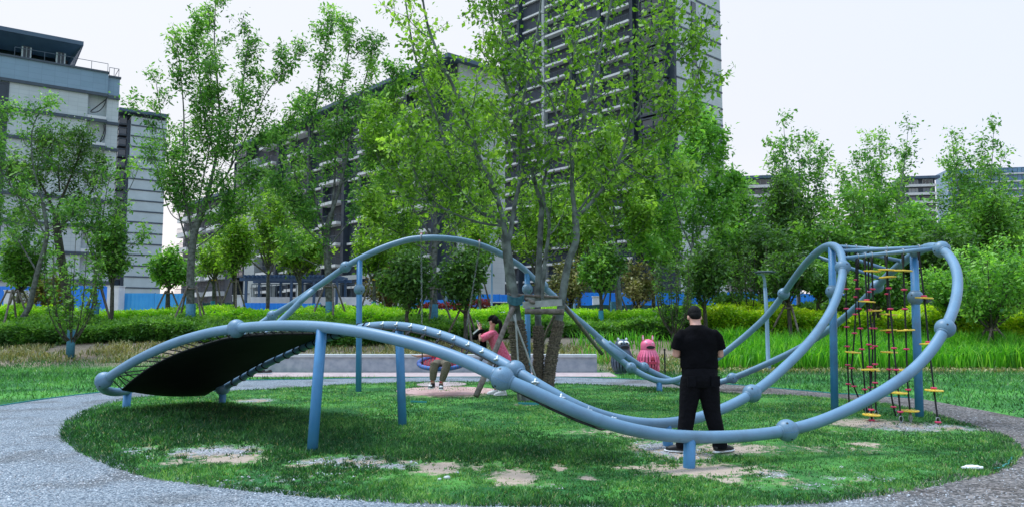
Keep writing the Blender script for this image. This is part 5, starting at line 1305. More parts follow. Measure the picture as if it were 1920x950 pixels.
traced('street_tree', 'slender dark leaved tree hugging the corner of the left building', 180, 600, 30.5, [
    ([(180, 590), (178, 540), (182, 490)], 0, .09, .06, 0), ([(182, 490), (190, 430), (198, 370), (208, 325)], .5, .05, .01, .9), ([(180, 500), (160, 440), (155, 400)], -.5, .04, .01, 1.0), ([(182, 500), (205, 460), (215, 420), (222, 400)], .7, .04, .01, .8), ([(215, 400), (245, 350), (262, 310)], .6, .03, .01, .3), ([(190, 480), (230, 470), (270, 440)], -.4, .03, .01, .35)], 26, leaf='leaf_ash', **dict(kw, per=13, twigs=5))
# tall pale green tree right of the tower's foot, and its neighbours
kw2 = dict(sec=12, twigs=6, per=20, size=.20, sec_len=1.2, tw_len=.55, spread=.13, start=.1, up=1.0, droop=.25, wratio=.45)
traced('street_tree', 'tall pale green tree below the side wall of the tall tower', 1300, 620, 33, [
    ([(1290, 575), (1295, 520), (1298, 470)], 0, .12, .10, 0), ([(1298, 470), (1300, 400), (1298, 320), (1296, 250), (1298, 190)], .8, .08, .015, 1.8), ([(1298, 470), (1270, 400), (1258, 330), (1250, 270)], -.8, .06, .012, 1.4), ([(1298, 460), (1335, 390), (1345, 320), (1340, 250)], .9, .06, .012, 1.6),
    ([(1295, 500), (1255, 450), (1225, 400), (1215, 350)], 1, .05, .012, 1.3), ([(1298, 480), (1345, 430), (1375, 380), (1385, 340)], -1, .05, .012, 1.3), ([(1295, 510), (1240, 500), (1210, 460)], -1, .04, .01, 1.0), ([(1300, 350), (1318, 290), (1320, 230)], 0, .04, .01, 1.3), ([(1298, 500), (1340, 490), (1375, 450)], 1, .04, .01, 1.0)], 27, leaf='leaf_far', bark='bark_pale', **kw2)
traced('street_tree', 'slim pale trunked tree with a blue wrapped foot left of the two bins', 1150, 620, 32, [
    ([(1162, 585), (1158, 520), (1156, 460)], 0, .12, .10, 0), ([(1156, 460), (1150, 380), (1148, 310), (1160, 250)], .8, .07, .012, 1.4), ([(1156, 450), (1120, 390), (1100, 340), (1095, 290)], -.8, .05, .012, 1.2), ([(1156, 450), (1190, 400), (1205, 350), (1200, 300)], .9, .05, .012, 1.2),
    ([(1156, 480), (1115, 450), (1090, 410)], 1, .04, .01, .8), ([(1156, 470), (1195, 440), (1220, 400)], -1, .04, .01, .8), ([(1150, 380), (1135, 330), (1130, 270)], -1, .03, .01, .9)], 28, leaf='leaf_maple', bark='bark_pale', **kw2)

# ---------- generic trees: envelope built, meshes shared between some copies
def generic_stems(seed, H, fork, R, n=7, r0=.09, shape='vase'):
    rg = np.random.default_rng(seed); st = [(np.array([(0, 0, -.2), (.03, .02, fork * .5), (0, .03, fork)]), r0 * 1.15, r0 * .85, 0)]
    for k in range(n):
        az = 2 * np.pi * (k + rg.uniform(-.3, .3)) / n; f = rg.uniform(.78, 1.04) if shape == 'vase' and k % 2 else rg.uniform(.5, 1.0); zt = fork + (H - fork) * f
        rr = R * {'vase': (.35 + .65 * f) * (1.15 - .30 * f), 'egg': math.sin(math.pi * min(.97, .25 + .68 * f)) ** .7, 'cone': 1.15 - f, 'column': .6 - .2 * f}[shape] * rg.uniform(.45, 1.15)
        z0 = fork * rg.uniform(.85, 1.0) + (H - fork) * (.35 * rg.uniform(0, 1) if shape in ('egg', 'cone') else .05); a = np.array([0, 0, z0]); c = np.array([math.cos(az) * rr * .75, math.sin(az) * rr * .75, z0 + (zt - z0) * .35]); b = np.array([math.cos(az) * rr, math.sin(az) * rr, zt])
        st.append((curve(a, c, b, 8), r0 * .5, .01, 1.0))
    Hc = H * (.82 if shape == 'vase' else .97); st.append((np.array([(0, .03, fork), (.05, 0, (fork + Hc) / 2), (0, 0, Hc)]), r0 * .8, .01, 1.2)); return st
def generic(name, label, px, Y, top_py, R, seed, leaf, bark='bark', fork=1.6, n=7, shape='vase', wrap=0, stakes=0, yellow=False, group=None, cat='tree', r0=.08, wmat='wrap', sc=1.0, **kw):
    x = U(px, 600, Y).x; gz = ground_z(x, Y); H = U(px, top_py, Y).z - gz
    t = thing(name, label, cat, (x, Y, gz), 0, group); k = dict(sec=7, twigs=4, per=12, size=.14, sec_len=.6, tw_len=.35, spread=.09, start=.15, up=.5, droop=.3, wratio=.5); k.update(kw)
    finish(t, grow(seed, generic_stems(seed, H - .3, fork, R, n, r0, shape), H, **k), bark, leaf)
    if wrap or stakes: wrap_and_stakes(t, wrap, r0 * 1.2, stakes, fork + .15, wmat, yellow, seed=seed)
    return t
G1 = 'young round crowned trees in front of the blue fences'
dn = dict(sec=8, twigs=5, per=13, size=.15, sec_len=.75, tw_len=.38, spread=.12)
generic('young_tree', 'small bright round crowned tree in front of the pale blue fence section', 313, 32, 462, .85, 31, 'leaf_far', 'bark_dark', fork=1.5, shape='egg', stakes=3, group=G1, **dn)
generic('young_tree', 'small round crowned tree between the tall left tree and the low hoarding', 438, 32, 405, 1.0, 32, 'leaf_maple', 'bark_dark', fork=2.0, shape='egg', stakes=3, group=G1, **dn)
generic('young_tree', 'dense dark green egg shaped tree just right of the post with a ball', 762, 27.5, 468, .85, 33, 'leaf_dark', 'bark_dark', fork=1.1, n=9, shape='egg', group=G1, **dict(dn, per=20))
generic('young_tree', 'dense dark green tree hanging over the swing, right of the tree with stakes', 872, 27.5, 462, .80, 34, 'leaf_dark', 'bark_dark', fork=1.3, n=9, shape='egg', stakes=3, group=G1, **dict(dn, per=18))
generic('young_tree', 'small dense tree with a teal wrapped foot left of the slim pale trunked tree', 1127, 30.5, 460, .8, 35, 'leaf_bush', 'bark_dark', fork=1.6, n=8, shape='egg', wrap=.9, group=G1, wmat='wrap_teal', **dn)
generic('young_tree', 'dark tree thick with leaves at the far left, supported by slanted poles', 32, 31.5, 430, 1.2, 36, 'leaf_bush', 'bark_dark', fork=1.5, n=8, shape='vase', stakes=3, group=G1, **dn)
generic('young_tree', 'tall narrow dark leaved tree at the edge of the white gate pillar', 207, 30, 405, .7, 37, 'leaf_bush', 'bark_dark', fork=1.8, n=7, shape='egg', group=G1, **dict(dn, per=10))
generic('young_tree', 'bushy dark tree right behind the man in black', 1322, 28.5, 455, .75, 38, 'leaf_dark', 'bark_dark', fork=1.2, n=9, shape='egg', group=G1, **dn)
generic('young_tree', 'thin tree with a blue wrapped foot behind the post with a ball', 700, 33, 430, 1.1, 39, 'leaf_maple', 'bark', fork=2.1, n=6, shape='vase', wrap=1.2, stakes=3, yellow=True, group=G1, wmat='wrap_teal', **dict(dn, per=11))
generic('young_tree', 'thin tree tied with a yellow band above the woman in pink', 898, 33, 380, 1.2, 40, 'leaf_maple', 'bark', fork=2.4, n=6, shape='vase', wrap=1.0, stakes=3, yellow=True, group=G1, wmat='wrap_teal', **dict(dn, per=11))
generic('young_tree', 'thin tree tied with a yellow band in front of the green netting', 398, 34, 430, 1.1, 41, 'leaf_maple', 'bark', fork=2.2, n=6, shape='vase', wrap=1.3, stakes=3, yellow=True, group=G1, wmat='wrap_teal', **dict(dn, per=11))
generic('brown_shrub', 'rusty brown leaved bush behind the yellow tied tree left of the arch', 725, 36, 500, 1.2, 42, 'leaf_brown', 'bark_dark', fork=.5, n=8, shape='egg', cat='shrub', **dict(dn, per=9))
generic('brown_shrub', 'rusty brown leaved bush between the two dark trees at the far left', 90, 34, 512, 1.0, 43, 'leaf_brown', 'bark_dark', fork=.5, n=8, shape='egg', cat='shrub', **dict(dn, per=9))
generic('pale_shrub', 'cream flowering bush left of the tall pale green tree', 1195, 36, 490, 1.3, 44, 'straw', 'bark_dark', fork=.8, n=8, shape='egg', cat='shrub', **dict(dn, per=8, size=.16))
generic('pale_shrub', 'cream flowering bush right behind the timber support', 1068, 35, 480, 1.0, 45, 'straw', 'bark_dark', fork=.8, n=8, shape='egg', cat='shrub', **dict(dn, per=8, size=.16))
# bare multi stemmed shrubs with upright whips
def whips(label, px, Y, top_py, R, seed, leaf='leaf_bush', n=14, fork=.7, per=6):
    x = U(px, 600, Y).x; gz = ground_z(x, Y); H = U(px, top_py, Y).z - gz; rg = np.random.default_rng(seed)
    t = thing('multi_stem_shrub', label, 'shrub', (x, Y, gz)); st = [(np.array([(0, 0, -.1), (0.02, 0, fork * .5), (.04, 0, fork)]), .11, .10, 0)]
    for k in range(n):
        az = 2 * np.pi * k / n + rg.uniform(-.3, .3); rr = R * rg.uniform(.4, 1); zt = H * rg.uniform(.7, 1)
        st.append((curve(np.array([.03, 0, fork * rg.uniform(.6, 1)]), np.array([math.cos(az) * rr * 1.1, math.sin(az) * rr * 1.1, fork + .4]), np.array([math.cos(az) * rr, math.sin(az) * rr, zt]), 8), .028, .006, .8))
    finish(t, grow(seed, st, H, sec=9, twigs=3, per=per, size=.11, sec_len=.18, tw_len=.2, spread=.05, start=.25, up=.7, droop=.2), 'bark_dark', leaf, ('stems', 'foliage'))
    return t
s_ = whips('tall multi stemmed shrub with upright whips and a blue grey foot at the left', 135, 25.6, 430, 1.15, 51, per=8)
wrap_and_stakes(s_, .95, .12, 0, mt='wrap')
whips('dark twiggy multi stemmed shrub just left of the man in black', 1262, 27.5, 478, .9, 52, 'leaf_dark', 16, .5, 6)
whips('twiggy shrub behind the lamp post on the right', 1405, 30, 440, 1.0, 53, 'leaf_dark', 14, .6, 7)
# ---------- right hand woodland, each tree its own
kr = dict(sec=9, twigs=5, per=15, size=.19, sec_len=1.1, tw_len=.6, spread=.16)
GR = 'trees of the dense belt on the right'
R_ = [('tall airy tree above the overhead rungs, twin topped', 1498, 40, 245, 2.2, 'leaf_ash', 'vase', 3.2, 8, 61), ('tall airy round topped tree in the centre of the right sky', 1650, 41, 238, 2.3, 'leaf_ash', 'vase', 3.5, 8, 62),
      ('tall airy tree in front of the blue glass block', 1830, 41, 243, 2.2, 'leaf_ash', 'vase', 3.4, 9, 63), ('leafy tree cut by the right edge of the picture', 1935, 39, 335, 2.0, 'leaf_ash', 'egg', 2.5, 8, 64),
      ('dark dense tree under the twin topped airy tree', 1478, 37, 330, 2.1, 'leaf_dark', 'egg', 1.6, 10, 65), ('feathery olive green tree in the middle of the right belt', 1628, 36, 335, 2.5, 'leaf_feather', 'egg', 1.4, 11, 66),
      ('broad feathery tree left of the blue glass block', 1735, 37, 375, 2.2, 'leaf_far', 'egg', 1.6, 10, 67), ('dark feathery tree below the blue glass block', 1790, 36, 395, 2.2, 'leaf_feather', 'egg', 1.4, 10, 68),
      ('rounded olive tree near the right edge', 1885, 36, 390, 2.2, 'leaf_feather', 'egg', 1.4, 10, 69), ('pale feathery tree right of the tall pale green tree', 1392, 37, 345, 1.9, 'leaf_feather', 'cone', 1.5, 10, 70),
      ('green tree filling the gap behind the left leg of the rope arch', 1545, 35, 400, 1.9, 'leaf_bush', 'egg', 1.3, 10, 71), ('dusky tree between the pale green tree and the dark dense tree', 1430, 34, 415, 1.6, 'leaf_dark', 'egg', 1.3, 9, 72),
      ('drooping conifer like tree inside the rope arch', 1690, 34.5, 415, 1.9, 'leaf_feather', 'cone', 1.1, 11, 73), ('pointed dark conifer like tree right of the arch', 1868, 34, 365, 1.5, 'leaf_bush', 'cone', 1.0, 11, 74),
      ('mid green tree behind the rungs of the rope arch', 1600, 34, 440, 1.8, 'leaf_bush', 'egg', 1.1, 10, 75), ('dusky low tree at the back of the belt beside the arch ball', 1770, 33, 440, 1.7, 'leaf_dark', 'egg', 1.1, 10, 76)]
for lab, px, Y, tp, R, lf, shp, fk, n, sd in R_:
    generic('woodland_tree', lab, px, Y, tp, R, sd, lf, 'bark_pale' if shp == 'vase' else 'bark_dark', fork=fk, n=n, shape=shp, group=GR, r0=.11, **(dict(kr, up=.9, size=.19, sec_len=.8, sec=10) if shp == 'vase' else kr))
# near bright young trees on the right, in front of the belt
kn = dict(sec=8, twigs=5, per=14, size=.14, sec_len=.75, tw_len=.4, spread=.10)
generic('young_tree', 'bright green spreading young tree right of the big arch, staked with poles', 1858, 25.5, 452, 1.7, 81, 'leaf_far', 'bark_dark', fork=.9, n=11, shape='vase', stakes=3, group='bright young trees beside the arch', **kn)
generic('young_tree', 'bright green young tree directly behind the curve of the big arch', 1790, 27.5, 500, 1.3, 82, 'leaf_far', 'bark_dark', fork=.9, n=9, shape='egg', group='bright young trees beside the arch', **kn)
generic('young_tree', 'young tree with a dark trunk behind the hanging ropes', 1648, 28, 505, 1.2, 83, 'leaf_bush', 'bark_dark', fork=1.3, n=8, shape='egg', wrap=.8, stakes=3, group='bright young trees beside the arch', **kn)
generic('young_tree', 'young dark trunked tree with stakes left of the rope arch', 1480, 28, 470, 1.3, 84, 'leaf_dark', 'bark_dark', fork=1.3, n=8, shape='egg', wrap=0, stakes=3, group='bright young trees beside the arch', **kn)
generic('young_tree', 'bright green young tree cut by the right edge of the picture', 1945, 27, 440, 1.6, 85, 'leaf_far', 'bark_dark', fork=.9, n=10, shape='vase', group='bright young trees beside the arch', **kn)
generic('young_tree', 'mid green sapling half hidden behind the left leg of the rope arch', 1535, 29.5, 490, 1.1, 86, 'leaf_bush', 'bark_dark', fork=1.2, n=8, shape='egg', group='bright young trees beside the arch', **kn)
# ---------- filler crowns between the hero trees and the buildings
GF = 'background trees in front of the long dark block'
for lab, px, Y, tp, R, lf, sd in (('leafy tree between the two tall left trees, low in front of the dark block', 500, 38, 345, 2.0, 'leaf_maple', 91), ('leafy tree right of the fork topped tree, touching the arch', 730, 37, 260, 2.3, 'leaf_maple', 92),
      ('leafy tree behind the centre of the arch', 880, 38, 110, 2.3, 'leaf_maple', 93), ('bright leafy tree directly behind the timber support', 1005, 37, 330, 2.2, 'leaf_maple', 94), ('bright leafy tree at the foot of the tall tower', 1085, 38, 300, 2.3, 'leaf_maple', 95),
      ('pale leafy tree left of the tall pale green tree', 1225, 37, 330, 2.0, 'leaf_far', 96), ('low leafy tree in front of the pergola', 560, 36, 440, 1.3, 'leaf_maple', 97)):
    generic('background_tree', lab, px, Y, tp, R, sd, lf, 'bark', fork=2.4, n=8, shape='egg' if sd not in (92, 93) else 'vase', group=GF, r0=.10, **dict(kr, sec=8, twigs=5, per=13, size=.19))

# ---------- hedges and undergrowth
def mass(name, label, cat, x0, x1, yf, depth, hf, n, size, mt, seed, step=.5, under='leaf_dark', wr=.55):
    """a leafy mass: leaves on an undulating surface over a solid inner thicket"""
    rg = np.random.default_rng(seed); x = rg.uniform(x0, x1, n); v = rg.uniform(0, 1, n)
    hN = lambda x, y: vnoise(x, y, 1.1, seed, 3)
    y0 = yf(x); front = v < .45
    yy = np.where(front, y0 + .25 * rg.uniform(0, 1, n), y0 + depth * rg.uniform(0, 1, n))
    gz = 1.15 * (lambda t: t * t * (3 - 2 * t))(np.clip((yy - 22.8) / 9.2, 0, 1))
    top = hf(x) * (.72 + .5 * hN(x, yy)); zz = gz + np.where(front, top * rg.uniform(.05, 1, n), top * rg.uniform(.88, 1.05, n))
    yy = yy - np.where(front, .25 * hN(x * 2, zz * 3), 0)
    C = np.stack([x, yy, zz], 1); V, F = leaves_np(rg, C, size, -.1, wr)
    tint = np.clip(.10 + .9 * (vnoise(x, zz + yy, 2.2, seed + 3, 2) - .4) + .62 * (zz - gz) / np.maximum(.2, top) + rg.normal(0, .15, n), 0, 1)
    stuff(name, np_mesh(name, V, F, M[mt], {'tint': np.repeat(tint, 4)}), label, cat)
    # inner thicket
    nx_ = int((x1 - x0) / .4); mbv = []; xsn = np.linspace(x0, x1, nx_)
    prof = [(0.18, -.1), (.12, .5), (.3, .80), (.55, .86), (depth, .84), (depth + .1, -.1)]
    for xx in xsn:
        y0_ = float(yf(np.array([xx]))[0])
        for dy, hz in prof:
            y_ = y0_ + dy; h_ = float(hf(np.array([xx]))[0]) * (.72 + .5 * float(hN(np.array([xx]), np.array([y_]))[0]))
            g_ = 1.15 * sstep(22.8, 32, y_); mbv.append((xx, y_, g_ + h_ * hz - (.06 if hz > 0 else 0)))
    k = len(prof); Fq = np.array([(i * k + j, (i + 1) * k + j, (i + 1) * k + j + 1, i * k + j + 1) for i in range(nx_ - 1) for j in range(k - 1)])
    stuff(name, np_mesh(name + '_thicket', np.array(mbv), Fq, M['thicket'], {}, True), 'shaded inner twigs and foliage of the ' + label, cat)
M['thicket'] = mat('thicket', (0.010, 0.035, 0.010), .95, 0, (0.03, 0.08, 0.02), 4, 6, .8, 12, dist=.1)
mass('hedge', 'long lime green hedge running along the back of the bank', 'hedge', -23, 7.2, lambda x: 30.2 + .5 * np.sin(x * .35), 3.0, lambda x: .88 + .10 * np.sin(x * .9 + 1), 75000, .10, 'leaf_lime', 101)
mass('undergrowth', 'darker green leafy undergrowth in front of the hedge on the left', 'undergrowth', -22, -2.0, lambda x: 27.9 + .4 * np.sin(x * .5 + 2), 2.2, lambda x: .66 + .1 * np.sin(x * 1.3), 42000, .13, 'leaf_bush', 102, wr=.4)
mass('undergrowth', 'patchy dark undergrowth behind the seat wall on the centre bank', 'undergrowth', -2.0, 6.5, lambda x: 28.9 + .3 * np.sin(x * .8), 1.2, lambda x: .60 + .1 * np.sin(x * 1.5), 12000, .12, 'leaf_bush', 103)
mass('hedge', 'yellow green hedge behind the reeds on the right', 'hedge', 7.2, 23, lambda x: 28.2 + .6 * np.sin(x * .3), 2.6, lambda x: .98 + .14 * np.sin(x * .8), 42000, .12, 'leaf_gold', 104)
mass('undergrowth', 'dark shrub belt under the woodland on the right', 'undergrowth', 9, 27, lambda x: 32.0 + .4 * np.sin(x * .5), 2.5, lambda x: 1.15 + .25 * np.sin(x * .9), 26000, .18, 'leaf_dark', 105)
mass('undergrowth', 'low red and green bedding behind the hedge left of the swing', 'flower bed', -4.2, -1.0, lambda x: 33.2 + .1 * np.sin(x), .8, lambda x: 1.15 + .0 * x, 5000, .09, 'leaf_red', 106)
# ================================================================== PEOPLE
def remesh(o, vox, it=6, sub=False):
    m = o.modifiers.new('merge', 'REMESH'); m.mode = 'VOXEL'; m.voxel_size = vox; m.use_smooth_shade = True
    s = o.modifiers.new('soft', 'SMOOTH'); s.iterations = it; s.factor = .5
    return o
def lim(mb, pts, rads, n=14, flat=1.0, flat_axis=None):
    """tapered limb with rounded ends; pts with radii"""
    P = [Vector(p) for p in pts]; d0 = (P[0] - P[1]).normalized(); d1 = (P[-1] - P[-2]).normalized()
    PP = [P[0] + d0 * rads[0] * .9, P[0] + d0 * rads[0] * .6] + P + [P[-1] + d1 * rads[-1] * .6, P[-1] + d1 * rads[-1] * .9]
    RR = [rads[0] * .35, rads[0] * .78] + list(rads) + [rads[-1] * .78, rads[-1] * .35]
    mb.tube(PP, RR, n)
def hand(mb, wrist, fwd, palm_n, side, curl=.5, s=1.0):
    """palm with five separate fingers; fwd towards the fingertips, palm_n out of the palm, side=+1 thumb on the cross side"""
    f = Vector(fwd).normalized(); n = Vector(palm_n); n = (n - f * n.dot(f)).normalized(); c = f.cross(n).normalized() * side; w = Vector(wrist)
    mb.loft([(w - f * .02 * s, c * .020 * s, n * .016 * s), (w + f * .01 * s, c * .028 * s, n * .016 * s), (w + f * .05 * s, c * .040 * s, n * .015 * s), (w + f * .085 * s, c * .040 * s, n * .012 * s)], 12)
    for k, (off, L, r) in enumerate(((.030, .070, .0085), (.010, .078, .009), (-.010, .072, .0085), (-.029, .056, .0075))):
        a = w + f * .082 * s + c * off * s; b = a + (f * math.cos(curl * .5) + n * math.sin(curl * .5)) * L * .42 * s; d = b + (f * math.cos(curl * 1.5) + n * math.sin(curl * 1.5)) * L * .32 * s
        e = d + (f * math.cos(curl * 2.4) + n * math.sin(curl * 2.4)) * L * .26 * s; mb.tube([a, b, d, e], [r * s * 1.05, r * s, r * s * .92, r * s * .7], 8)
    a = w + f * .025 * s + c * .030 * s; b = a + (f * .55 + c * .75 + n * .3).normalized() * .034 * s; d = b + (f * .85 + c * .25 + n * .5).normalized() * .030 * s
    mb.tube([a, b, d], [.012 * s, .0105 * s, .008 * s], 8)
def head(mb, c, R, s=1.0):
    """skull, jaw, nose, ears and neck stub; R maps local (x right, y face, z up) to body axes"""
    c = Vector(c); T = lambda x, y, z: c + R @ Vector((x * s, y * s, z * s))
    def E(p, rx, ry, rz): mb.ell(T(*p), rx * s, ry * s, rz * s, 16, 12, rot=R.to_quaternion())
    E((0, -.012, .03), .077, .098, .095); E((0, .02, -.03), .062, .075, .082); E((0, .05, -.075), .036, .038, .034)
    E((0, .095, -.01), .012, .018, .026); E((0, .102, -.024), .017, .013, .011); E((0, .083, -.052), .026, .014, .008); E((0, .082, -.064), .022, .014, .008)
    for sx in (-1, 1): E((sx * .079, -.005, -.01), .010, .020, .032); E((sx * .030, .072, .022), .020, .014, .007)
    return T, E
def eyes(parent, T, s=1.0):
    for sx in (-1, 1):
        mb = MB(); mb.ell(T(sx * .030, .082, .006), .011 * s, .011 * s, .011 * s, 10, 8); mb.build('eye', M['white_rubber'], parent, smooth=True)
        mb = MB(); mb.ell(T(sx * .030, .0905, .006), .005 * s, .005 * s, .005 * s, 8, 6); mb.build('iris', M['hole'], parent, smooth=True)
def shoe(mb, ank, toe_dir, s=1.0, part='upper'):
    a = Vector(ank); d = Vector(toe_dir); d.z = 0; d.normalize(); side = Vector((-d.y, d.x, 0)); g = a.z - .085 * s
    P = lambda f, z: Vector((a.x, a.y, 0)) + d * f * s + Vector((0, 0, g + z * s))
    if part == 'upper':
        mb.loft([(P(-.075, .05), side * .030, Vector((0, 0, .020))), (P(-.06, .06), side * .036, Vector((0, 0, .045))), (P(0, .065), side * .040, Vector((0, 0, .052))), (P(.07, .052), side * .045, Vector((0, 0, .038))), (P(.14, .040), side * .046, Vector((0, 0, .028))), (P(.185, .034), side * .030, Vector((0, 0, .018)))], 14)
        mb.tube([P(-.02, .07), P(-.015, .115)], [.042 * s, .040 * s], 12)
    else:
        mb.loft([(P(-.085, .013), side * .030, Vector((0, 0, .013))), (P(-.06, .014), side * .041, Vector((0, 0, .016))), (P(.03, .012), side * .043, Vector((0, 0, .014))), (P(.13, .012), side * .050, Vector((0, 0, .014))), (P(.19, .016), side * .036, Vector((0, 0, .012))), (P(.205, .018), side * .015, Vector((0, 0, .008)))], 16)
X_, Y_, Z_ = Vector((1, 0, 0)), Vector((0, 1, 0)), Vector((0, 0, 1))

# ---------- man in black, back to the camera, head bowed
gm = G(1316, 848, .045); o = Vector((gm.x, gm.y, .05)); s = (U(1310, 568, gm.y).z - .05) / 1.75
man = thing('person', 'man in black t-shirt and trousers seen from behind, head bowed, beside the low front rail', 'person', tuple(o)); man.scale = (s,) * 3
R = Matrix.Rotation(math.radians(-28), 3, 'X')
HC = (-.035, .075, 1.585)
mb = MB(); T, E = head(mb, HC, R)
lim(mb, [(-.03, .0, 1.44), (-.033, .035, 1.50), (-.035, .055, 1.55)], [.072, .066, .064])
mb.loft([((-.01, 0, .85), X_ * .17, Y_ * .12), ((-.01, 0, 1.05), X_ * .19, Y_ * .14), ((-.01, 0, 1.3), X_ * .20, Y_ * .125), ((-.015, 0, 1.42), X_ * .14, Y_ * .09)], 18)
AR = {}
for sx in (-1, 1):
    sh, el, wr = Vector((-.01 + sx * .215, .0, 1.395)), Vector((-.01 + sx * .262, .035, 1.14)), Vector((-.01 + sx * .12, .27, 1.13)); AR[sx] = (sh, el, wr)
    lim(mb, [sh.lerp(el, .35), sh.lerp(el, .6), el, el.lerp(wr, .35), wr], [.058, .053, .047, .046, .030])
    hand(mb, wr + (wr - el).normalized() * .03, (-.45 * sx, .75, .35), (-sx * .6, -.1, .6), -sx if sx > 0 else -sx, .75)
for sx in (-1, 1):
    hp, kn, an = Vector((-.01 + sx * .095, 0, .84)), Vector((-.01 + sx * .145, .02, .47)), Vector((.0 + sx * .215, 0, .09))
    lim(mb, [hp, hp.lerp(kn, .5), kn, kn.lerp(an, .35), an], [.09, .08, .058, .055, .036]); AR[(sx, 'l')] = (hp, kn, an)
body = mb.build('body', M['skin'], man, smooth=True); remesh(body, .0075, 3); eyes(man, T)
# hair
mb = MB(); c = Vector(HC); 
mb.ell(T(0, -.022, .042), .083, .100, .092, 24, 16, rot=R.to_quaternion()); mb.ell(T(0, -.055, .0), .071, .058, .062, 18, 12, rot=R.to_quaternion())
hr = mb.build('hair', M['hair'], man, smooth=True)
# t-shirt
mb = MB()
mb.loft([((-.005, .0, .985), X_ * .228, Y_ * .160), ((-.005, .005, 1.00), X_ * .228, Y_ * .162), ((-.008, .01, 1.10), X_ * .222, Y_ * .165), ((-.01, .005, 1.22), X_ * .228, Y_ * .155), ((-.012, .0, 1.33), X_ * .236, Y_ * .140), ((-.014, -.002, 1.385), X_ * .225, Y_ * .118), ((-.015, -.001, 1.425), X_ * .200, Y_ * .105), ((-.016, .0, 1.455), X_ * .150, Y_ * .095), ((-.02, .006, 1.475), X_ * .105, Y_ * .085), ((-.025, .014, 1.495), X_ * .082, Y_ * .078)], 28)
for sx in (-1, 1):
    sh, el, wr = AR[sx]; d = (el - sh).normalized()
    mb.tube([sh + Vector((-sx * .09, 0, -.015)), sh + Vector((-sx * .03, 0, -.02)), sh + Vector((sx * .0, 0, -.06)), sh.lerp(el, .5), sh.lerp(el, .74), sh.lerp(el, .76)], [.060, .076, .080, .079, .083, .074], 18)
ts = mb.build('t_shirt', M['black_cloth'], man, smooth=True); remesh(ts, .010, 4)
# trousers
mb = MB()
mb.loft([((-.005, .0, .76), X_ * .19, Y_ * .135), ((-.005, -.01, .84), X_ * .208, Y_ * .158), ((-.005, 0, .93), X_ * .215, Y_ * .160), ((-.005, 0, 1.01), X_ * .213, Y_ * .152)], 26)
for sx in (-1, 1):
    hp, kn, an = AR[(sx, 'l')]
    mb.tube([hp + Vector((0, 0, .02)), hp.lerp(kn, .25), hp.lerp(kn, .6), kn, kn.lerp(an, .35), kn.lerp(an, .7), an + Vector((0, 0, .05)), an + Vector((0, .01, -.035)), an + Vector((0, .01, -.045))], [.126, .128, .117, .100, .094, .088, .086, .088, .07], 18)
tr = mb.build('trousers', M['black_trouser'], man, smooth=True); remesh(tr, .010, 4)
for sx in (.09, -.19): mb = MB(); mb.box(sx, sx + .10, -.168, -.150, .78, .90); mb.build('back_pocket', M['black_trouser'], man)
for sx, td in ((-1, (-.75, .35, 0)), (1, (.72, .45, 0))):
    an = AR[(sx, 'l')][2]; mb = MB(); shoe(mb, an, td, 1.12); sh_ = mb.build('shoe', M['shoe_black'], man, smooth=True)
    mb = MB(); shoe(mb, an, td, 1.12, 'sole'); mb.build('sole', M['white_rubber'], sh_, smooth=True)
    d = Vector(td).normalized(); mb = MB(); q = Vector((an.x, an.y, .06)) + d * .04 + Vector((0, -.055, 0)) * 1; mb.tube([q + Vector((-.03, 0, .02)), q, q + Vector((.03, 0, .02))], .006, 6); mb.build('side_stripe', M['white_rubber'], sh_)

# ---------- woman in pink, leaning with a phone
Yw = 15.3; ow = Vector((U(938, 700, Yw).x, Yw, .04))
wo = thing('person', 'woman in pink blouse and black cap leaning forward to photograph with a phone', 'person', tuple(ow))
def Wp(px, py, dy=0.0): return U(px, py, Yw + dy) - ow
R = Matrix.Rotation(math.radians(52), 3, 'Z') @ Matrix.Rotation(math.radians(-12), 3, 'X')
hc = Wp(925, 602); mb = MB(); T, E = head(mb, hc, R, .98)
sh0, hip = Wp(921, 622), Wp(944, 672)
lim(mb, [sh0, sh0.lerp(hc, .5), hc - Z_ * .03], [.055, .05, .055])
up = (sh0 - hip).normalized()
def tor(c, w, d): return (c, Y_ * w, up.cross(Y_).normalized() * d)
mb.loft([tor(hip - up * .05, .14, .11), tor(hip, .15, .12), tor(hip.lerp(sh0, .5), .125, .10), tor(hip.lerp(sh0, .85), .15, .09), tor(sh0, .10, .07)], 18)
WA = {}
for sy, el, wr in ((-1, Wp(900, 636, -.28), Wp(899, 614, -.10)), (1, Wp(905, 632, .2), Wp(900, 611, .05))):
    sh = sh0 + Y_ * .165 * sy - up * .03; lim(mb, [sh, sh.lerp(el, .5), el, el.lerp(wr, .4), wr], [.05, .044, .038, .036, .024]); WA[sy] = (sh, el, wr)
    hand(mb, wr, (wr - el).normalized() + Vector((-.2, 0, .2)), (-.3, -sy * .9, .1), sy, .9, .9)
WL = {}
for sy, kn, an in ((-1, Wp(941, 705, -.12), Wp(943, 733, -.1)), (1, Wp(925, 700, .1), Wp(930, 733, .14))):
    hp = hip + Y_ * .085 * sy - Z_ * .03; an.z = .09; WL[sy] = (hp, kn, an); lim(mb, [hp, hp.lerp(kn, .5), kn, kn.lerp(an, .35), an], [.085, .075, .052, .05, .033])
body = mb.build('body', M['skin'], wo, smooth=True); remesh(body, .0085, 3); eyes(wo, T, .98)
mb = MB()
mb.loft([tor(hip - up * .10, .20, .165), tor(hip - up * .085, .20, .165), tor(hip + up * .05, .185, .15), tor(hip.lerp(sh0, .5), .175, .14), tor(hip.lerp(sh0, .8), .185, .125), tor(sh0 - up * .01, .15, .10), tor(sh0 + up * .03, .075, .07)], 24)
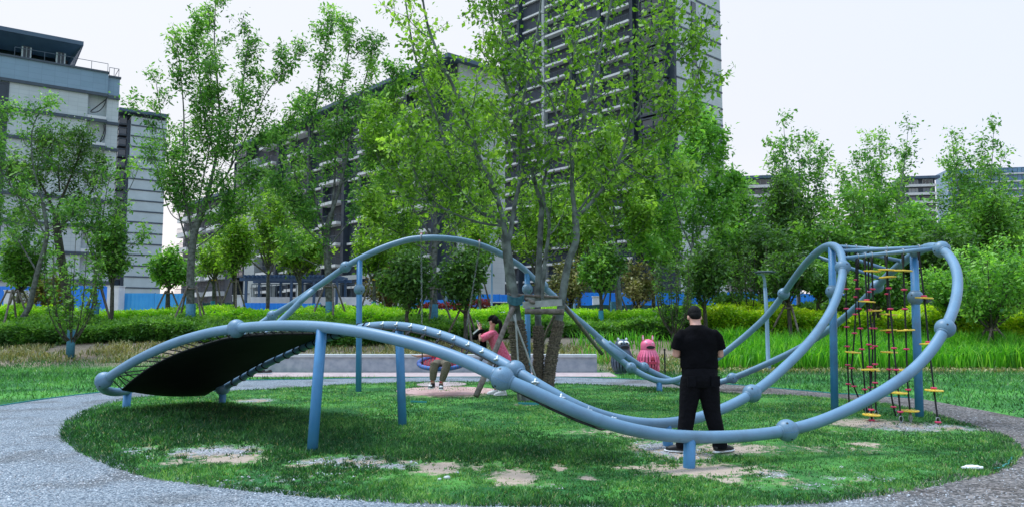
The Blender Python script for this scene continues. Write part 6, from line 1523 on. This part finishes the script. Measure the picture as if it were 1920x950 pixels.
for sy in (-1, 1):
    sh, el, wr = WA[sy]; mb.tube([sh - Y_ * .06 * sy, sh, sh.lerp(el, .35), sh.lerp(el, .85), sh.lerp(el, .88)], [.07, .072, .072, .074, .066], 16)
bl = mb.build('blouse', M['pink_cloth'], wo, smooth=True); remesh(bl, .011, 4)
mb = MB(); mb.loft([tor(hip - up * .14, .13, .10), tor(hip - up * .06, .175, .14), tor(hip + up * .04, .165, .125)], 20)
for sy in (-1, 1):
    hp, kn, an = WL[sy]; mb.tube([hp + Z_ * .03, hp.lerp(kn, .4), kn, kn.lerp(an, .5), an + Z_ * .06, an + Z_ * .055], [.11, .10, .082, .078, .074, .06], 16)
tr = mb.build('trousers', M['black_trouser'], wo, smooth=True); remesh(tr, .011, 4)
mb = MB(); Q = R.to_quaternion(); mb.ell(T(0, -.03, .035), .084, .098, .09, 20, 14, rot=Q); mb.ell(T(0, -.07, -.01), .05, .05, .06, 14, 10, rot=Q); hr = mb.build('hair', M['hair'], wo, smooth=True)
pb = T(0, -.11, .0); mb = MB(); mb.tube(catmull([pb, pb + Vector((.05, -.02, -.03)), pb + Vector((.07, -.03, -.12)), pb + Vector((.06, -.04, -.22)), pb + Vector((.04, -.04, -.28))], 4), [.03] + [.04] * 8 + [.038] * 6 + [.02, .008], 12); mb.build('ponytail', M['hair'], wo, smooth=True)
mb = MB(); mb.ell(T(0, -.005, .062), .088, .102, .078, 20, 14, rot=Q); a, b = T(0, .085, .055), T(0, .155, .038); mb.loft([(a, (R @ X_) * .06, (R @ Z_) * .008), (a.lerp(b, .6), (R @ X_) * .055, (R @ Z_) * .007), (b, (R @ X_) * .025, (R @ Z_) * .005)], 12); mb.build('cap', M['black_cloth'], wo, smooth=True)
for sy in (-1, 1):
    an = WL[sy][2]; mb = MB(); shoe(mb, an, (-.9, -.25 * 1, 0), .95); sh_ = mb.build('shoe', M['white_rubber'], wo, smooth=True); mb = MB(); shoe(mb, an, (-.9, -.25, 0), .95, 'sole'); mb.build('sole', M['white_plastic'], sh_, smooth=True)
ph = thing('phone', 'pale phone held up in the hands of the woman in pink', 'phone', tuple(U(896.5, 606, Yw - .05)))
mb = MB(); mb.box(-.005, .005, -.038, .038, -.075, .075); pb_ = mb.build('phone_body', M['phone'], ph); mb = MB(); mb.box(-.0075, -.0052, -.034, .034, -.07, .07); mb.build('screen', M['glass'], ph); ph.rotation_euler = (.0, -.35, .35)
# dark jacket over the arm
ja = thing('jacket', 'black jacket with a white stripe draped over the forearm of the woman in pink', 'jacket', tuple(ow))
mb = MB(); q = lambda px, py, dy=0: Wp(px, py, dy)
mb.loft([(q(905, 616, -.12), X_ * .05, Y_ * .10), (q(898, 622, -.12), X_ * .09, Y_ * .12), (q(893, 630, -.12), X_ * .09, Y_ * .12), (q(890, 636, -.12), X_ * .05, Y_ * .08)], 16)
mb.loft([(q(906, 630, -.05), X_ * .06, Y_ * .09), (q(906, 645, -.05), X_ * .07, Y_ * .10), (q(907, 660, -.05), X_ * .06, Y_ * .09), (q(908, 664, -.05), X_ * .03, Y_ * .05)], 16)
jo = mb.build('cloth', M['black_cloth'], ja, smooth=True); remesh(jo, .012, 4)
mb = MB(); mb.bar(q(887, 625, -.24), q(897, 616, -.25), .01, .03); mb.build('white_stripe', M['white_rubber'], ja)

# ---------- child lying back on the basket swing
Yc = 15.6
ch = thing('person', 'child in red shirt and khaki trousers lying back on the basket swing', 'person', (0, 0, 0))
V = lambda px, py, dy=0.0: U(px, py, Yc + dy)
pel, chest, neck, hc = V(828, 681, -.25), V(832, 668, .02), V(838, 662, .22), V(842, 659, .36)
mb = MB(); R = (Matrix.Rotation(math.radians(180), 3, 'Z') @ Matrix.Rotation(math.radians(55), 3, 'X')); T, E = head(mb, hc, R, .9)
ax = (neck - pel).normalized(); nn = ax.cross(X_).normalized()
mb.loft([(pel, X_ * .12, nn * .085), (chest, X_ * .13, nn * .085), (chest.lerp(neck, .6), X_ * .12, nn * .07), (neck, X_ * .06, nn * .05)], 16); lim(mb, [neck, hc], [.045, .045])
shl = chest.lerp(neck, .6) - X_ * .12; arm = [shl, V(803, 665, -.05), V(782, 667, -.15)]; lim(mb, arm, [.042, .036, .024]); hand(mb, arm[-1], (-1, -.1, .15), (0, .3, 1), 1, .35, .85)
shr = chest.lerp(neck, .6) + X_ * .12; ar2 = [shr, V(862, 664, .0), V(868, 655, -.1)]; lim(mb, ar2, [.042, .036, .024]); hand(mb, ar2[-1], (.3, -.1, 1), (-1, 0, 0), -1, .9, .85)
CL = []
for hx, kn, an in ((-.07, V(814, 684, -.62), V(811, 717, -.58)), (.07, V(838, 683, -.62), V(827, 719, -.62))):
    hp = pel + X_ * hx; lim(mb, [hp, kn, kn.lerp(an, .4), an], [.075, .055, .05, .034]); CL.append((hp, kn, an))
body = mb.build('body', M['skin'], ch, smooth=True); remesh(body, .009, 3); eyes(ch, T, .9)
mb = MB(); mb.ell(T(0, -.02, .04), .079, .096, .086, 18, 12, rot=R.to_quaternion()); mb.build('hair', M['hair'], ch, smooth=True)
mb = MB(); mb.loft([(pel + ax * .0, X_ * .15, nn * .11), (chest, X_ * .155, nn * .105), (chest.lerp(neck, .7), X_ * .14, nn * .09), (neck, X_ * .07, nn * .06)], 18)
for L in (arm, ar2): mb.tube([L[0] + (L[0] - L[1]).normalized() * -.0, Vector(L[0]).lerp(L[1], .5), Vector(L[0]).lerp(L[1], .75)], [.06, .056, .054], 12)
sh_ = mb.build('shirt', M['red_cloth'], ch, smooth=True); remesh(sh_, .012, 3)
mb = MB()
mb.loft([(pel - ax * .04, X_ * .13, nn * .09), (pel + ax * .06, X_ * .15, nn * .11)], 16)
for hp, kn, an in CL: mb.tube([hp, hp.lerp(kn, .5), kn, kn.lerp(an, .3), kn.lerp(an, .6), kn.lerp(an, .82), kn.lerp(an, .84)], [.095, .092, .085, .082, .072, .062, .05], 16)
tr = mb.build('trousers', M['khaki'], ch, smooth=True); remesh(tr, .011, 3)
for (hp, kn, an), td in zip(CL, ((-.25, -1, 0), (.1, -1, 0))):
    mb = MB(); shoe(mb, an - Z_ * .02, td, 1.0); s2 = mb.build('shoe', M['shoe_black'], ch, smooth=True)
    mb = MB(); shoe(mb, an - Z_ * .02, td, 1.0, 'sole'); d = Vector(td).normalized(); a = an - Z_ * .05 + d * .13; mb.ell(a, .042, .05, .03, 12, 8); mb.build('sole', M['white_rubber'], s2, smooth=True)
    mb = MB(); mb.tube([an + Z_ * .03, an + Z_ * .05], [.041, .041], 12); mb.build('sock_cuff', M['red_cloth'], ch, smooth=True)

# ---------- basket swing
sc_ = V(828, 679, -.05); sw = thing('basket_swing', 'round basket swing with a blue padded ring and red net hanging from the high arch', 'swing', tuple(sc_))
tilt = .10; rr = .47; NQ = 40
ringp = [Vector((math.cos(2 * math.pi * k / NQ) * rr, math.sin(2 * math.pi * k / NQ) * rr, math.sin(2 * math.pi * k / NQ) * tilt)) for k in range(NQ)]
mb = MB(); mb.tube(ringp, .045, 12, closed=True); mb.build('seat_ring', M['swing_ring'], sw, smooth=True)
mb = MB()
for k in range(0, NQ): p = ringp[k]; q = ringp[(k + 1) % NQ]; mb.tube([p.lerp(q, .46), p.lerp(q, .54)], .047, 10)
mb.build('ring_lashing', M['swing_net'], sw)
mb = MB()
for fam in range(2):
    for i in range(-6, 7):
        c = i * .07; h = math.sqrt(max(0, rr * rr - c * c)) * .97; L = []
        for j in range(9):
            t_ = -h + 2 * h * j / 8; x, y = (c, t_) if fam == 0 else (t_, c); L.append((x, y, y / rr * tilt - .07 * (1 - (x * x + y * y) / (rr * rr))))
        mb.tube(L, .009, 5)
mb.build('seat_net', M['swing_net'], sw)
topL, topR = R3[near_i(R3, U(788, 447, 16.0))], R3[near_i(R3, U(897, 458, 16.2))]
def chain(a, b, name, r=.008, link_l=.05):
    a, b = a - sc_, b - sc_; mb = MB(); n = int((b - a).length / link_l); d = (b - a).normalized(); x = d.orthogonal().normalized(); y = d.cross(x)
    for i in range(n):
        c = a.lerp(b, (i + .5) / n); u = x if i % 2 else y; mb.tube([c + d * math.cos(q) * link_l * .62 + u * math.sin(q) * .018 for q in [k * math.pi / 3 for k in range(6)]], r, 4, closed=True)
    mb.build(name, M['chain'], sw)
for top, kx in ((topL, -1), (topR, 1)):
    mid = top.lerp(sc_ + Vector((kx * .40, 0, 0)), .70); chain(top - Z_ * .06, mid, 'chain', .006, .06)
    for sy in (-1, 1):
        e = sc_ + Vector((kx * rr * .77, sy * rr * .62, sy * .62 * tilt)); mb = MB(); mb.tube([mid - sc_, e - sc_], .012, 6); mb.build('hanger_rope', M['rope'], sw)
        mb = MB(); mb.tube([e - sc_ + Vector((0, 0, .10)), e - sc_], [.018, .02], 8); mb.build('rope_end', M['rope'], sw)
    mb = MB(); P = top - sc_; mb.tube([P + Vector((math.cos(q) * 0, math.sin(q) * .085, math.cos(q) * .085)) for q in [k * math.pi / 7 for k in range(14)]], .016, 6, closed=True); mb.build('hanger_clamp', M['steel'], sw); mb = MB(); mb.ell(P + Vector((0, -.0, .09)), .026, .026, .02, 10, 6); mb.build('hanger_cap', M['pink'], sw, smooth=True)

# ================================================================== ANIMAL BINS
def bin_(label, px, py, rz, body, ears, face):
    g = G(px, py); Y = min(g.y, 22.0); x = U(px, 600, Y).x; t = thing('animal_bin', label, 'litter bin', (x, Y, 0), rz, 'animal shaped litter bins by the bank'); m = M[body]
    NS = 22
    prof = [(.02, .20), (.10, .27), (.22, .325), (.36, .34), (.50, .315), (.62, .255), (.70, .215)]
    mb = MB(); mb.tube([(0, 0, z) for z, r in prof], [r - .035 for z, r in prof], 20); mb.build('liner', M['bin_dark'], t, smooth=True)
    mbs = MB(); w = .031
    for (z0, r0), (z1, r1) in zip(prof, prof[1:]): mbs.add([(r0, -w, z0), (r0, w, z0), (r0 - .018, w, z0), (r0 - .018, -w, z0), (r1, -w, z1), (r1, w, z1), (r1 - .018, w, z1), (r1 - .018, -w, z1)], [(0, 1, 5, 4), (2, 3, 7, 6), (1, 2, 6, 5), (3, 0, 4, 7)])
    sm = mbs.mesh('slat', m)
    for k in range(NS): inst('slat', sm, t, rot=(0, 0, 2 * math.pi * k / NS))
    mb = MB(); mb.tube([(0, 0, 0), (0, 0, .03), (0, 0, .05)], [.22, .235, .22], 24); mb.build('base_ring', m, t, smooth=True)
    mb = MB(); mb.tube([(0, 0, .69), (0, 0, .72), (0, 0, .80), (0, 0, .86), (0, 0, .93), (0, 0, .985), (0, 0, 1.01)], [.215, .218, .215, .215, .185, .10, .03], 28); mb.build('head', m, t, smooth=True)
    mb = MB(); mb.loft([((.02, -.19, .775), X_ * .125, Z_ * .048), ((.02, -.222, .775), X_ * .125, Z_ * .048)], 20); mb.build('mouth_opening', M['bin_dark'], t)
    for sx in (-1, 1):
        if ears == 'round': mb = MB(); mb.ell((sx * .125, -.01, 1.0), .05, .025, .06, 14, 8); e = mb.build('ear', m, t, smooth=True); mb = MB(); mb.ell((sx * .12, -.025, 1.0), .034, .018, .045, 12, 8); mb.build('inner_ear', M['white_plastic'], e, smooth=True)
        else: mb = MB(); mb.ell((sx * .145, 0, 1.03), .035, .025, .095, 14, 8); e = mb.build('ear', m, t, smooth=True); mb = MB(); mb.ell((sx * .145, -.014, 1.03), .020, .016, .065, 12, 8); mb.build('inner_ear', M['white_plastic'], e, smooth=True)
    if face == 'raccoon':
        for sx in (-1, 1):
            mb = MB(); mb.ell((sx * .09, -.155, .905), .085, .06, .05, 14, 10, rot=Matrix.Rotation(sx * .35, 3, 'Y').to_quaternion()); mk = mb.build('white_face_patch', M['white_plastic'], t, smooth=True)
            mb = MB(); mb.ell((sx * .085, -.19, .895), .042, .034, .026, 12, 8, rot=Matrix.Rotation(sx * .5, 3, 'Y').to_quaternion()); mb.build('eye_patch', M['bin_dark'], t, smooth=True)
        mb = MB(); mb.ell((0, -.205, .865), .025, .02, .018, 10, 6); mb.build('nose', M['bin_dark'], t, smooth=True)
    else:
        for sx in (-1, 1):
            mb = MB(); mb.ell((sx * .085, -.175, .895), .022, .014, .02, 10, 6); mb.build('eye', M['white_plastic'], t, smooth=True); mb = MB(); mb.ell((sx * .085, -.188, .895), .010, .008, .010, 8, 6); mb.build('pupil', M['bin_dark'], t, smooth=True)
            mb = MB(); mb.ell((sx * .24, -.20, .33), .05, .045, .055, 10, 8); mb.build('paw', m, t, smooth=True); mb = MB(); mb.ell((sx * .23, -.20, .16), .05, .05, .13, 12, 8); mb.build('leg', m, t, smooth=True)
        mb = MB(); mb.ell((.04, -.335, .46), .06, .025, .07, 12, 8); mb.build('heart_patch', M['bin_red'], t, smooth=True); mb = MB(); mb.box(-.10, .14, -.352, -.315, .30, .37); mb.build('name_plate', M['bin_red'], t)
        mb = MB(); mb.ell((.0, -.212, .855), .016, .014, .012, 8, 6); mb.build('nose', M['bin_red'], t, smooth=True)
    return t
bin_('slate blue slatted litter bin shaped like an animal with a black and white face', 1166, 696, .15, 'bin_grey', 'round', 'raccoon')
bin_('pink slatted litter bin shaped like a long eared animal', 1214, 695, .12, 'bin_pink', 'long', 'plain')

# ================================================================== SMALL THINGS
def lamp(label, px, Y, base_py, top_py, disc=.55, arm=True):
    x = U(px, 600, Y).x; gz = ground_z(x, Y); H = U(px, top_py, Y).z - gz; t = thing('street_lamp', label, 'lamp post', (x, Y, gz))
    mb = MB(); mb.tube([(0, 0, -.1), (0, 0, .3), (0, 0, .31), (0, 0, H * .55), (-.03, 0, H - .45)], [.085, .08, .065, .06, .055], 14); mb.build('pole', M['lamp_post'], t, smooth=True)
    mb = MB(); mb.tube(catmull([(-.03, 0, H - .45), (-.04, 0, H - .22), (-.08, 0, H - .08), (-.16, 0, H - .03), (-.26, 0, H - .02)], 4), .045, 10); mb.build('bent_arm', M['lamp_post'], t, smooth=True)
    mb = MB(); mb.tube([(-.02, 0, H - .02), (-.02, 0, H), (-.02, 0, H + .03), (-.02, 0, H + .05)], [disc * .85, disc, disc, disc * .7], 28); mb.build('disc_head', M['band'], t, smooth=False)
    mb = MB(); mb.tube([(-.02, 0, H - .03), (-.02, 0, H - .021)], [disc * .5, disc * .5], 20); mb.build('lens', M['white_plastic'], t)
lamp('slim blue grey lamp post with a flat disc head left of the rope arch', 1438, 23.2, 675, 511, .32)
lamp('thin distant lamp post behind the timber support', 1077, 44, 600, 470, .22)
lamp('thin distant lamp post above the woman in pink', 922, 44, 600, 425, .22)
lamp('thin distant lamp post right of the high arch post', 836, 43, 600, 498, .22)
g = G(1247, 703); t = thing('stake', 'thin black stake standing in the grass between the pink bin and the man', 'stake', (g.x, g.y, 0))
mb = MB(); mb.tube([(0, 0, -.1), (0, 0, .6), (0, 0, .72), (0, 0, .73)], [.022, .022, .02, .012], 8); mb.build('stake_rod', M['rope'], t); mb = MB(); mb.tube([(0, 0, .70), (0, 0, .75)], [.03, .03], 8); mb.build('stake_cap', M['rope'], t)
def crumple(name, label, cat, px, py, w, l, h, seed, mt='litter', flat=False):
    g = G(px, py); rg = random.Random(seed); mb = MB(); n, m = 9, 6; z0 = .05
    for j in range(m):
        for i in range(n):
            u, v = i / (n - 1) - .5, j / (m - 1) - .5; e = 1 - min(1, (2 * abs(u)) ** 3) * .5
            mb.v.append((u * w + rg.uniform(-1, 1) * w * .04, v * l * e + rg.uniform(-1, 1) * l * .06, rg.uniform(.15, 1) * h * (1 - (2 * u) ** 2 * .7) * (1 - (2 * v) ** 2 * .6)))
    k = n * m; mb.v += [(x, y, -.012) for x, y, z in mb.v[:k]]
    for j in range(m - 1):
        for i in range(n - 1): q = (j * n + i, j * n + i + 1, (j + 1) * n + i + 1, (j + 1) * n + i); mb.f += [q, tuple(k + a for a in q[::-1])]
    bd = [i for i in range(n)] + [j * n + n - 1 for j in range(1, m)] + [(m - 1) * n + i for i in range(n - 2, -1, -1)] + [j * n for j in range(m - 2, 0, -1)]
    for a, b in zip(bd, bd[1:] + bd[:1]): mb.f.append((a, k + a, k + b, b))
    mb.mi = [0] * len(mb.f); o = mb.build(name, M[mt], None, recalc=True); o.location = (g.x, g.y, z0); return tag(o, label, cat)
crumple('plastic_bag', 'crumpled white plastic bag lying in the grass near the right edge of the lawn', 'litter', 1824, 884, .21, .07, .03, 1)
crumple('paper_scrap', 'small crumpled white paper scrap in the grass at the left end of the lawn', 'litter', 163, 797, .10, .06, .03, 2)
crumple('paper_scrap', 'white scrap of paper in the long grass below the swing side', 'litter', 1578, 884.5, .04, .03, .02, 3)
for px, py, s_, lab in ((838, 907, .035, 'round pale pebble, the larger of the two near the front edge of the lawn'), (824, 909, .022, 'small pale pebble left of the larger one near the front edge of the lawn'), (857, 896, .02, 'small pale pebble between two bare patches at the front of the lawn')):
    g = G(px, py); mb = MB(); mb.ell((0, 0, 0), s_, s_ * .8, s_ * .6, 10, 8); mb.v = [(x * (1 + .12 * math.sin(y * 90)), y, z * (1 + .1 * math.sin(x * 110))) for x, y, z in mb.v]
    o = mb.build('pebble', M['coping'], smooth=True); o.location = (g.x, g.y, .05 + s_ * .3); tag(o, lab, 'stone')
# trainers left by the low wall, seen under the mat's edge
tt = thing('trainers', 'pair of white and black trainers lying on the paving under the edge of the mat', 'shoes', (U(500, 600, 21.6).x, 21.6, .02))
for dx, dd in ((-.07, (-1, -.3, 0)), (.12, (-1, .2, 0))):
    mb = MB(); shoe(mb, (dx, 0, .10), dd, 1.0); s2 = mb.build('shoe', M['shoe_black'], tt, smooth=True); mb = MB(); shoe(mb, (dx, 0, .10), dd, 1.0, 'sole'); mb.build('sole', M['white_rubber'], s2, smooth=True)
# white car far behind the fence line
a = U(928, 584, 46); t = thing('parked_car', 'tiny white car partly hidden behind the hedge near the woman in pink', 'car', (a.x, 46, 1.15), .1)
mb = MB(); mb.loft([((-2.1, 0, .62), Y_ * .75, Z_ * .25), ((-1.9, 0, .68), Y_ * .85, Z_ * .36), ((-.8, 0, .72), Y_ * .88, Z_ * .40), ((1.0, 0, .74), Y_ * .88, Z_ * .42), ((1.9, 0, .72), Y_ * .86, Z_ * .38), ((2.1, 0, .66), Y_ * .76, Z_ * .28)], 16); mb.build('car_body', M['car'], t, smooth=True)
mb = MB(); mb.loft([((-1.2, 0, 1.0), Y_ * .72, Z_ * .1), ((-.6, 0, 1.12), Y_ * .70, Z_ * .36), ((1.0, 0, 1.15), Y_ * .70, Z_ * .38), ((1.7, 0, 1.05), Y_ * .70, Z_ * .15)], 14); mb.build('cabin', M['glass'], t, smooth=True)
mb = MB(); mb.box(-.7, 1.2, -.62, .62, 1.47, 1.53); mb.build('car_roof', M['car'], t)
for x in (-1.35, 1.3):
    for y in (-.86, .86): mb = MB(); mb.tube([(x, y - .1, .34), (x, y + .1, .34)], [.34, .34], 16); w_ = mb.build('wheel', M['hole'], t); mb = MB(); mb.tube([(x, y - .115, .34), (x, y + .115, .34)], [.2, .2], 12); mb.build('rim', M['steel'], w_)
